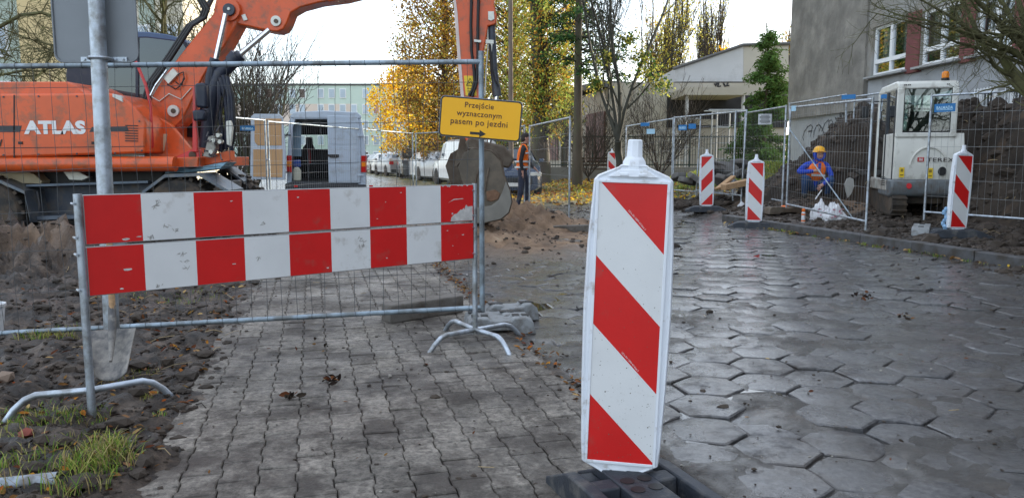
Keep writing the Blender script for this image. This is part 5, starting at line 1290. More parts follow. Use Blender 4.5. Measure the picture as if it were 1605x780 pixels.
b_ = MB(); arc = [(793, 284), (799, 298), (802, 316), (797, 333), (785, 343), (762, 348), (743, 350), (741, 326), (758, 324), (770, 322), (781, 314), (787, 302)]; b_.prism([bk(x, y, 0) + Vector((0, -.02, 0)) for x, y in arc], (0, .018, 0)); b_.build('wear_plate', M('bare worn steel', (.19, .18, .16), .5, .5, .15, 5, .3, 40), bsh, bevel=.004)
for (x0, y0, x1, y1) in ((752, 256, 742, 300), (766, 262, 760, 300)): b_ = MB(); b_.cyl(bk(x0, y0, 0) + Vector((0, -.01, 0)), bk(x1, y1, 0) + Vector((0, -.01, 0)), .014, n=6); b_.build('weld_rib', mudsteel, bsh)
b_ = MB(); b_.prism([bk(718, 262, 0), bk(744, 350, 0), bk(748, 353, 0), bk(722, 262, 0)][::1][1:3] + [bk(748, 353, 1), bk(744, 350, 1)], (0, 0, .03)); b_.build('cutting_edge', dsteel, bsh)
part('mud_patch', [(762, 300), (776, 297), (784, 303), (781, 312), (770, 316), (763, 314)], Yk0 - .02, .03, M('dry mud', (.16, .09, .055), .95, 0, .4, 8, 2, 30), bsh, .008)
# lift cylinders with chrome rods and navy guards
b_ = MB(); b_.cyl(at(354, 22, YBm - .12), at(338, 95, YBm - .12), .038, n=14); b_.build('cylinder_rod', chrome, ex_, smooth=40)
b_ = MB(); b_.cyl(at(422, 47, YBm - .02), at(370, 91, YBm - .10), .04, n=14); b_.build('cylinder_rod', chrome, ex_, smooth=40)
cb = hose([(378, 86), (362, 100), (345, 116), (338, 135), (330, 180), (322, 232)], [.085, .095, .10, .10, .10, .095], YBm - .15, navy, 'cylinder_barrel', ex_, 16)
b_ = MB(); b_.cyl(at(373, 87, YBm - .15), at(364, 98, YBm - .15), .115, n=18); b_.build('cylinder_gland', navy, cb, smooth=40)
hose([(337, 92), (330, 120), (326, 160), (322, 215)], .07, YBm - .16, navy, 'cylinder_barrel', ex_, 14)
for pts in ([(346, 122), (352, 150), (356, 185), (354, 235)], [(350, 118), (358, 150), (361, 190), (359, 232)], [(356, 120), (363, 155), (365, 200), (362, 236)], [(344, 128), (344, 170), (348, 210), (346, 238)]):
    hose(pts, .035, YBm - .25, navy, 'thick_hose', ex_)
hose([(353, 118), (366, 150), (368, 190), (366, 222), (360, 236)], .02, YBm - .26, black, 'hose', ex_)
for pts in ([(347, 150), (340, 190), (338, 220)], [(352, 140), (347, 180), (345, 215)]): hose(pts, .012, YBm - .28, black, 'hose', ex_)
for pts, nm in (([(304, 131), (318, 129), (323, 134), (324, 165), (322, 170), (306, 168)], 'mirror'), ([(300, 173), (318, 171), (322, 178), (320, 189), (302, 190)], 'mirror')):
    part(nm, pts, Y0 + .15, .14, navy, bevel=.03)
part('lamp_lens', [(354, 190), (361, 189), (364, 200), (361, 229), (355, 226)], Y0 + .3, .06, M('pale lamp lens', (.58, .58, .52), .2, 0, .15, 20), bevel=.006)
part('red_bar', [(302, 135), (308, 135), (306, 180), (309, 214), (309, 238), (301, 238)], Y0 + .30, .06, redpaint, bevel=.008)
vb = part('valve_block', [(326, 214), (336, 212), (338, 232), (330, 247), (318, 245), (322, 232)], Y0 + .3, .14, M('grey valve', (.30, .29, .26), .5, .4, .2, 30), bevel=.006)
g = random.Random(6); b_ = MB()
for k in range(14):
    a = (g.uniform(318, 346), g.uniform(206, 246)); bb = (a[0] + g.uniform(-12, 12), a[1] + g.uniform(-10, 12)); b_.tube([at(*a, Y0 + .28), at((a[0] + bb[0]) / 2 + g.uniform(-5, 5), (a[1] + bb[1]) / 2 + g.uniform(-5, 5), Y0 + .22), at(*bb, Y0 + .28)], .009, 5)
b_.build('hydraulic_fittings', dsteel, vb, smooth=50)
b_ = MB()
for (px, py) in ((341, 212), (334, 220), (344, 222), (330, 238)): c = at(px, py, Y0 + .24); b_.cyl(c, c + Vector((0, .1, 0)), .03, n=10)
b_.build('fitting', pinm, vb, smooth=40)
# pipe run, junction box and hoses along the lower boom
hose([(238, 152), (250, 159), (265, 147), (284, 156), (300, 138)], .009, YBm - .02, pinm, 'steel_pipe', lb)
part('junction_box', [(255, 122), (271, 107), (279, 116), (264, 132)], YBm - .06, .07, pinm, lb, .006)
for pts in ([(279, 117), (287, 113), (289, 124), (282, 134), (275, 128)], [(262, 132), (275, 140), (285, 133), (288, 122)]): hose(pts, .010, YBm - .05, black, 'cable', lb)
for k, off in enumerate((0, 4, 8)):
    hose([(315 - off, -40), (319 - off, 0), (327 - off, 14), (322 - off, 28), (302 - off, 40), (290 - off, 58), (268 - off, 92), (240 - off, 130), (232 - off, 160), (228 - off, 180)], .027, YBm - .02 + .07 * k, black, 'hose', lb)
hose([(330, -40), (331, 0), (325, 12)], .04, YBm + .1, dsteel, 'hose', lb)
hose([(262, 110), (244, 134), (236, 150)], .017, YBm - .08, chrome, 'steel_pipe', lb)
# red grab rail
hose([(194, 60), (196, 76), (214, 99), (228, 132), (236, 165), (238, 205), (239, 230), (232, 238), (222, 238)], .021, Y0 + .2, redpaint, 'grab_rail', ex_)
# cab on the far side
Yc = Y0 + 1.35
m_cabin = M('cab interior', (.03, .033, .036), .7, 0, .3, 3)
part('cab_roof', [(146, 50), (190, 49), (230, 50), (262, 54), (290, 62), (293, 68), (270, 64), (230, 59), (146, 60)], Yc, 1.05, M('navy roof', (.05, .09, .18), .4, 0, .1), bevel=.015)
part('rear_pillar', [(146, 58), (162, 58), (160, 205), (150, 205), (104, 150), (104, 100), (112, 98)], Yc, 1.05, navy, bevel=.01)
part('door_pillar', [(212, 58), (217, 58), (217, 205), (212, 205)], Yc, .06, navy, bevel=.006)
hose([(288, 64), (304, 92), (314, 130), (318, 170), (318, 205)], .035, Yc + .03, navy, 'front_pillar', ex_); hose([(288, 64), (304, 92), (314, 130), (318, 170), (318, 205)], .035, Yc + 1.0, navy, 'front_pillar', ex_)
part('cab_floor', [(150, 198), (318, 198), (318, 215), (150, 215)], Yc, 1.05, black)
for nm, yy in (('side_window', Yc + .02), ('side_window', Yc + 1.02)):
    b_ = MB(); b_.add([at(x, y, yy) for x, y in ((160, 59), (230, 58), (288, 66), (304, 92), (314, 130), (318, 200), (160, 200))], [tuple(range(7))]); b_.build(nm, glass_dark, ex_, recalc=False)
b_ = MB(); pf = [(288, 64), (304, 92), (314, 130), (318, 200)]; vs = [at(x, y, Yc) for x, y in pf] + [at(x, y, Yc) + Vector((0, 1.0, 0)) for x, y in pf]
b_.add(vs, [(i, i + 1, 5 + i, 4 + i) for i in range(3)]); b_.build('windscreen', glass_dark, ex_, recalc=False)
part('seat', [(178, 112), (196, 108), (204, 160), (232, 166), (236, 182), (180, 184)], Yc + .3, .45, black, bevel=.04)
part('console', [(240, 150), (262, 146), (266, 200), (236, 200)], Yc + .15, .8, m_cabin, bevel=.03)
hose([(232, 76), (245, 77), (252, 88), (258, 92)], .012, Yc + .1, redpaint, 'inner_handle', ex_)
# undercarriage
ch = part('chassis', [(40, 294), (236, 286), (330, 286), (330, 330), (120, 346), (52, 346), (44, 330)], Y0 + .5, 1.3, dsteel, bevel=.02)
part('slew_ring', [(66, 262), (262, 262), (250, 288), (70, 290)], Y0 + .55, 1.2, black, bevel=.02)
part('chassis_rail', [(40, 289), (232, 283), (232, 287), (40, 293)], Y0 + .25, .1, M('worn rail', (.12, .15, .19), .4, .4, .2), ch, .004)
part('chassis_step', [(56, 339), (118, 337), (118, 343), (58, 345)], Y0 + .2, .3, M('worn step', (.10, .12, .15), .5, .3, .2), ch, .004)
hose([(58, 300), (62, 320), (60, 336)], .02, Y0 + .3, dsteel, 'steel_pipe', ch)
part('cream_step', [(-130, 268), (40, 268), (52, 272), (66, 284), (64, 288), (-130, 286)], Y0 + .35, .4, M('cream guard', (.50, .42, .27), .6, 0, .12), bevel=.01)
part('light_plate', [(98, 268), (122, 268), (140, 278), (128, 283), (108, 282)], Y0 + .3, .1, pinm, bevel=.01)
fend = M('worn dark fender', (.10, .12, .145), .45, .3, .25, 5, .3, 40, dirt=(.2, .19, .17), da=.5, ds=6)
def fender(pts, Y, th, t_px=4):
    b_ = MB(); up = [at(x, y, Y) for x, y in pts]; n_ = len(up); dn = [v - Vector((0, 0, .045)) for v in up]
    vs = up + dn + [v + Vector((0, th, 0)) for v in up] + [v + Vector((0, th, 0)) for v in dn]
    fs = []
    for i in range(n_ - 1): fs += [(i, i + 1, 2 * n_ + i + 1, 2 * n_ + i), (n_ + i, 3 * n_ + i, 3 * n_ + i + 1, n_ + i + 1), (i, n_ + i, n_ + i + 1, i + 1), (2 * n_ + i, 2 * n_ + i + 1, 3 * n_ + i + 1, 3 * n_ + i)]
    fs += [(0, 2 * n_, 3 * n_, n_), (n_ - 1, 2 * n_ - 1, 4 * n_ - 1, 3 * n_ - 1)]
    b_.add(vs, fs); return b_.build('fender', fend, ex_)
fender([(-70, 300), (-40, 282), (0, 282), (38, 299), (47, 344)], Y0 + .05, .6)
fender([(222, 300), (258, 273), (312, 271), (358, 298)], Y0 + .05, .6)
fender([(340, 268), (352, 262), (382, 284)], Y0 + 1.9, .5)
part('blue_tarp', [(258, 262), (276, 260), (300, 264), (340, 256), (356, 254), (346, 264), (300, 270), (258, 272)], Y0 + .35, .4, M('pale blue sheet', (.22, .38, .48), .5, 0, .3, 10), bevel=.01)
def wheel(parent, c, r, wd, hubm, rimr=.55, tread=0, axis=(0, 1, 0)):
    c = Vector(c); ax = Vector(axis).normalized(); q = ax.to_track_quat('Z', 'Y').to_matrix()
    b_ = MB(); b_.lathe([(r * rimr, -wd / 2), (r * .9, -wd / 2), (r * .985, -wd * .38), (r, -wd * .2), (r, wd * .2), (r * .985, wd * .38), (r * .9, wd / 2), (r * rimr, wd / 2)], c, 32, rot=q)
    if tread:
        for k in range(tread):
            a = 2 * math.pi * k / tread
            for sg in (-1, 1):
                rad = q @ Vector((math.cos(a + sg * .05), math.sin(a + sg * .05), 0)); b_.box(c + rad * (r + .012) + ax * sg * wd * .24, (.05, wd * .42, .05), Matrix((rad.cross(ax), ax, rad)).transposed())
    t = b_.build('wheel', tyre, parent, smooth=35)
    b_ = MB(); b_.lathe([(r * rimr * 1.0, -wd * .46), (r * rimr * .9, -wd * .3), (r * .3, -wd * .25), (r * .28, -wd * .42), (.001, -wd * .43), (.001, wd * .3), (r * rimr, wd * .46)], c, 24, rot=q); b_.build('rim', hubm, t, smooth=35)
    return t
for px in (-6, 290):
    for Y in (Y0 + .28, Y0 + 2.2):
        c = at(px, 334, Y0 + .3); wheel(ex_, (c.x, Y, c.z), .50, .42, mudsteel, .5, 22)

# ================================================================ white van with open rear door
vanw = M('pale blue grey van paint', (.40, .47, .55), .35, 0, .05, 2, dirt=(.28, .30, .32), da=.3, ds=3, coat=.3)
vt = M('dark bumper plastic', (.03, .033, .037), .6, 0, .2)
tl_r = M('red tail lamp', (.45, .015, .015), .15, 0, .1); tl_o = M('amber lamp', (.75, .22, .02), .15, 0, .1)
ply = M('plywood lining', (.48, .29, .14), .7, 0, .15, 2, stretch=(1, 1, .2))
YV = 20.0
van = thing('delivery_van', 'pale blue grey delivery van seen from behind with its left rear door swung open', 'van', at(512, 320, YV))
def V(px, py, d=0.0):      # point of the van rear, d metres further towards its front (the van points slightly left)
    p = at(px, py, YV); return p + Vector((-.26 * d, d, 0))
def vpr(name, pts, d0, d1, m, parent=van, bevel=.02):
    b_ = MB(); b_.prism([V(x, y, d0) for x, y in pts], V(0, 0, d1) - V(0, 0, d0)); return b_.build(name, m, parent, bevel=bevel)
Lv = 4.6
vpr('left_side', [(449, 300), (450, 250), (453, 190), (458, 180), (465, 181), (459, 200), (457, 300)], 0, Lv, vanw)
vpr('right_side', [(562, 300), (562, 182), (566, 185), (571, 215), (574, 250), (574, 300)], 0, Lv, vanw)
vpr('roof', [(455, 181), (462, 175.5), (510, 173.5), (560, 176), (567, 182), (566, 186), (455, 185)], -.02, Lv, vanw)
vpr('floor', [(457, 284), (566, 288), (566, 300), (457, 300)], 0.02, Lv, vt)
vpr('bumper', [(447, 288), (460, 284), (514, 288), (573, 289), (575, 300), (570, 310), (452, 310), (447, 300)], -.14, .1, vt)
rd = vpr('rear_door', [(513, 181), (561, 182), (564, 200), (566, 260), (565, 287), (515, 287)], -.03, .04, vanw)
for pts in ([(517, 190), (552, 190), (557, 196), (558, 226), (517, 226)], [(517, 230), (559, 230), (560, 256), (517, 256)], [(517, 260), (560, 260), (560, 284), (517, 284)]):
    vpr('door_recess', pts, -.038, -.028, vanw, rd, .004)
vpr('handle', [(514, 242), (531, 242), (531, 246), (526, 247.5), (518, 247), (514, 245)], -.07, -.03, black, rd, .004)
for y in (212, 274): vpr('hinge', [(560, y - 1.5), (570, y - 1), (570, y + 1.5), (560, y + 2)], -.06, -.03, vanw, rd, .003)
for (x0, x1) in ((449, 457.5), (566, 574.5)):
    t_ = vpr('tail_lamp', [(x0, 244), (x1, 244), (x1, 270), (x0, 270)], -.04, .02, tl_r, van, .004); vpr('amber_lens', [(x0 + .5, 253), (x1 - .5, 253), (x1 - .5, 261), (x0 + .5, 261)], -.048, -.03, tl_o, t_, .002)
    vpr('lower_lamp', [(x0 + 12, 290), (x0 + 18, 290), (x0 + 18, 293), (x0 + 12, 293)], -.15, -.13, tl_r, van, .002)
vpr('header', [(458, 181), (514, 181), (514, 187), (458, 187)], -.01, .10, vanw)
# inside
vpr('bulkhead', [(458, 186), (512, 186), (562, 186), (562, 207), (458, 207)], 2.6, 2.7, black, van, 0); vpr('dashboard', [(458, 232), (562, 232), (562, 290), (458, 290)], 3.3, 3.5, black, van, 0)
b_ = MB(); b_.add([V(470, 206, 4.1), V(563, 206, 4.1), V(563, 234, 4.4), V(470, 234, 4.4)], [(0, 1, 2, 3)]); b_.build('windscreen', glassmat('bright windscreen', (.92, .98, .95), clear=.9), van, recalc=False)
vpr('seat', [(478, 211), (490, 211), (491, 225), (494, 230), (496, 262), (472, 262), (473, 230), (478, 224)], 2.3, 2.6, black, van, .04)
vpr('seat_belt', [(481, 232), (486, 232), (488, 256), (484, 260)], 2.25, 2.28, redpaint, van, 0)
vpr('shelf', [(457, 196), (472, 190), (472, 245), (457, 245)], .3, .34, M('blue grey sheet', (.16, .24, .30), .6, 0, .15), van, 0)
cn = vpr('canister', [(459, 266), (462, 262), (468, 262), (472, 268), (472, 284), (459, 284)], .15, .45, M('translucent canister', (.50, .50, .40), .5, 0, .1), van, .03)
vpr('blue_bag', [(458, 251), (471, 250), (472, 262), (459, 262)], .2, .5, M('blue bag', (.02, .06, .25), .6, 0, .2), van, .03)
# open door leaf, lined with plywood
od = MB(); A1 = V(452, 184, 0); 
def D(px, py, k=0): return at(px, py, YV - .25) + Vector((0, k, 0))
leaf = [(393, 183), (398, 178.5), (438, 179), (443, 184), (448, 240), (447, 282), (392, 281)]
b_ = MB(); b_.prism([D(x, y) for x, y in leaf], (0, .05, 0)); od = b_.build('open_rear_door', vanw, van, bevel=.012)
for pts in ([(399, 186), (441, 186), (442, 228), (404, 228), (399, 222)], [(397, 234), (443, 234), (443, 278), (397, 277)]):
    b_ = MB(); b_.prism([D(x, y, -.012) for x, y in pts], (0, .014, 0)); b_.build('plywood_panel', ply, od, bevel=.01)
for y in (212, 270):
    b_ = MB(); b_.cyl(D(446, y, .02), V(455, y, -.02), .02, n=6); b_.build('hinge', vt, od)
for x in (455, 567):
    c = V(x, 306, .9); wheel(van, (c.x + (.12 if x < 500 else -.12), c.y, .33), .33, .2, dsteel, .6, 0, (.968, .25, 0)); c = V(x, 306, 3.9); wheel(van, (c.x + (.12 if x < 500 else -.12), c.y, .33), .33, .2, dsteel, .6, 0, (.968, .25, 0))
vpr('side_mirror', [(575, 232), (579, 232), (579, 246), (575, 246)], 3.6, 3.7, vt, van, .01)

# ================================================================ white mini digger
beta = R(14); Cm = at(1400, 300, 13.3); yb_ = gzf(Cm.x + .6, Cm.y + .8)
fx, fy = math.sin(beta), math.cos(beta)
md = thing('mini_excavator', 'white and grey mini digger seen from behind beside the dark soil heap', 'mini excavator', (Cm.x, Cm.y, yb_), -beta, world=False); md.scale = (.84, 1, 1)
# local: x to the right along the rear face, y forward, z up
Wm = 1.26
def mp(name, pts, x0, x1, m, parent=md, bevel=.03, axis='x'):
    """side profile in (y,z) extruded along x, or rear profile in (x,z) extruded along y"""
    b_ = MB()
    if axis == 'x': b_.prism([(x0, y, z) for y, z in pts], (x1 - x0, 0, 0))
    else: b_.prism([(x, x0, z) for x, z in pts], (0, x1 - x0, 0))
    return b_.build(name, m, parent, bevel=bevel)
zb = yb_
def zz(py, Y=13.3): return at(1450, py, Y).z - zb
bd = mp('rear_body', [(0.02, zz(280)), (-.02, zz(262)), (0, zz(225)), (.05, zz(209)), (.9, zz(209)), (.9, zz(281)), (.02, zz(281))], -.02, Wm, white_paint, bevel=.05)
mp('side_body', [(.9, zz(300)), (.9, zz(240)), (1.6, zz(250)), (1.66, zz(300))], .75, Wm, white_paint)
greyb = M('grey machine paint', (.13, .145, .155), .5, 0, .15, 4, .2, 50, dirt=(.10, .085, .07), da=.45, ds=5)
mp('counterweight', [(-.03, zz(281)), (-.06, zz(295)), (-.02, zz(306)), (.15, zz(310)), (1.0, zz(308)), (1.0, zz(281))], -.06, Wm + .01, greyb, bevel=.04)
mp('platform', [(.3, zz(300)), (.35, zz(283)), (1.65, zz(281)), (1.65, zz(300))], -.07, .55, M('worn pale skirt', (.40, .38, .34), .5, 0, .15, 4, dirt=(.2, .17, .14), da=.5), bevel=.02)
# cab frame
cab = mp('cab_roof', [(-.0, zz(140)), (.02, zz(129)), (.2, zz(126)), (1.3, zz(127)), (1.5, zz(133)), (1.55, zz(140))], -.02, 1.10, white_paint, bevel=.03)
mp('cab_pillar', [(0, zz(209)), (0, zz(138)), (.07, zz(138)), (.07, zz(209))], -.02, .11, white_paint, bevel=.015); mp('cab_pillar', [(0, zz(209)), (0, zz(138)), (.07, zz(138)), (.07, zz(209))], .985, 1.10, white_paint, bevel=.015)
mp('cab_pillar', [(1.45, zz(285)), (1.45, zz(138)), (1.53, zz(138)), (1.58, zz(285))], -.02, .05, white_paint, bevel=.012); mp('cab_pillar', [(1.45, zz(285)), (1.45, zz(138)), (1.53, zz(138)), (1.58, zz(285))], 1.03, 1.10, white_paint, bevel=.012)
mp('cab_sill', [(0, zz(215)), (0, zz(208)), (.10, zz(208)), (.10, zz(215))], -.02, 1.10, white_paint, bevel=.01)
b_ = MB(); b_.add([(.10, .035, zz(208)), (1.0, .035, zz(208)), (1.0, .035, zz(138)), (.10, .035, zz(138))], [(0, 1, 2, 3)]); b_.build('rear_window', glassmat('green tinted glass', (.50, .66, .62), clear=.93), md, recalc=False)
b_ = MB(); 
for (x0, x1, z0, z1) in ((.09, .12, zz(208), zz(138)), (.98, 1.01, zz(208), zz(138)), (.12, .98, zz(208), zz(206)), (.12, .98, zz(140), zz(138))): b_.box(((x0 + x1) / 2, .028, (z0 + z1) / 2), (x1 - x0, .02, z1 - z0))
b_.build('window_seal', black, md)
b_ = MB(); b_.add([(-.005, .07, zz(285)), (-.005, 1.46, zz(285)), (-.005, 1.45, zz(138)), (-.005, .07, zz(138))], [(0, 1, 2, 3)]); b_.build('door_glass', glass_dark, md, recalc=False)
mp('door_frame', [(.07, zz(283)), (.07, zz(140)), (.13, zz(140)), (.13, zz(283))], -.03, .0, vt, bevel=.006); mp('door_frame', [(.70, zz(283)), (.70, zz(140)), (.78, zz(140)), (.78, zz(283))], -.03, .0, vt, bevel=.006)
b_ = MB(); b_.tube([(-.04, .9, zz(202)), (-.09, .9, zz(200)), (-.09, .9, zz(170)), (-.04, .9, zz(168))], .014, 8); b_.build('grab_handle', black, md, smooth=60)
b_ = MB(); b_.add([(.02, 1.5, zz(285)), (1.08, 1.5, zz(285)), (1.08, 1.47, zz(140)), (.02, 1.47, zz(140))], [(0, 1, 2, 3)]); b_.build('windscreen', glassmat('clear windscreen', (.8, .86, .84), clear=.8), md, recalc=False)
mp('seat', [(.35, zz(230)), (.35, zz(175)), (.48, zz(172)), (.52, zz(215)), (.9, zz(215)), (.9, zz(235))], .32, .78, black, bevel=.05)
b_ = MB()
for x in (.2, .9): b_.tube([(x, .8, zz(235)), (x, .95, zz(195)), (x, 1.0, zz(188))], .02, 8)
b_.build('control_lever', black, md, smooth=60)
# mirror on its arm
b_ = MB(); b_.tube([(-.02, 1.45, zz(150)), (-.28, 1.5, zz(150)), (-.28, 1.5, zz(185)), (-.05, 1.45, zz(185))], .012, 6); mr = b_.build('mirror_arm', black, md, smooth=60)
b_ = MB(); b_.box((-.30, 1.48, zz(168)), (.16, .05, .22)); b_.build('mirror', black, mr, bevel=.02)
# beacon
b_ = MB(); b_.lathe([(.075, 0), (.075, .04)], (.90, .22, zz(126)), 16); bc = b_.build('beacon_base', black, md)
b_ = MB(); b_.lathe([(.065, .04), (.07, .10), (.06, .14), (.035, .155), (.001, .158)], (.90, .22, zz(126)), 20); b_.build('beacon_lens', M('amber beacon', (.85, .26, .01), .2, 0, .05, trans=.3), bc, smooth=50)
# emblems and details on the rear
def onr(x, py): return Vector((x, -.024, zz(py)))
b_ = MB(); text_mb('TEREX', b_, (.58, -.03, zz(253.5)), (1, 0, 0), (0, 0, 1), .50, .066, ext=.004, bold=.012, align='LEFT', spacing=1.08); b_.build('lettering', M('dark lettering', (.035, .025, .025), .5, 0, 0), bd, recalc=False)
b_ = MB(); b_.box((.47, -.024, zz(250)), (.12, .006, .075)); lg = b_.build('logo', M('logo red', (.50, .03, .03), .5, 0, 0), bd)
b_ = MB(); 
for (x, z, w_, h_) in ((-.027, .0, .010, .052), (.027, 0, .010, .052), (0, 0, .012, .052), (0, .0, .06, .009), (-.012, .014, .03, .006), (.012, -.014, .03, .006)): b_.box((.47 + x, -.030, zz(250) + z), (w_, .004, h_))
b_.build('logo_bars', M('logo white', (.7, .68, .66), .5, 0, 0), lg)
b_ = MB(); b_.tube([(.62 + .34 * math.cos(a_), -.018, zz(262) + .34 * math.sin(a_)) for a_ in np.linspace(.1, math.pi - .1, 18)], .018, 6); b_.build('raised_arch', white_paint, bd, smooth=60)
b_ = MB(); b_.cyl((.88, -.035, zz(268)), (.88, .02, zz(268)), .075, n=20); b_.build('exhaust_cap', black, bd, smooth=40, bevel=.006)
b_ = MB(); b_.cyl((.27, -.085, zz(291)), (.27, -.03, zz(291)), .048, n=18); b_.build('reflector', M('red reflector', (.6, .02, .03), .25, 0, 0), md, smooth=40)
for (x, py) in ((.13, 270), (.66, 271)):
    b_ = MB(); b_.box((x, -.028, zz(py)), (.095, .004, .17)); ls = b_.build('warning_label', wy, bd); b_ = MB(); b_.box((x, -.032, zz(py) + .035), (.05, .003, .05)); b_.box((x, -.032, zz(py) - .045), (.06, .003, .02)); b_.build('label_print', M('faded print', (.25, .17, .02), .6, 0, 0), ls)
b_ = MB()
for k in range(5): b_.box((-.075, .55, zz(288) + .035 * (k - 1)), (.006, .3, .012))
b_.build('vent_slots', black, md)
b_ = MB(); b_.box((-.08, 1.1, zz(292)), (.008, .16, .12)); b_.build('data_plate', pinm, md)
b_ = MB()
for x in (.10, .13, .17, .2, .88, .91): b_.cyl((x, -.005, zz(133.5)), (x, .02, zz(133.5)), .010, n=8)
b_.build('roof_rivets', black, cab)
# tracks
trm = M('muddy track', (.050, .042, .035), .85, .1, .4, 6, 2, 30, dirt=(.09, .066, .045), da=.6, ds=4)
for (x0, side) in ((-.02, 'near'), (1.0, 'far')):
    b_ = MB(); prof = []
    Rr_, Lt = .19, 1.5
    for k in range(9): a = math.pi / 2 + math.pi * k / 8; prof.append((.20 + Rr_ * math.cos(a), .20 + Rr_ * math.sin(a)))
    for k in range(9): a = -math.pi / 2 + math.pi * k / 8; prof.append((.20 + Lt + Rr_ * math.cos(a), .20 + Rr_ * math.sin(a)))
    b_.prism([(x0, y - .1, z) for y, z in prof], (.27, 0, 0)); tk = b_.build('track', trm, md, bevel=.01)
    b_ = MB()
    for k in range(13): y = .1 + .0 + Lt * k / 12; b_.box((x0 + .135, y, .395), (.28, .05, .03)); b_.box((x0 + .135, y, .008), (.28, .05, .03))
    for k in range(1, 6):
        a = math.pi / 2 + math.pi * k / 6; b_.box((x0 + .135, .10 + (Rr_ + .008) * math.cos(a), .20 + (Rr_ + .008) * math.sin(a)), (.28, .03, .05), (a - math.pi / 2, 0, 0))
    b_.build('track_shoes', trm, tk)
    b_ = MB(); b_.cyl((x0 - .01, .10, .20), (x0 + .28, .10, .20), .12, n=18); b_.build('sprocket', mudsteel, tk, smooth=40, bevel=.01)
mp('undercarriage', [(.2, .2), (.2, .5), (1.4, .5), (1.4, .2)], .25, 1.0, trm, bevel=.02)
mp('slew_base', [(.35, .48), (.35, zz(308)), (1.2, zz(308)), (1.2, .48)], .25, .95, black, bevel=.02)
# boom lowered behind the fence, bucket left of the machine
b_ = MB(); b_.tube([(.5, 1.6, .75), (.55, 2.4, 1.15), (.5, 3.1, .9), (.4, 3.3, .35)], [.12, .11, .1, .08], 8); b_.build('boom', white_paint, md, smooth=50)
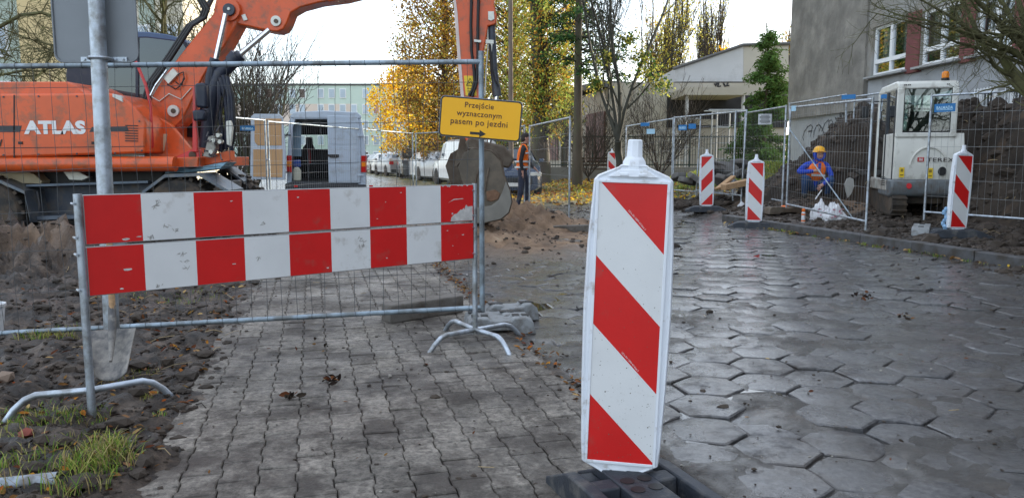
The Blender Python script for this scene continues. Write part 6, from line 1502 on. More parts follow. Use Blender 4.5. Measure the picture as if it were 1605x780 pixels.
# ================================================================ parked cars
def car(label, loc, rz, Lc, Wc, Hc, paint, kind='hatch', group='parked cars along the street', front=None, detail=None):
    """nose points along local -y, tail at +y; origin at the middle on the ground"""
    root = thing('parked_car', label, 'car', loc, rz, group, world=False)
    prof = {   # (position 0 nose .. 1 tail, belt height, roof height, roof half width factor, body half width factor)
        'hatch': [(0, .40, .40, .78, .80), (.03, .50, .50, .84, .92), (.12, .60, .62, .86, .98), (.25, .66, .68, .84, 1), (.30, .67, .72, .80, 1), (.42, .68, .97, .70, 1), (.55, .69, 1.0, .70, 1), (.75, .70, .99, .69, 1), (.88, .71, .93, .66, .99), (.965, .72, .74, .76, .96), (1.0, .50, .50, .80, .90)],
        'sedan': [(0, .40, .40, .78, .80), (.03, .50, .50, .84, .92), (.12, .60, .62, .86, .98), (.25, .66, .68, .84, 1), (.29, .67, .71, .80, 1), (.41, .68, .97, .70, 1), (.53, .69, 1.0, .70, 1), (.68, .70, .97, .69, 1), (.82, .71, .74, .72, .99), (.965, .70, .72, .82, .96), (1.0, .50, .50, .80, .90)],
        'suv': [(0, .45, .45, .84, .86), (.02, .58, .58, .90, .95), (.10, .62, .64, .90, .99), (.24, .64, .66, .88, 1), (.27, .65, .68, .84, 1), (.37, .66, .96, .76, 1), (.5, .66, 1.0, .76, 1), (.8, .66, .99, .76, 1), (.95, .66, .96, .75, .99), (.99, .66, .67, .86, .97), (1.0, .45, .45, .86, .94)],
        'van': [(0, .34, .34, .80, .82), (.03, .44, .44, .86, .92), (.10, .50, .52, .88, .98), (.17, .53, .56, .86, 1), (.2, .54, .60, .84, 1), (.34, .55, .95, .80, 1), (.45, .55, 1.0, .80, 1), (.8, .55, 1.0, .80, 1), (.96, .55, .97, .79, .99), (.995, .55, .56, .90, .98), (1.0, .35, .35, .86, .95)]}[kind]
    b_ = MB(); vs = []; hw = Wc / 2
    for (u, zb_, zt_, rf, bf) in prof:
        y = -Lc / 2 + Lc * u; w_ = hw * bf
        half = [(w_ * .86, .17 * Hc / 1.5), (w_ * .99, .25 * Hc / 1.5), (w_, Hc * .40 if zb_ > .42 else Hc * zb_ * .8), (w_ * .965, Hc * zb_), (hw * rf, Hc * (zb_ + (zt_ - zb_) * .90)), (hw * rf * .82, Hc * zt_ - .008)]
        vs += [(-x, y, z) for x, z in half] + [(x, y, z) for x, z in reversed(half)]
    K = 12; fs = []
    for i in range(len(prof) - 1):
        for k in range(K - 1): fs.append((i * K + k, i * K + k + 1, (i + 1) * K + k + 1, (i + 1) * K + k))
        fs.append((i * K + K - 1, i * K, (i + 1) * K, (i + 1) * K + K - 1))
    fs += [tuple(range(K)), tuple(range(len(prof) * K - 1, (len(prof) - 1) * K - 1, -1))]
    b_.add(vs, fs); bod = b_.build('body', paint, root, smooth=38)
    gl = dglass
    def PV(i, k): return Vector(vs[i * K + k])
    # side windows: between stations of the cabin
    ids = [i for i, p_ in enumerate(prof) if p_[2] > .9]
    i0, i1 = ids[0], ids[-1]
    def sidewin(s_):
        kb, kt = (3, 4) if s_ < 0 else (8, 7)
        def q(i, v): p = PV(i, kb).lerp(PV(i, kt), v); p.x += s_ * .008; return p
        b_ = MB(); lo = [q(i, .10) for i in range(i0 - 1, i1 + 1)]; hi = [q(i, .92) for i in range(i0, i1 + 1)]
        if kind == 'van': lo = lo[:3]; hi = hi[:2]
        pts = [q(i0 - 1, .5).lerp(q(i0, .2), .3)] + lo[1:] + hi[::-1]
        b_.add(pts, [tuple(range(len(pts)))]); b_.build('side_window', gl, root, recalc=False)
    sidewin(-1); sidewin(1)
    def capwin(name, ia, ib, va, vb, m):
        # glass across the car between stations ia (low) and ib (high)
        def e(i, j, t_): return PV(i, j).lerp(PV(ib if i == ia else ia, j), t_)
        dy = -.012 if name == 'windscreen' else .012
        L0 = PV(ia, 4).lerp(PV(ib, 4), va) + Vector((.05, dy, .012)); R0 = PV(ia, 7).lerp(PV(ib, 7), va) + Vector((-.05, dy, .012)); L1 = PV(ia, 4).lerp(PV(ib, 4), vb) + Vector((.05, dy, .012)); R1 = PV(ia, 7).lerp(PV(ib, 7), vb) + Vector((-.05, dy, .012))
        b_ = MB(); b_.prism([L0, R0, R1, L1], (0, dy, .004)); b_.build(name, m, root)
    capwin('windscreen', i0 - 1, i0, .08, .92, gl); capwin('rear_window', i1 + 1, i1, .2 if kind != 'van' else .1, .88, gl)
    zl = Hc * (.50 if kind != 'van' else .42)
    for s_ in (-1, 1):
        b_ = MB(); b_.box((s_ * hw * .74, -Lc / 2 + .06, Hc * .43), (hw * .38, .10, .13)); b_.build('headlight', hlm, root, bevel=.02)
        b_ = MB(); 
        if kind in ('van', 'suv'): b_.box((s_ * hw * .90, Lc / 2 - .03, Hc * .50), (hw * .13, .09, .34))
        else: b_.box((s_ * hw * .80, Lc / 2 - .05, Hc * .55), (hw * .30, .12, .20))
        b_.build('tail_light', tl_r, root, bevel=.02)
        b_ = MB(); b_.box((s_ * (hw + .07), -Lc * .20, Hc * .70), (.16, .08, .12)); b_.build('mirror', detail or paint, root, bevel=.03)
    b_ = MB(); b_.box((0, -Lc / 2 + .005, Hc * .30), (Wc * .62, .06, .20)); b_.build('grille', vt, root, bevel=.02)
    b_ = MB(); b_.box((0, Lc / 2 - .01, Hc * .22), (Wc * .86, .07, .20)); b_.build('bumper', vt, root, bevel=.03)
    for yy, hh in ((-Lc / 2 - .03, .34), (Lc / 2 + .03, .48)):
        b_ = MB(); b_.box((0, yy, hh), (.50, .015, .11)); b_.build('number_plate', white_s, root)
    for s_ in (-1, 1):
        for y in (-Lc * .30, Lc * .29):
            r_ = .31 if kind != 'suv' else .37
            wheel(root, (s_ * (hw - .09), y, r_), r_, .22, alloy, .62, 0, (1, 0, 0))
            b_ = MB(); b_.cyl((s_ * (hw - .02), y, r_ + .03), (s_ * (hw + .003), y, r_ + .03), r_ + .05, n=22); b_.build('wheel_arch', vt, root)
    return root
dglass = M('car glass', (.03, .045, .06), .04, 0, 0, spec=.8)
hlm = M('headlamp', (.60, .60, .56), .1, 0, .1); alloy = M('alloy wheel', (.35, .36, .37), .35, .7, .1)
c_white = M('white car paint', (.66, .66, .65), .25, 0, .03, coat=.5); c_silver = M('silver car paint', (.28, .29, .31), .3, .4, .04, coat=.5); c_dark = M('dark grey car paint', (.07, .075, .08), .25, .3, .05, coat=.6)
c_black = M('black car paint', (.02, .022, .028), .2, .2, .05, coat=.6); c_blue = M('dark blue car paint', (.008, .025, .06), .25, .2, .05, coat=.6)
def place_car(px, py, rz, *a, **k):
    p = gr(px, py); return car(a[0], (p.x, p.y, max(-.02, gzf(p.x, p.y))), rz, *a[1:], **k)
PI = math.pi
place_car(728, 293, PI + .34, 'white panel van parked closest, half hidden by the digger bucket', 4.4, 1.72, 1.85, c_white, 'van')
place_car(694, 285.5, PI + .46, 'second white car behind the white panel van in the parked row', 4.0, 1.68, 1.46, c_silver, 'hatch')
place_car(670, 281.5, PI + .50, 'white car between the dark off-roader and the second white car', 4.1, 1.7, 1.46, c_white, 'hatch')
place_car(650, 279.5, .20, 'tall dark grey off-roader facing the camera in the parked row', 4.6, 1.85, 1.74, c_dark, 'suv', detail=c_black)
place_car(617, 275.5, PI + .42, 'silver hatchback with red tail lamp left of the off-roader', 4.1, 1.7, 1.48, c_silver, 'hatch')
place_car(604, 272.5, .35, 'pale car with blue reflecting windscreen, third from the far end of the row', 4.2, 1.7, 1.46, c_white, 'sedan')
place_car(594, 270.5, PI + .4, 'dark car with red tail lamps, second from the far end of the row', 4.2, 1.7, 1.45, c_dark, 'hatch')
place_car(584, 269.5, .3, 'farthest small car at the left end of the parked row', 4.0, 1.68, 1.42, c_silver, 'sedan')
place_car(800, 305, .06, 'dark blue car facing the camera behind the walking worker', 4.3, 1.74, 1.5, c_blue, 'sedan', group=None)
# ================================================================ soil heap, rubble, timber, bags
m_heap = M('dark dug soil', (.030, .022, .016), .95, 0, .5, 1.8, 6.0, 9, pos=True, dirt=(.10, .066, .042), da=.35, ds=1.1)
hx = np.arange(4.9, 9.35, .055); hy = np.arange(7.0, 19.6, .06); HX, HY = np.meshgrid(hx, hy)
n1 = fbm(HX, HY, .9, 71) - .5; n2 = fbm(HX, HY, 3.2, 73, 4) - .5; n3 = fbm(HX, HY, 11, 79, 3) - .5
cxh = 8.75 - .9 * sst(14.6, 16.0, HY)
sg = .80 + .95 * sst(14.8, 16.2, HY) - .1 * sst(13, 12, HY)
rg = 1.80 * (1 - sst(17.2, 19.2, HY)) * sst(6.8, 8.0, HY) + .22 * sst(14.5, 16, HY) * (1 - sst(17, 18.5, HY))
Z = rg * np.where(HX > cxh, 1, np.exp(-(np.abs(HX - cxh) / sg) ** 1.7)) * (1 + .35 * n1 + .3 * n2) + n2 * .22 * sst(0, .3, rg * np.exp(-(np.abs(HX - cxh) / (sg * 1.3)) ** 2)) + n3 * .10
base = gz(HX, HY)
edge_ = np.where(HX > cxh, 1, np.exp(-(np.abs(HX - cxh) / (sg * 1.35)) ** 3.0)) * sst(7, 8, HY) * (1 - sst(18.4, 19.4, HY))
ZH = base - .05 + Z * sst(.02, .35, edge_) + .05 * sst(.1, .5, edge_)
ZH = np.where(edge_ < .02, base - .12, ZH)
me = bpy.data.meshes.new('soil_heap'); nY, nX = HX.shape
me.from_pydata(np.stack([HX, HY, ZH], -1).reshape(-1, 3).tolist(), [], [(j * nX + i, j * nX + i + 1, (j + 1) * nX + i + 1, (j + 1) * nX + i) for j in range(nY - 1) for i in range(nX - 1) if edge_[j, i] > .015])
me.polygons.foreach_set('use_smooth', [True] * len(me.polygons)); me.materials.append(m_heap)
o = bpy.data.objects.new('soil_heap', me); C.objects.link(o); tag(o, 'long dark brown heap of dug soil against the school wall', 'soil heap')
def hz_(x, y):
    i = int((x - 4.9) / .055); j = int((y - 7.0) / .06)
    if 0 <= i < nX - 1 and 0 <= j < nY - 1 and edge_[j, i] > .02: return float(ZH[j, i])
    return gzf(x, y)
mb = MB(); g = random.Random(51)
for k in range(6500):
    x, y = g.uniform(5.2, 9.2), g.uniform(8, 19); z = hz_(x, y)
    if z < gzf(x, y) + .02 and g.random() < .6: continue
    r = min(.15, g.lognormvariate(-3.45, .65)); lump(mb, (x, y, z + r * .1), r, g, .7)
o = mb.build('heap_clods', m_clod, recalc=False); tag(o, 'crumbly lumps of soil lying over the dark heap', 'soil clods', kind='stuff')
mb = MB()
for k in range(260):      # roots and straw on the heap crest
    x, y = g.uniform(6.6, 8.9), g.uniform(9, 18.5); z = hz_(x, y) + .02; a = g.uniform(0, 6.28); L_ = g.uniform(.05, .22)
    mb.tube([(x, y, z), (x + L_ * .5 * math.cos(a), y + L_ * .5 * math.sin(a), z + g.uniform(0, .05)), (x + L_ * math.cos(a), y + L_ * math.sin(a), z - .01)], g.uniform(.003, .007), 3, g.choice([0, 1]))
o = mb.build('heap_roots', [bark_dark, bpy.data.materials['straw']], recalc=False); tag(o, 'pale roots and straw sticking out of the dark soil heap', 'roots', kind='stuff')
# old paving slabs dumped in a pile
slabm_ = M('old dirty slab', (.12, .115, .108), .85, 0, .25, 4, 1.2, 40, dirt=(.06, .045, .035), da=.5, ds=3)
g = random.Random(60)
slab_lab = ['large tilted slab', 'flat broken slab', 'rounded slab', 'thick upright slab', 'low slab', 'wedge shaped slab', 'dark muddy slab', 'small slab', 'leaning slab', 'half buried slab', 'grey slab', 'short slab']
pos = [(1123, 262, 18.6, .55), (1140, 268, 18.4, .50), (1158, 262, 18.8, .42), (1120, 275, 18.2, .48), (1147, 280, 18.0, .48), (1166, 277, 18.3, .38), (1130, 288, 17.8, .42), (1090, 284, 18.6, .46), (1076, 288, 18.9, .38), (1064, 281, 19.2, .36), (1154, 293, 17.6, .3), (1100, 293, 18.2, .34)]
plc = ['at the top of the pile right of the left striped post', 'at the top centre of the pile behind the striped posts', 'at the top right of the pile near the grass', 'in the middle left of the pile by the left striped post', 'in the middle of the pile above the planks', 'at the right end of the pile beside the second striped post', 'at the bottom of the pile beside the planks', 'just left of the left striped post', 'second from the left end of the pile', 'at the left end of the pile', 'half hidden behind the planks', 'low down behind the left striped post']
for i, (px, py, Y, sz) in enumerate(pos):
    p = at(px, py, Y); b_ = MB(); vs = []
    hexa = [(sz * .62 * math.cos(a + .3 * i) * g.uniform(.8, 1.1), sz * .62 * math.sin(a + .3 * i) * g.uniform(.8, 1.1)) for a in [k * math.pi / 3 for k in range(6)]]
    q = Euler((g.uniform(-.1, .9), g.uniform(-.5, .5), g.uniform(0, 3))).to_matrix()
    poly = [p + q @ Vector((x, y, 0)) for x, y in hexa]; b_.prism(poly, q @ Vector((0, 0, .13)))
    o = b_.build('paving_slab', slabm_, bevel=.02); tag(o, slab_lab[i] + ' ' + plc[i], 'slab', 'old paving slabs dumped in a pile')
b_ = MB()
for k in range(160): p = at(g.uniform(1055, 1180), g.uniform(270, 300), g.uniform(17.4, 19)); z = gzf(p.x, p.y); lump(b_, (p.x, p.y, z + .05), g.uniform(.04, .13), g, .7)
o = b_.build('rubble', m_clod, recalc=False); tag(o, 'dark rubble and soil packed round the dumped slabs', 'rubble', kind='stuff')
def plank(pts, w_, th, label):
    a, b = [Vector(p) for p in pts]; d = (b - a).normalized(); s_ = d.cross(Vector((0, 0, 1))).normalized(); u = s_.cross(d)
    b_ = MB(); b_.prism([a - s_ * w_ / 2, a + s_ * w_ / 2, b + s_ * w_ / 2, b - s_ * w_ / 2], u * th); o = b_.build('timber_plank', wood, bevel=.005); tag(o, label, 'plank', 'timber planks by the slab pile'); return o
plank([at(1127, 296, 16.9), at(1150, 278, 17.2)], .12, .05, 'upper timber plank propped up steeply against the slabs')
plank([at(1122, 297, 16.8), at(1170, 283, 17.0)], .13, .04, 'long timber plank lying flat under the steep one')
plank([at(1134, 298, 16.6), at(1172, 290, 16.9)], .16, .12, 'thick squared timber at the bottom of the planks')
# plastic bags
m_bag = M('white plastic bag', (.66, .66, .68), .45, 0, .05, 6, .4, 40)
def bag(c, sx, sz, label, seed, printc=False):
    c = Vector(c); g = random.Random(seed); bm = bmesh.new(); bmesh.ops.create_icosphere(bm, subdivisions=4, radius=1)
    from mathutils import noise as mn
    for v in bm.verts:
        n_ = mn.noise(v.co * 1.8 + Vector((seed, 0, 0))) * .30 + mn.noise(v.co * 4.5 + Vector((0, seed, 0))) * .16 + abs(mn.noise(v.co * 9 + Vector((0, 0, seed)))) * -.14
        v.co *= 1 + n_; top = max(0, v.co.z); v.co.x *= 1 - .45 * top; v.co.y *= 1 - .45 * top
        v.co = Vector((v.co.x * sx, v.co.y * sx * .7, max(v.co.z, -.35) * sz)) + c
    me = bpy.data.meshes.new('bag'); bm.to_mesh(me); bm.free(); me.materials.append(m_bag); me.polygons.foreach_set('use_smooth', [True] * len(me.polygons)); me.set_sharp_from_angle(angle=R(38))
    o = bpy.data.objects.new('plastic_bag', me); C.objects.link(o); tag(o, label, 'bag', 'white plastic bags'); 
    if printc:
        b_ = MB()
        for k in range(9): p = c + Vector((g.uniform(-.5, .4) * sx, -sx * .69 - .012, g.uniform(-.1, .55) * sz)); b_.box(p, (g.uniform(.02, .05), .004, g.uniform(.01, .025)), (0, g.uniform(-.4, .4), 0))
        p_ = b_.build('faded_print', M('faded pink print', (.55, .22, .28), .6, 0, .1) if 'faded pink print' not in bpy.data.materials else bpy.data.materials['faded pink print']); p_.parent = o
p = at(1287, 322, 13.9); bag((p.x, 13.9, gzf(p.x, 13.9) + .08), .19, .27, 'left of two white carrier bags below the crouching worker', 1, True)
p = at(1308, 322, 13.7); bag((p.x, 13.7, gzf(p.x, 13.7) + .08), .20, .24, 'right of two white carrier bags below the crouching worker', 2, True)
p = at(1213, 290, 16.2); bag((p.x, 16.2, gzf(p.x, 16.2) + .05), .2, .11, 'flattened cream bag lying left of the double fence post', 3)
p = at(1163, 300, 16.6); bag((p.x, 16.6, gzf(p.x, 16.6) + .02), .08, .09, 'small white plastic scrap between the planks and second striped post', 4)
# bottle and small orange cap, light stone plate
p = at(1259.5, 330, 13.6); bt = thing('marker_spray_can', 'upright white spray can with orange cap behind the fence', 'spray can', (p.x, 13.6, gzf(p.x, 13.6)), world=False)
b_ = MB(); b_.lathe([(.03, 0), (.033, .01), (.033, .17), (.026, .19)], (0, 0, 0), 16); b_.build('can', m_bag, bt, smooth=40)
b_ = MB(); b_.lathe([(.028, .19), (.03, .195), (.03, .235), (.02, .245)], (0, 0, 0), 16); b_.lathe([(.034, .02), (.034, .045)], (0, 0, 0), 16); b_.lathe([(.034, .13), (.034, .16)], (0, 0, 0), 16); b_.build('orange_band', M('orange plastic', (.75, .16, .02), .45, 0, .05), bt, smooth=40)
p = at(1240, 309, 14.7); b_ = MB(); b_.lathe([(.09, 0), (.085, .03), (.05, .045), (.001, .05)], (p.x, 15.0, gzf(p.x, 15.0) + .02), 14); o = b_.build('orange_lid', bpy.data.materials['orange plastic'], smooth=40); tag(o, 'small orange lid on the soil beside the double fence post', 'lid')
b_ = MB(); Yq = 14.9; b_.pxp([(1333, 278), (1338, 281), (1339, 292), (1334, 304), (1329, 310), (1326, 300), (1324, 289), (1328, 280)], Yq, .03); o = b_.build('pointed_shovel', M('pale dusty steel', (.40, .39, .36), .6, .2, .1)); tag(o, 'pale pointed shovel blade sticking up between the bags and the digger', 'shovel')
b_ = MB(); b_.pxp([(1340, 268), (1352, 266), (1362, 272), (1350, 275)], 15.3, .15); o = b_.build('stone_plate', slabm_, bevel=.01); tag(o, 'flat pale stone on the soil left of the mini digger', 'stone')
# debris heap by the digger arm
b_ = MB(); g = random.Random(5)
for k in range(60): p = at(g.gauss(376, 8), 285, 14 + g.gauss(0, .3)); lump(b_, (p.x, p.y, .1 + abs(g.gauss(.0, .28))), g.uniform(.07, .17), g, .6)
o = b_.build('debris_heap', M('brown debris', (.13, .10, .075), .9, 0, .4, 2, pos=True), recalc=False); tag(o, 'brown heap of broken concrete and soil under the digger arm', 'rubble heap')
# warm coloured cut soil lumps behind bucket handled by ground

# ================================================================ verge: green railing, low wall, bench, lamp post
railm = M('dark green railing', (.028, .05, .042), .55, .1, .1, 3)
lowm = M('grey low wall', (.24, .24, .22), .9, 0, .15, 1.5, .5, 20, pos=True)
Yr = 34.0
xa, xb2 = at(700, 240, Yr).x, at(1235, 240, Yr).x
b_ = MB(); b_.box(((xa + xb2) / 2, Yr + .15, .30), (xb2 - xa, .3, .95)); lw_ = b_.build('low_wall', lowm, bevel=.01); tag(lw_, 'long low grey wall under the dark green railing', 'wall')
rl = thing('green_railing', 'dark green metal railing on the low wall in front of the pavilion', 'railing', (xa, Yr + .15, .78), world=True)
b_ = MB(); z0 = .78; z1 = 2.16; n_ = int((xb2 - xa) / .125)
for z in (z0 + .10, z1 - .06): b_.box(((xa + xb2) / 2, Yr + .15, z), (xb2 - xa, .04, .05))
b_.build('rail', railm, rl); b_ = MB()
for i in range(n_): x = xa + (xb2 - xa) * i / n_; b_.box((x, Yr + .15, (z0 + z1) / 2), (.022, .022, z1 - z0))
b_.build('bars', railm, rl); 
for k in range(8): x = xa + (xb2 - xa) * k / 7.0; b_ = MB(); b_.box((x, Yr + .15, (z0 + z1) / 2 - .02), (.07, .07, z1 - z0 + .1)); b_.build('post', railm, rl)
bn = thing('park_bench', 'dark wooden bench on the leafy verge in front of the low wall', 'bench', (at(945, 270, 32.5).x, 32.5, gzf(4, 32.5)), .05, world=False)
bw = M('dark bench wood', (.07, .045, .03), .8, 0, .2)
for i, z in enumerate((.62, .76, .90)): b_ = MB(); b_.box((0, .22, z), (1.9, .03, .09)); b_.build('backrest_slat', bw, bn)
b_ = MB(); b_.box((0, 0, .45), (1.9, .4, .05)); b_.build('seat', bw, bn)
for x in (-.8, .8): b_ = MB(); b_.box((x, 0, .22), (.08, .4, .44)); b_.build('leg', lowm, bn); b_ = MB(); b_.box((x, .25, .65), (.05, .05, .55)); b_.build('back_post', lowm, bn)
lp = thing('lamp_post', 'tall brown grey lamp post rising behind the yellow sign', 'lamp post', (at(801, 300, 24).x, 24, 0))
b_ = MB(); xl = at(801, 100, 24).x; b_.cyl((xl, 24, 0), (xl - .02, 24, 8.0), .085, .065, n=10); b_.build('pole', M('weathered pole', (.17, .13, .10), .8, .1, .2, 2), lp, smooth=40)
b_ = MB(); b_.tube([(xl, 24, 7.9), (xl - .3, 24, 8.3), (xl - 1.0, 24, 8.4)], .03, 6); b_.box((xl - 1.2, 24, 8.4), (.5, .2, .12)); b_.build('lamp_head', lowm, lp)
# climbing frames of the playground
gm_ = M('grey climbing frame paint', (.42, .44, .45), .5, .2, .1)
def climb(px0, px1, Y, z1, label, rungs=5):
    x0, x1 = at(px0, 245, Y).x, at(px1, 245, Y).x; root = thing('climbing_frame', label, 'climbing frame', (x0, Y, 0)); b_ = MB()
    for x in (x0, x1):
        for dy in (0, .9): b_.cyl((x, Y + dy, 0), (x, Y + dy, z1), .035, n=6)
    b_.build('uprights', gm_, root); 
    for k in range(rungs):
        for dy in (0, .9): z = .4 + (z1 - .45) * k / (rungs - 1); b_ = MB(); b_.cyl((x0, Y + dy, z), (x1, Y + dy, z), .025, n=6); b_.build('rung', gm_, root)
    
    for dy in (0, .9): b_ = MB(); b_.tube([(x0 - .4, Y + dy, z1), (x1 + .5, Y + dy, z1)], .03, 6); b_.build('top_bar', gm_, root)
climb(1065, 1080, 36.5, 3.0, 'left narrow grey ladder frame behind the green railing'); climb(1122, 1150, 36.5, 3.4, 'right wide grey climbing frame behind the green railing'); 

# ================================================================ trees
LM = {'gold': leafmat('golden leaf', (.85, .50, .03), .55), 'yellow': leafmat('yellow leaf crown', (.62, .49, .10), .5), 'orange': leafmat('orange leaf crown', (.52, .28, .05), .45), 'brown': leafmat('brown leaf crown', (.25, .15, .06), .4),
      'olive': leafmat('olive leaf', (.36, .33, .08), .45), 'green': leafmat('dull green leaf', (.20, .27, .06), .5), 'dark': leafmat('dark needle', (.025, .055, .022), .2), 'dark2': leafmat('deep needle', (.075, .125, .035), .25)}
def grow(mb, p, d, Ln, r, depth, g, prm, tips, minr=.004):
    nseg = 4 if depth > 1 else 3; pts = [p.copy()]; rs = [r]; dd = d.normalized(); cur = p.copy()
    for k in range(nseg):
        dd = (dd + Vector((g.gauss(0, 1), g.gauss(0, 1), g.gauss(0, 1))) * prm['wig'] + Vector((0, 0, prm['up'] if depth < prm['lv'] else prm.get('up0', 0)))).normalized()
        cur = cur + dd * Ln / nseg; pts.append(cur.copy()); rs.append(max(minr, r * (1 - (1 - prm['taper']) * (k + 1) / nseg)))
    mb.tube(pts, rs, 8 if r > .08 else (5 if r > .02 else 3), caps=False)
    if depth <= 0: tips.append((cur, dd)); return
    nch = prm['n'][min(depth, len(prm['n']) - 1)]
    for c in range(nch):
        k = lerp(prm.get('first', .3), 1, (c + g.random() * .7) / nch); k = min(k, .999); i = int(k * nseg); f = k * nseg - i
        q = pts[i].lerp(pts[min(i + 1, nseg)], f); a = g.uniform(0, 6.283); an = R(prm['ang'] + g.gauss(0, 10))
        x = dd.orthogonal().normalized(); y = dd.cross(x); nd = (dd * math.cos(an) + (x * math.cos(a) + y * math.sin(a)) * math.sin(an))
        grow(mb, q, nd, Ln * prm['lr'] * g.uniform(.75, 1.2), max(minr, rs[i] * prm['rr']), depth - 1, g, prm, tips, minr)
    if prm.get('cont', True): grow(mb, pts[-1], dd, Ln * prm['lr'], rs[-1], depth - 1, g, prm, tips, minr)
def leaves(mb, c, n_, spread, sz, g, mis, droop=0):
    for _ in range(n_):
        v = Vector((g.gauss(0, spread), g.gauss(0, spread), g.gauss(0, spread) - droop * g.random()))
        q = Euler((g.uniform(-1.4, 1.4), g.uniform(-1.4, 1.4), g.uniform(0, 6.28))).to_matrix(); s_ = sz * g.uniform(.6, 1.3)
        mb.add([c + v + q @ Vector(w_) for w_ in ((-s_ * .5, 0, 0), (0, -s_ * .38, .1 * s_), (s_ * .6, 0, 0), (0, s_ * .38, .1 * s_))], [(0, 1, 2, 3)], g.choice(mis))
def bare_tree(name, label, cat, base, H, r, seed, prm, extra=None, lean=(0, 0, 1), group=None, leafspec=None, barkm=None, depth=4, minr=.004):
    g = random.Random(seed); root = thing(name, label, cat, base, 0, group); b_ = MB(); tips = []; base = Vector(base)
    p = base.copy(); d = Vector(lean).normalized(); t_ = MB()
    pts = [p + d * (H * prm.get('trunk', .35)) * k / 4 + Vector((g.gauss(0, .02), g.gauss(0, .02), 0)) * k for k in range(5)]; pts[0] -= Vector((0, 0, .2))
    t_.tube(pts, [r * 1.35, r * 1.08, r, r * .95, r * .9], 12); t_.build('trunk', barkm or bark, root, smooth=60)
    for k in range(prm['n'][-1]):
        a = 6.283 * k / prm['n'][-1] + g.uniform(-.4, .4); an = R(prm['ang'] * prm.get('a0', .8)); q = pts[-1] if k < 2 else pts[3].lerp(pts[-1], g.random())
        nd = (d * math.cos(an) + Vector((math.cos(a), math.sin(a), .15)) * math.sin(an)); grow(b_, q, nd, H * prm.get('l0', .3) * g.uniform(.8, 1.15), r * .62, depth, g, prm, tips, minr)
    if extra: extra(b_, tips, g, root)
    b_.build('branches', barkm or bark_dark, root, smooth=60, recalc=False)
    if leafspec:
        l_ = MB(); mats_, n_, spread, sz, prob, droop = leafspec
        for (c, dd) in tips:
            if g.random() < prob: leaves(l_, c, n_, spread, sz, g, range(len(mats_)), droop)
        l_.build('crown', [LM[k] for k in mats_], root, recalc=False)
    return root
def leafy(name, label, base, H, r, R_, z0, seed, mats_, ncl, nl, sz, thr=.46, droop=0, trunkm=None, shape=None, twigs=220, cat='tree', group=None, stems=1):
    """crown of leaf clumps scattered through a noisy envelope, on real limbs"""
    from mathutils import noise as mn
    g = random.Random(seed); root = thing(name, label, cat, base, 0, group); B = Vector(base)
    t_ = MB()
    for s_ in range(stems):
        ox = Vector((g.uniform(-.35, .35), g.uniform(-.2, .2), 0)) * (stems > 1); pts = [B + ox + Vector((g.gauss(0, .04) * k, g.gauss(0, .04) * k, H * .92 * k / 7 - (.2 if k == 0 else 0))) for k in range(8)]
        t_.tube(pts, [r * (1.3 if k == 0 else 1) * (1 - .85 * k / 7) for k in range(8)], 9)
    t_.build('trunk', trunkm or bark, root, smooth=60)
    l_ = MB(); br = MB(); cl = []
    tries = 0
    while len(cl) < ncl and tries < ncl * 30:
        tries += 1
        h = g.random(); z = z0 + (H - z0) * h
        rr_ = R_ * (shape(h) if shape else math.sqrt(max(0, 1 - (2 * h - .9) ** 2 * .8)))
        a = g.uniform(0, 6.283); d = rr_ * math.sqrt(g.random()) ; p = B + Vector((d * math.cos(a), d * math.sin(a), z - 0))
        if mn.noise((p * (1.3 / max(R_, 1)) * 1.6) + Vector((seed, seed, 0))) * .5 + .5 < thr: continue
        cl.append(p)
    for i, p in enumerate(cl):
        leaves(l_, p, nl, R_ * .085, sz, g, [g.choice(range(len(mats_)))] * 2 + [g.choice(range(len(mats_)))], droop)
        if i % max(1, len(cl) // twigs) == 0:
            zt_ = max(z0 * .6, p.z - B.z - abs(p.x - B.x) * g.uniform(.5, 1.2)); q = B + Vector((0, 0, zt_)); m_ = q.lerp(p, .55) + Vector((g.gauss(0, .1), g.gauss(0, .1), .15 * g.random()))
            br.tube([q, m_, p, p + (p - m_) * .35 + Vector((0, 0, -.4 * droop))], [r * .16 + .008, .018, .010, .005], 4, caps=False)
    l_.build('crown', [LM[k] for k in mats_], root, recalc=False); br.build('limbs', bark_dark, root, recalc=False)
    return root
def gp_(px, Y): x = at(px, 245, Y).x; return (x, Y, gzf(x, Y) if Y < 40 else -.02)
leafy('autumn_tree', 'big brown and orange tree left of the digger stick', gp_(697, 38), 14, .22, 2.35, 1.3, 3, ['brown', 'brown', 'orange', 'orange', 'olive'], 1900, 16, .12, .40, twigs=260)
leafy('autumn_tree', 'brownish tree filling the gap right behind the digger stick', gp_(752, 42), 15, .22, 2.4, 1.2, 31, ['brown', 'olive', 'orange', 'brown'], 1400, 13, .11, .36, twigs=160)
leafy('golden_tree', 'small bright golden yellow tree above the parked cars', gp_(640, 44), 6.3, .12, 2.2, 1.6, 5, ['gold', 'gold', 'orange', 'yellow'], 620, 14, .13, .40, twigs=60)
leafy('weeping_tree', 'tall olive yellow tree with hanging foliage beside the lamp post', gp_(800, 36), 15, .25, 1.9, 1.8, 7, ['olive', 'yellow', 'green', 'olive', 'brown'], 2000, 14, .10, .36, droop=1.1, twigs=300)
leafy('weeping_tree', 'tall yellow green tree with thick brown trunk behind the walking worker', gp_(851, 32), 14, .36, 1.6, 2.6, 8, ['olive', 'orange', 'green', 'olive'], 1500, 14, .10, .38, droop=1.0, twigs=260, stems=2)
leafy('leafy_tree', 'thin yellow leaved tree between the thick trunk and the conifer', gp_(885, 40), 12, .14, 1.5, 2.5, 18, ['yellow', 'olive', 'green'], 300, 10, .13, .5, twigs=160)
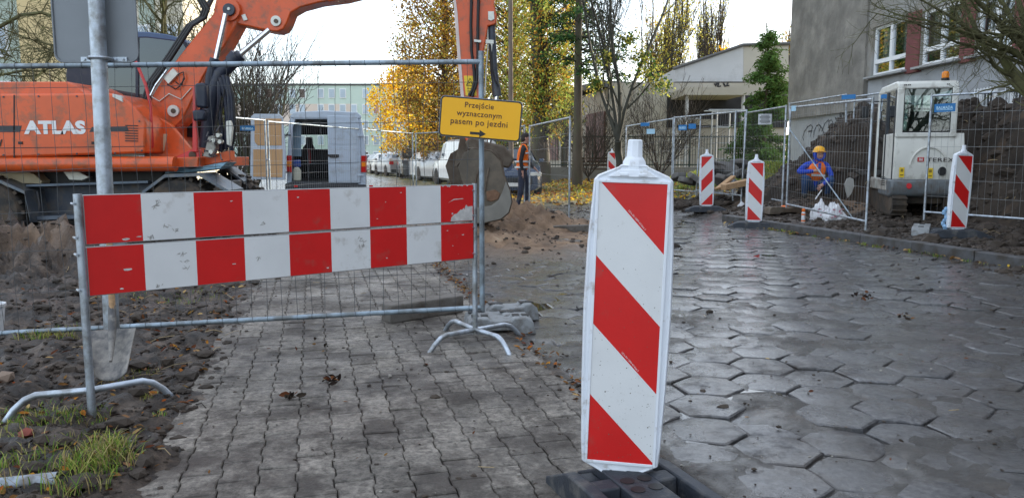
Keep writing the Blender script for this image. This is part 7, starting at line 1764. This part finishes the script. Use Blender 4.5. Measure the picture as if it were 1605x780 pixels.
leafy('hedge_shrub', 'dark brown shrub row behind the parked white cars', gp_(735, 46), 3.0, .05, 3.4, .1, 19, ['brown', 'brown', 'orange'], 520, 12, .13, .3, twigs=200, cat='shrub', stems=4)
# conifer with long trunk and drooping sprays
def conifer(label, base, H, r, seed, zmin, Rm, mats_=('dark', 'dark2'), sparse=1.0, name='conifer_tree', dens=1.0):
    g = random.Random(seed); root = thing(name, label, 'tree', base); B = Vector(base); t_ = MB()
    t_.tube([B + Vector((g.gauss(0, .01) * k, 0, H * k / 6 - (.2 if k == 0 else 0))) for k in range(7)], [r * (1.15 if k == 0 else 1 - .13 * k) for k in range(7)], 12); t_.build('trunk', bark, root, smooth=60)
    l_ = MB(); br = MB(); z = zmin
    while z < H * .985:
        f = (z - zmin) / (H - zmin)
        for k in range(4 if Rm > 1.4 else 6):
            a = g.uniform(0, 6.283); L_ = Rm * (1 - f) ** .75 * g.uniform(.6, 1.15) + .12; d = Vector((math.cos(a), math.sin(a), g.uniform(-.05, .35)))
            p0 = B + Vector((0, 0, z + g.uniform(-.1, .1))); pts = [p0, p0 + d * L_ * .5, p0 + d * L_ + Vector((0, 0, -.18 * L_))]; br.tube(pts, [.03 * (1 - f) + .008, .014, .005], 4, caps=False)
            if g.random() > sparse: continue
            ns = max(4, int(L_ * 9 * dens))
            for s_ in range(ns):
                u = lerp(.25, 1, s_ / ns); q = pts[0].lerp(pts[1], u * 2) if u < .5 else pts[1].lerp(pts[2], u * 2 - 1)
                for _ in range(5):
                    e = q + Vector((g.gauss(0, .13), g.gauss(0, .13), g.gauss(-.05, .09))); w_ = Vector((g.gauss(0, 1), g.gauss(0, 1), -.6)).normalized() * g.uniform(.10, .22); sd_ = w_.orthogonal().normalized() * .035
                    l_.add([e - sd_, e + sd_, e + w_ + sd_ * .4, e + w_ - sd_ * .4], [(0, 1, 2, 3)], g.choice([0, 0, 1]))
        z += .28 if Rm > 1.4 else .13
    l_.build('crown', [LM[k] for k in mats_], root, recalc=False); br.build('limbs', bark_dark, root, recalc=False); return root
conifer('tall conifer with thick straight trunk and sparse dark sprays', gp_(905, 29), 15, .185, 4, 4.2, 1.9, sparse=.75)
conifer('dense dark green conical conifer in front of the pavilion corner', gp_(1197, 33), 6.5, .10, 6, .25, 1.6, mats_=('dark2', 'dark2'), name='thuja_tree', dens=3.6)
# bare forked tree with evergreen clumps
prm = dict(wig=.09, up=.12, up0=.02, taper=.6, n=[0, 3, 3, 3, 4], ang=30, lr=.60, rr=.45, lv=9, trunk=.16, l0=.38, a0=.45, first=.25)
def clumps(b_, tips, g, root):
    l_ = MB()
    for (px, py, r_) in ((950, 90, .45), (1012, 112, .55), (1035, 135, .40), (985, 62, .3), (935, 130, .3), (1003, 90, .35)):
        c = at(px, py, 25)
        for k in range(130):
            e = c + Vector((g.gauss(0, r_ * .5), g.gauss(0, r_ * .5), g.gauss(0, r_ * .35))); leaves(l_, e, 2, .05, .09, g, [0, 1])
    l_.build('evergreen_clumps', [LM['dark2'], LM['olive']], root, recalc=False)
bare_tree('bare_tree', 'bare dark forked tree with evergreen clumps in front of the pavilion', 'tree', gp_(972, 25), 9.5, .125, 12, prm, extra=clumps, depth=4, lean=(-.03, 0, 1), barkm=M('wet dark bark', (.042, .042, .032), .85, 0, .3, 3, 1.0, 14, pos=True), minr=.006)
# tall far poplars
prm_p = dict(wig=.05, up=.35, up0=.3, taper=.55, n=[0, 3, 4, 4, 6], ang=24, lr=.52, rr=.5, lv=9, trunk=.30, l0=.38, a0=.6, first=.1)
for (px, Y, H, lab, spec, sd_) in ((1050, 75, 17, 'slender far poplar with thin yellow green leaves left of the gable', (('olive', 'yellow'), 7, .35, .20, .8, 0), 1), (1030, 82, 17, 'second slender far poplar nearer to the forked tree', (('olive', 'orange'), 6, .35, .20, .7, 0), 2),
                               (1112, 85, 21, 'tall nearly bare far poplar above the pavilion gable', (('olive', 'yellow'), 4, .3, .18, .45, 0), 3), (1098, 88, 17, 'bare far poplar just left of the tallest one', (('olive', 'yellow'), 4, .3, .18, .3, 0), 4), (1226, 70, 12, 'far thin tree peeping out at the school corner', (('olive', 'orange'), 4, .3, .18, .4, 0), 5)):
    bare_tree('poplar_tree', lab, 'tree', gp_(px, Y), H, .2, 80 + sd_, prm_p, leafspec=spec, depth=3, group='far poplars behind the pavilion', minr=.02)
leafy('golden_tree', 'far golden crown above the pavilion roof beside the bare poplars', gp_(1138, 84), 12.6, .2, 3.4, 5, 55, ['yellow', 'orange', 'gold'], 330, 10, .30, .44, twigs=90)
leafy('golden_tree', 'far low orange crown between pavilion roof and school corner', gp_(1190, 80), 10.8, .2, 3.2, 5, 56, ['orange', 'yellow'], 200, 9, .30, .44, twigs=60)
# near bare tree at the right edge, branches hang over the digger
prm_r = dict(wig=.17, up=.02, up0=.0, taper=.62, n=[0, 2, 3, 3, 4], ang=40, lr=.66, rr=.55, lv=9, trunk=.30, l0=.22, a0=1.2, first=.2)
def side(b_, tips, g, root):
    base_ = at(1660, 150, 9.3)
    for (tx, ty, Y, r_) in ((1500, -30, 8.8, .055), (1545, -20, 9.4, .05), (1590, -40, 9.2, .06), (1430, -8, 8.9, .035), (1400, 22, 9.0, .028), (1360, 18, 9.2, .022), (1470, 60, 9.1, .02), (1520, 95, 9.3, .016), (1440, 35, 9.4, .022), (1560, 30, 8.7, .035)):
        e = at(tx, ty, Y); q0 = base_.lerp(at(1612, 85, 9.3), g.uniform(.4, 1)); m_ = q0.lerp(e, .5) + Vector((0, 0, .06 + g.gauss(0, .05))); pts = [q0, q0.lerp(m_, .5) + Vector((0, 0, .05)), m_, m_.lerp(e, .5) + Vector((g.gauss(0, .03), 0, g.gauss(0, .03))), e]
        b_.tube(pts, [r_, r_ * .85, r_ * .65, r_ * .45, r_ * .22], 7, caps=False)
        for k in range(6):
            u = g.uniform(.25, 1) * 3.999; i = int(u); q = pts[i].lerp(pts[i + 1], u - i); dd = (pts[i + 1] - pts[i]).normalized(); nd = (dd + Vector((g.gauss(0, .6), g.gauss(0, .6), g.gauss(0, .6)))).normalized()
            grow(b_, q, nd, g.uniform(.3, .6), r_ * .32, 2, g, dict(prm_r, n=[0, 3, 3], wig=.22), tips, .0020)
mossy = M('mossy bark', (.085, .080, .035), .9, 0, .35, 5, 1.5, 30, pos=True, dirt=(.12, .13, .045), da=.4, ds=3)
pb = at(1668, 300, 9.3); bare_tree('bare_tree', 'bare mossy tree at the right edge with branches hanging before the school windows', 'tree', (pb.x, 9.3, gzf(pb.x, 9.3)), 4.6, .12, 21, prm_r, extra=side, depth=3, barkm=mossy, minr=.003, lean=(.03, 0, 1))
# bare trees on the left
prm_l = dict(wig=.20, up=.02, up0=.02, taper=.6, n=[0, 4, 4, 4, 4], ang=44, lr=.66, rr=.55, lv=9, trunk=.30, l0=.26, a0=1.0, first=.2)
def side2(b_, tips, g, root):
    for (pts_, r_) in (([(-60, 75), (0, 42), (32, 24), (66, 20), (100, 30)], .05), ([(-60, 110), (0, 118), (40, 110), (66, 112), (86, 78)], .03), ([(86, 100), (60, 118), (30, 120), (0, 116)], .022), ([(88, 30), (88, 70), (62, 118), (50, 126)], .03), ([(-30, 60), (20, 90), (-10, 80)], .015)):
        pts = [at(x, y, 16 + g.gauss(0, .2)) for x, y in pts_]; b_.tube(pts, [r_ * (1 - .6 * i / len(pts)) for i in range(len(pts))], 6, caps=False)
        for k in range(11):
            u = g.uniform(.1, 1) * (len(pts) - 1.001); i = int(u); q = pts[i].lerp(pts[i + 1], u - i); nd = Vector((g.gauss(0, 1), g.gauss(0, .5), g.gauss(0, 1))).normalized()
            grow(b_, q, nd, g.uniform(.4, .8), .012, 2, g, dict(prm_l, n=[0, 3, 3], wig=.25), tips, .004)
pb = at(-140, 245, 16.5); bare_tree('bare_tree', 'bare tree at the far left with branches crossing in front of the apartment block', 'tree', (pb.x, 16.5, 0), 7, .16, 33, prm_l, extra=side2, depth=3, barkm=mossy, minr=.005)
bare_tree('bare_tree', 'bare mossy tree behind the digger cab and lower arm', 'tree', gp_(262, 19), 8.2, .15, 36, dict(prm_l, trunk=.3, l0=.27), depth=4, barkm=mossy, minr=.005)
prm_s = dict(wig=.12, up=.10, up0=.04, taper=.6, n=[0, 3, 4, 4, 9], ang=30, lr=.62, rr=.55, lv=9, trunk=.06, l0=.40, a0=.9, first=.15)
bare_tree('bare_shrub', 'tall bare many stemmed shrub above the open van door', 'shrub', gp_(402, 21.5), 5.2, .06, 41, prm_s, depth=3, barkm=bark, minr=.006)
bare_tree('bare_shrub', 'bare arching shrub left of the van and behind the digger arm', 'shrub', gp_(372, 24), 6.0, .07, 43, dict(prm_s, ang=36), depth=3, barkm=bark_dark, minr=.007)

bare_tree('bare_shrub', 'low bare twiggy shrub in front of the pavilion left of the forked tree', 'shrub', gp_(925, 30), 4.2, .045, 61, dict(prm_s, ang=40), depth=3, barkm=bark_dark, minr=.006)
bare_tree('bare_shrub', 'wide bare twiggy shrub right of the forked tree before the pavilion wall', 'shrub', gp_(1035, 31), 4.6, .05, 62, dict(prm_s, ang=42), depth=3, barkm=bark_dark, minr=.006)
# ================================================================ people
def skin_body(name, V_, E_, lab, mats_, root, sub=2, rootv=0):
    """V_: list of (x,y,z,r); E_: edges; lab: material index per edge"""
    me = bpy.data.meshes.new(name); me.from_pydata([v[:3] for v in V_], E_, []); o = bpy.data.objects.new(name, me); C.objects.link(o)
    m = o.modifiers.new('s', 'SKIN'); m.use_smooth_shade = True
    sv = me.skin_vertices[0].data
    for i, v in enumerate(V_): sv[i].radius = (v[3], v[4] if len(v) > 4 else v[3]); sv[i].use_root = (i == rootv)
    s_ = o.modifiers.new('u', 'SUBSURF'); s_.levels = sub; s_.render_levels = sub
    bpy.context.view_layer.update(); dg = bpy.context.evaluated_depsgraph_get(); nm = bpy.data.meshes.new_from_object(o.evaluated_get(dg)); nm.name = name
    bpy.data.objects.remove(o); nm.materials.clear()
    for m_ in mats_: nm.materials.append(m_)
    seg = [(Vector(V_[a][:3]), Vector(V_[b][:3]), lab[i], (V_[a][3] + V_[b][3]) / 2) for i, (a, b) in enumerate(E_)]
    for p in nm.polygons:
        c = p.center; best = 1e9; bi = 0
        for (a, b, l, r) in seg:
            ab = b - a; t_ = max(0, min(1, (c - a).dot(ab) / max(1e-9, ab.length_squared))); d_ = (c - a - ab * t_).length - r * .6
            if d_ < best: best = d_; bi = l
        p.material_index = bi; p.use_smooth = True
    ob = bpy.data.objects.new(name, nm); C.objects.link(ob); ob.parent = root; return ob
skinm = M('skin', (.42, .22, .16), .5, 0, .08, 20); hairm = M('dark hair', (.03, .022, .018), .8, 0, .2, 30)
blackcl = M('black sweater', (.02, .02, .024), .9, 0, .25, 20); navycl = M('navy work trousers', (.028, .033, .055), .9, 0, .25, 10, .6, 60, dirt=(.09, .08, .07), da=.35, ds=7)
hoodm = M('blue hoodie', (.02, .06, .42), .85, 0, .2, 12, .6, 60); jeans = M('blue jeans', (.025, .065, .16), .9, 0, .25, 10, .6, 60); hiv = M('orange hi-vis cloth', (.92, .17, .01), .7, 0, .06, 10, .3, 50)
refl = M('silver reflective band', (.60, .61, .60), .35, .2, .05); boots = M('black boots', (.02, .018, .016), .6, 0, .3, 10); helm = M('yellow helmet', (.85, .42, .01), .3, 0, .04)
def hand(V_, E_, lab, wi, d, up, s_, li, curl=.5):
    """palm plus five fingers from wrist vertex wi along d"""
    d = Vector(d).normalized(); up = Vector(up).normalized(); sd_ = d.cross(up).normalized(); w0 = Vector(V_[wi][:3])
    pc = w0 + d * .05; V_.append((*pc, .030, .020)); pi = len(V_) - 1; E_.append((wi, pi)); lab.append(li)
    kn = w0 + d * .085; V_.append((*kn, .034, .016)); ki = len(V_) - 1; E_.append((pi, ki)); lab.append(li)
    for k, (o_, L_) in enumerate(((-.030, .062), (-.010, .072), (.010, .068), (.030, .052))):
        a = kn + sd_ * o_ + d * .015; m_ = a + (d * (1 - curl * .4) + up * -curl * .5) * L_ * .5; e = m_ + (d * (1 - curl) - up * curl) * L_ * .5
        prev = ki
        for q, r in ((a, .010), (m_, .009), (e, .008)): V_.append((*q, r)); E_.append((prev, len(V_) - 1)); lab.append(li); prev = len(V_) - 1
    a = pc + sd_ * -.036 * s_; e = a + (d * .8 - sd_ * .5 * s_) * .045
    prev = pi
    for q, r in ((a, .012), (e, .010)): V_.append((*q, r)); E_.append((prev, len(V_) - 1)); lab.append(li); prev = len(V_) - 1
def head_bits(root, c, fwd, hair=None, s_=1.0):
    fwd = Vector(fwd).normalized(); rt = fwd.cross(Vector((0, 0, 1))).normalized(); up = rt.cross(fwd); rot = Matrix((rt, fwd, up)).transposed()
    for k in (-1, 1):
        b_ = MB(); b_.ell(c + fwd * .088 * s_ + rt * .032 * k + up * .008, (.012, .008, .007), 8, 5, rot); b_.build('eye', hairm, root, smooth=60)
    return rt, up, rot
# walking worker, facing right
wp = gr(818, 329.5); wk = thing('person', 'person in orange vest, black sweater and navy trousers walking right beside the fence post', 'person', (wp.x, wp.y, -.0), 0, world=False)
V_ = [(0, 0, .93, .135, .125), (.01, 0, 1.10, .125, .115), (.02, 0, 1.28, .145, .125), (.04, 0, 1.44, .085, .09), (.065, 0, 1.52, .052), (.09, 0, 1.60, .072, .070), (.10, 0, 1.68, .090, .078), (.085, 0, 1.74, .070, .062), (.165, 0, 1.575, .030), (.182, 0, 1.655, .016)]
E_ = [(0, 1), (1, 2), (2, 3), (3, 4), (4, 5), (5, 6), (6, 7), (5, 8), (6, 9)]; lab = [1, 1, 1, 1, 0, 0, 0, 0, 0]
def limb(pts, labs, parent):
    prev = parent
    for p, l in zip(pts, labs): V_.append(p); E_.append((prev, len(V_) - 1)); lab.append(l); prev = len(V_) - 1
    return prev
wR = limb([(.03, -.19, 1.42, .062), (-.03, -.24, 1.15, .050), (.0, -.26, .95, .040), (.01, -.26, .90, .028)], [1, 1, 1, 0], 3); hand(V_, E_, lab, wR, (.15, 0, -1), (1, 0, 0), 1, 0, .3)
wL = limb([(.05, .19, 1.42, .062), (.12, .24, 1.17, .050), (.26, .22, 1.0, .040), (.30, .21, .97, .028)], [1, 1, 1, 0], 3); hand(V_, E_, lab, wL, (.7, 0, -.7), (1, 0, .5), -1, 0, .4)
limb([(-.0, -.10, .88, .10), (-.02, -.11, .50, .075), (-.10, -.11, .12, .052), (-.09, -.11, .06, .05), (.05, -.12, .04, .042), (.09, -.12, .035, .035)], [2, 2, 2, 3, 3, 3], 0)
limb([(.02, .10, .88, .10), (.14, .10, .50, .075), (.10, .11, .12, .052), (.11, .11, .06, .05), (.25, .11, .04, .042), (.29, .11, .035, .035)], [2, 2, 2, 3, 3, 3], 0)
lab[0] = 2
bd_ = skin_body('body', V_, E_, lab, [skinm, blackcl, navycl, boots], wk)
VV, EE, LL = V_, E_, lab
V_ = [(0, 0, .90, .165, .155), (.005, 0, 1.02, .158, .145), (.01, 0, 1.14, .150, .140), (.02, 0, 1.30, .165, .145), (.035, 0, 1.43, .115, .13)]; E_ = [(0, 1), (1, 2), (2, 3), (3, 4)]; lab = [0, 1, 0, 0]
V_ += [(.045, -.10, 1.47, .075), (.045, .10, 1.47, .075)]; E_ += [(4, 5), (4, 6)]; lab += [0, 0]
vst = skin_body('vest', V_, E_, lab, [hiv, hiv], wk)
b_ = MB()
for z in (1.0, 1.13):
    b_.lathe([(.176, -.022), (.178, 0), (.176, .022), (.165, .022), (.165, -.022)], (.004, 0, z), 24, rot=Matrix.Diagonal((.985, .96, 1)))
b_.build('reflective_band', refl, vst, smooth=50)
b_ = MB(); b_.ell((.08, 0, 1.705), (.100, .086, .092), 14, 9, Euler((0, -.35, 0)).to_matrix()); b_.ell((.045, 0, 1.65), (.070, .082, .085), 12, 8); b_.build('hair', hairm, bd_, smooth=60)
for k in (-1, 1): b_ = MB(); b_.ell((.085, k * .084, 1.655), (.018, .010, .03), 8, 6); b_.build('ear', skinm, bd_, smooth=60)
head_bits(bd_, Vector((.095, 0, 1.66)), (1, 0, 0))
b_ = MB(); b_.ell((.172, 0, 1.605), (.012, .024, .006), 8, 5); b_.build('mouth', M('lips', (.28, .09, .08), .5), bd_, smooth=60)
# crouching worker facing the camera
cp_ = at(1277, 306, 15.3); cw = thing('person', 'person crouching in blue hoodie, orange vest and yellow helmet behind the braced fence panel', 'person', (cp_.x, 15.3, max(gzf(cp_.x, 15.3), .42)), R(-4), world=False)
V_ = [(0, .14, .23, .15, .13), (0, .10, .40, .14, .12), (.0, .02, .56, .155, .12), (.01, -.03, .69, .085, .08), (.015, -.06, .745, .052), (.02, -.10, .80, .066, .066), (.02, -.10, .88, .080, .088), (.02, -.09, .94, .064), (.02, -.185, .835, .020)]
E_ = [(0, 1), (1, 2), (2, 3), (3, 4), (4, 5), (5, 6), (6, 7), (5, 8)]; lab = [1, 1, 1, 1, 0, 0, 0, 0]
wR = limb([(-.19, .0, .66, .066), (-.37, -.08, .52, .054), (-.15, -.24, .54, .042), (-.12, -.25, .54, .028)], [1, 1, 1, 0], 3); hand(V_, E_, lab, wR, (.9, -.1, .05), (0, -1, 0), 1, 0, .6)
wL = limb([(.20, .0, .66, .066), (.27, -.12, .44, .054), (.06, -.33, .30, .042), (.03, -.34, .28, .028)], [1, 1, 1, 0], 3); hand(V_, E_, lab, wL, (-.6, -.2, -.6), (0, -1, .2), -1, 0, .8)
limb([(-.11, .08, .24, .115), (-.27, -.24, .44, .088), (-.22, -.06, .13, .058), (-.22, -.06, .07, .052), (-.25, -.20, .045, .045), (-.26, -.24, .04, .036)], [2, 2, 2, 3, 3, 3], 0)
limb([(.11, .08, .24, .115), (.24, -.24, .40, .088), (.22, -.05, .13, .058), (.22, -.05, .07, .052), (.25, -.19, .045, .045), (.26, -.23, .04, .036)], [2, 2, 2, 3, 3, 3], 0)
bd_ = skin_body('body', V_, E_, lab, [skinm, hoodm, jeans, boots], cw)
V_ = [(0, .08, .36, .175, .165), (0, .01, .50, .190, .165), (.0, -.03, .64, .175, .145)]; E_ = [(0, 1), (1, 2)]; lab = [0, 0]
V_ += [(-.115, -.02, .71, .085), (.125, -.02, .71, .085)]; E_ += [(2, 3), (2, 4)]; lab += [0, 0]
vst = skin_body('vest', V_, E_, lab, [hiv], cw)
b_ = MB(); b_.box((-.0, -.160, .46), (.26, .014, .045), (.12, .05, 0)); b_.build('reflective_band', refl, vst, bevel=.004)
b_ = MB(); b_.box((.01, -.178, .62), (.05, .02, .16), (.05, 0, 0)); b_.build('open_front', hoodm, vst, bevel=.006)
b_ = MB(); b_.tube([Vector((.02, -.115, .86)) + Vector((.088 * math.cos(a), -.02 - .0 * abs(math.sin(a)), .10 * math.sin(a))) for a in np.linspace(-math.pi / 2 - .0, 1.5 * math.pi, 26)], .026, 8); b_.ell((.02, -.05, .87), (.105, .085, .125), 14, 9); b_.build('hood', hoodm, bd_, smooth=60)
b_ = MB(); b_.lathe([(.125, 0), (.127, .006), (.112, .012), (.108, .04), (.095, .075), (.06, .105), (.02, .115), (.001, .116)], (.02, -.085, .915), 22, rot=Euler((.10, 0, 0)).to_matrix()); b_.ell((.02, -.19, .925), (.07, .05, .008), 12, 5); b_.build('helmet', helm, bd_, smooth=60)
head_bits(bd_, Vector((.02, -.105, .862)), (0, -1, 0))
b_ = MB(); b_.ell((.02, -.172, .80), (.022, .012, .006), 8, 5); b_.build('mouth', M('lips', (.28, .09, .08), .5) if 'lips' not in bpy.data.materials else bpy.data.materials['lips'], bd_, smooth=60)
hp = Vector((cp_.x - .03, 14.9, gzf(cp_.x, 15.3) + .20)); b_ = MB(); b_.tube([hp, hp + Vector((-.16, -.12, -.17))], .012, 8); o = b_.build('hand_tool', m_bag); tag(o, 'short white stick tool in the lower hand of the crouching worker', 'tool')
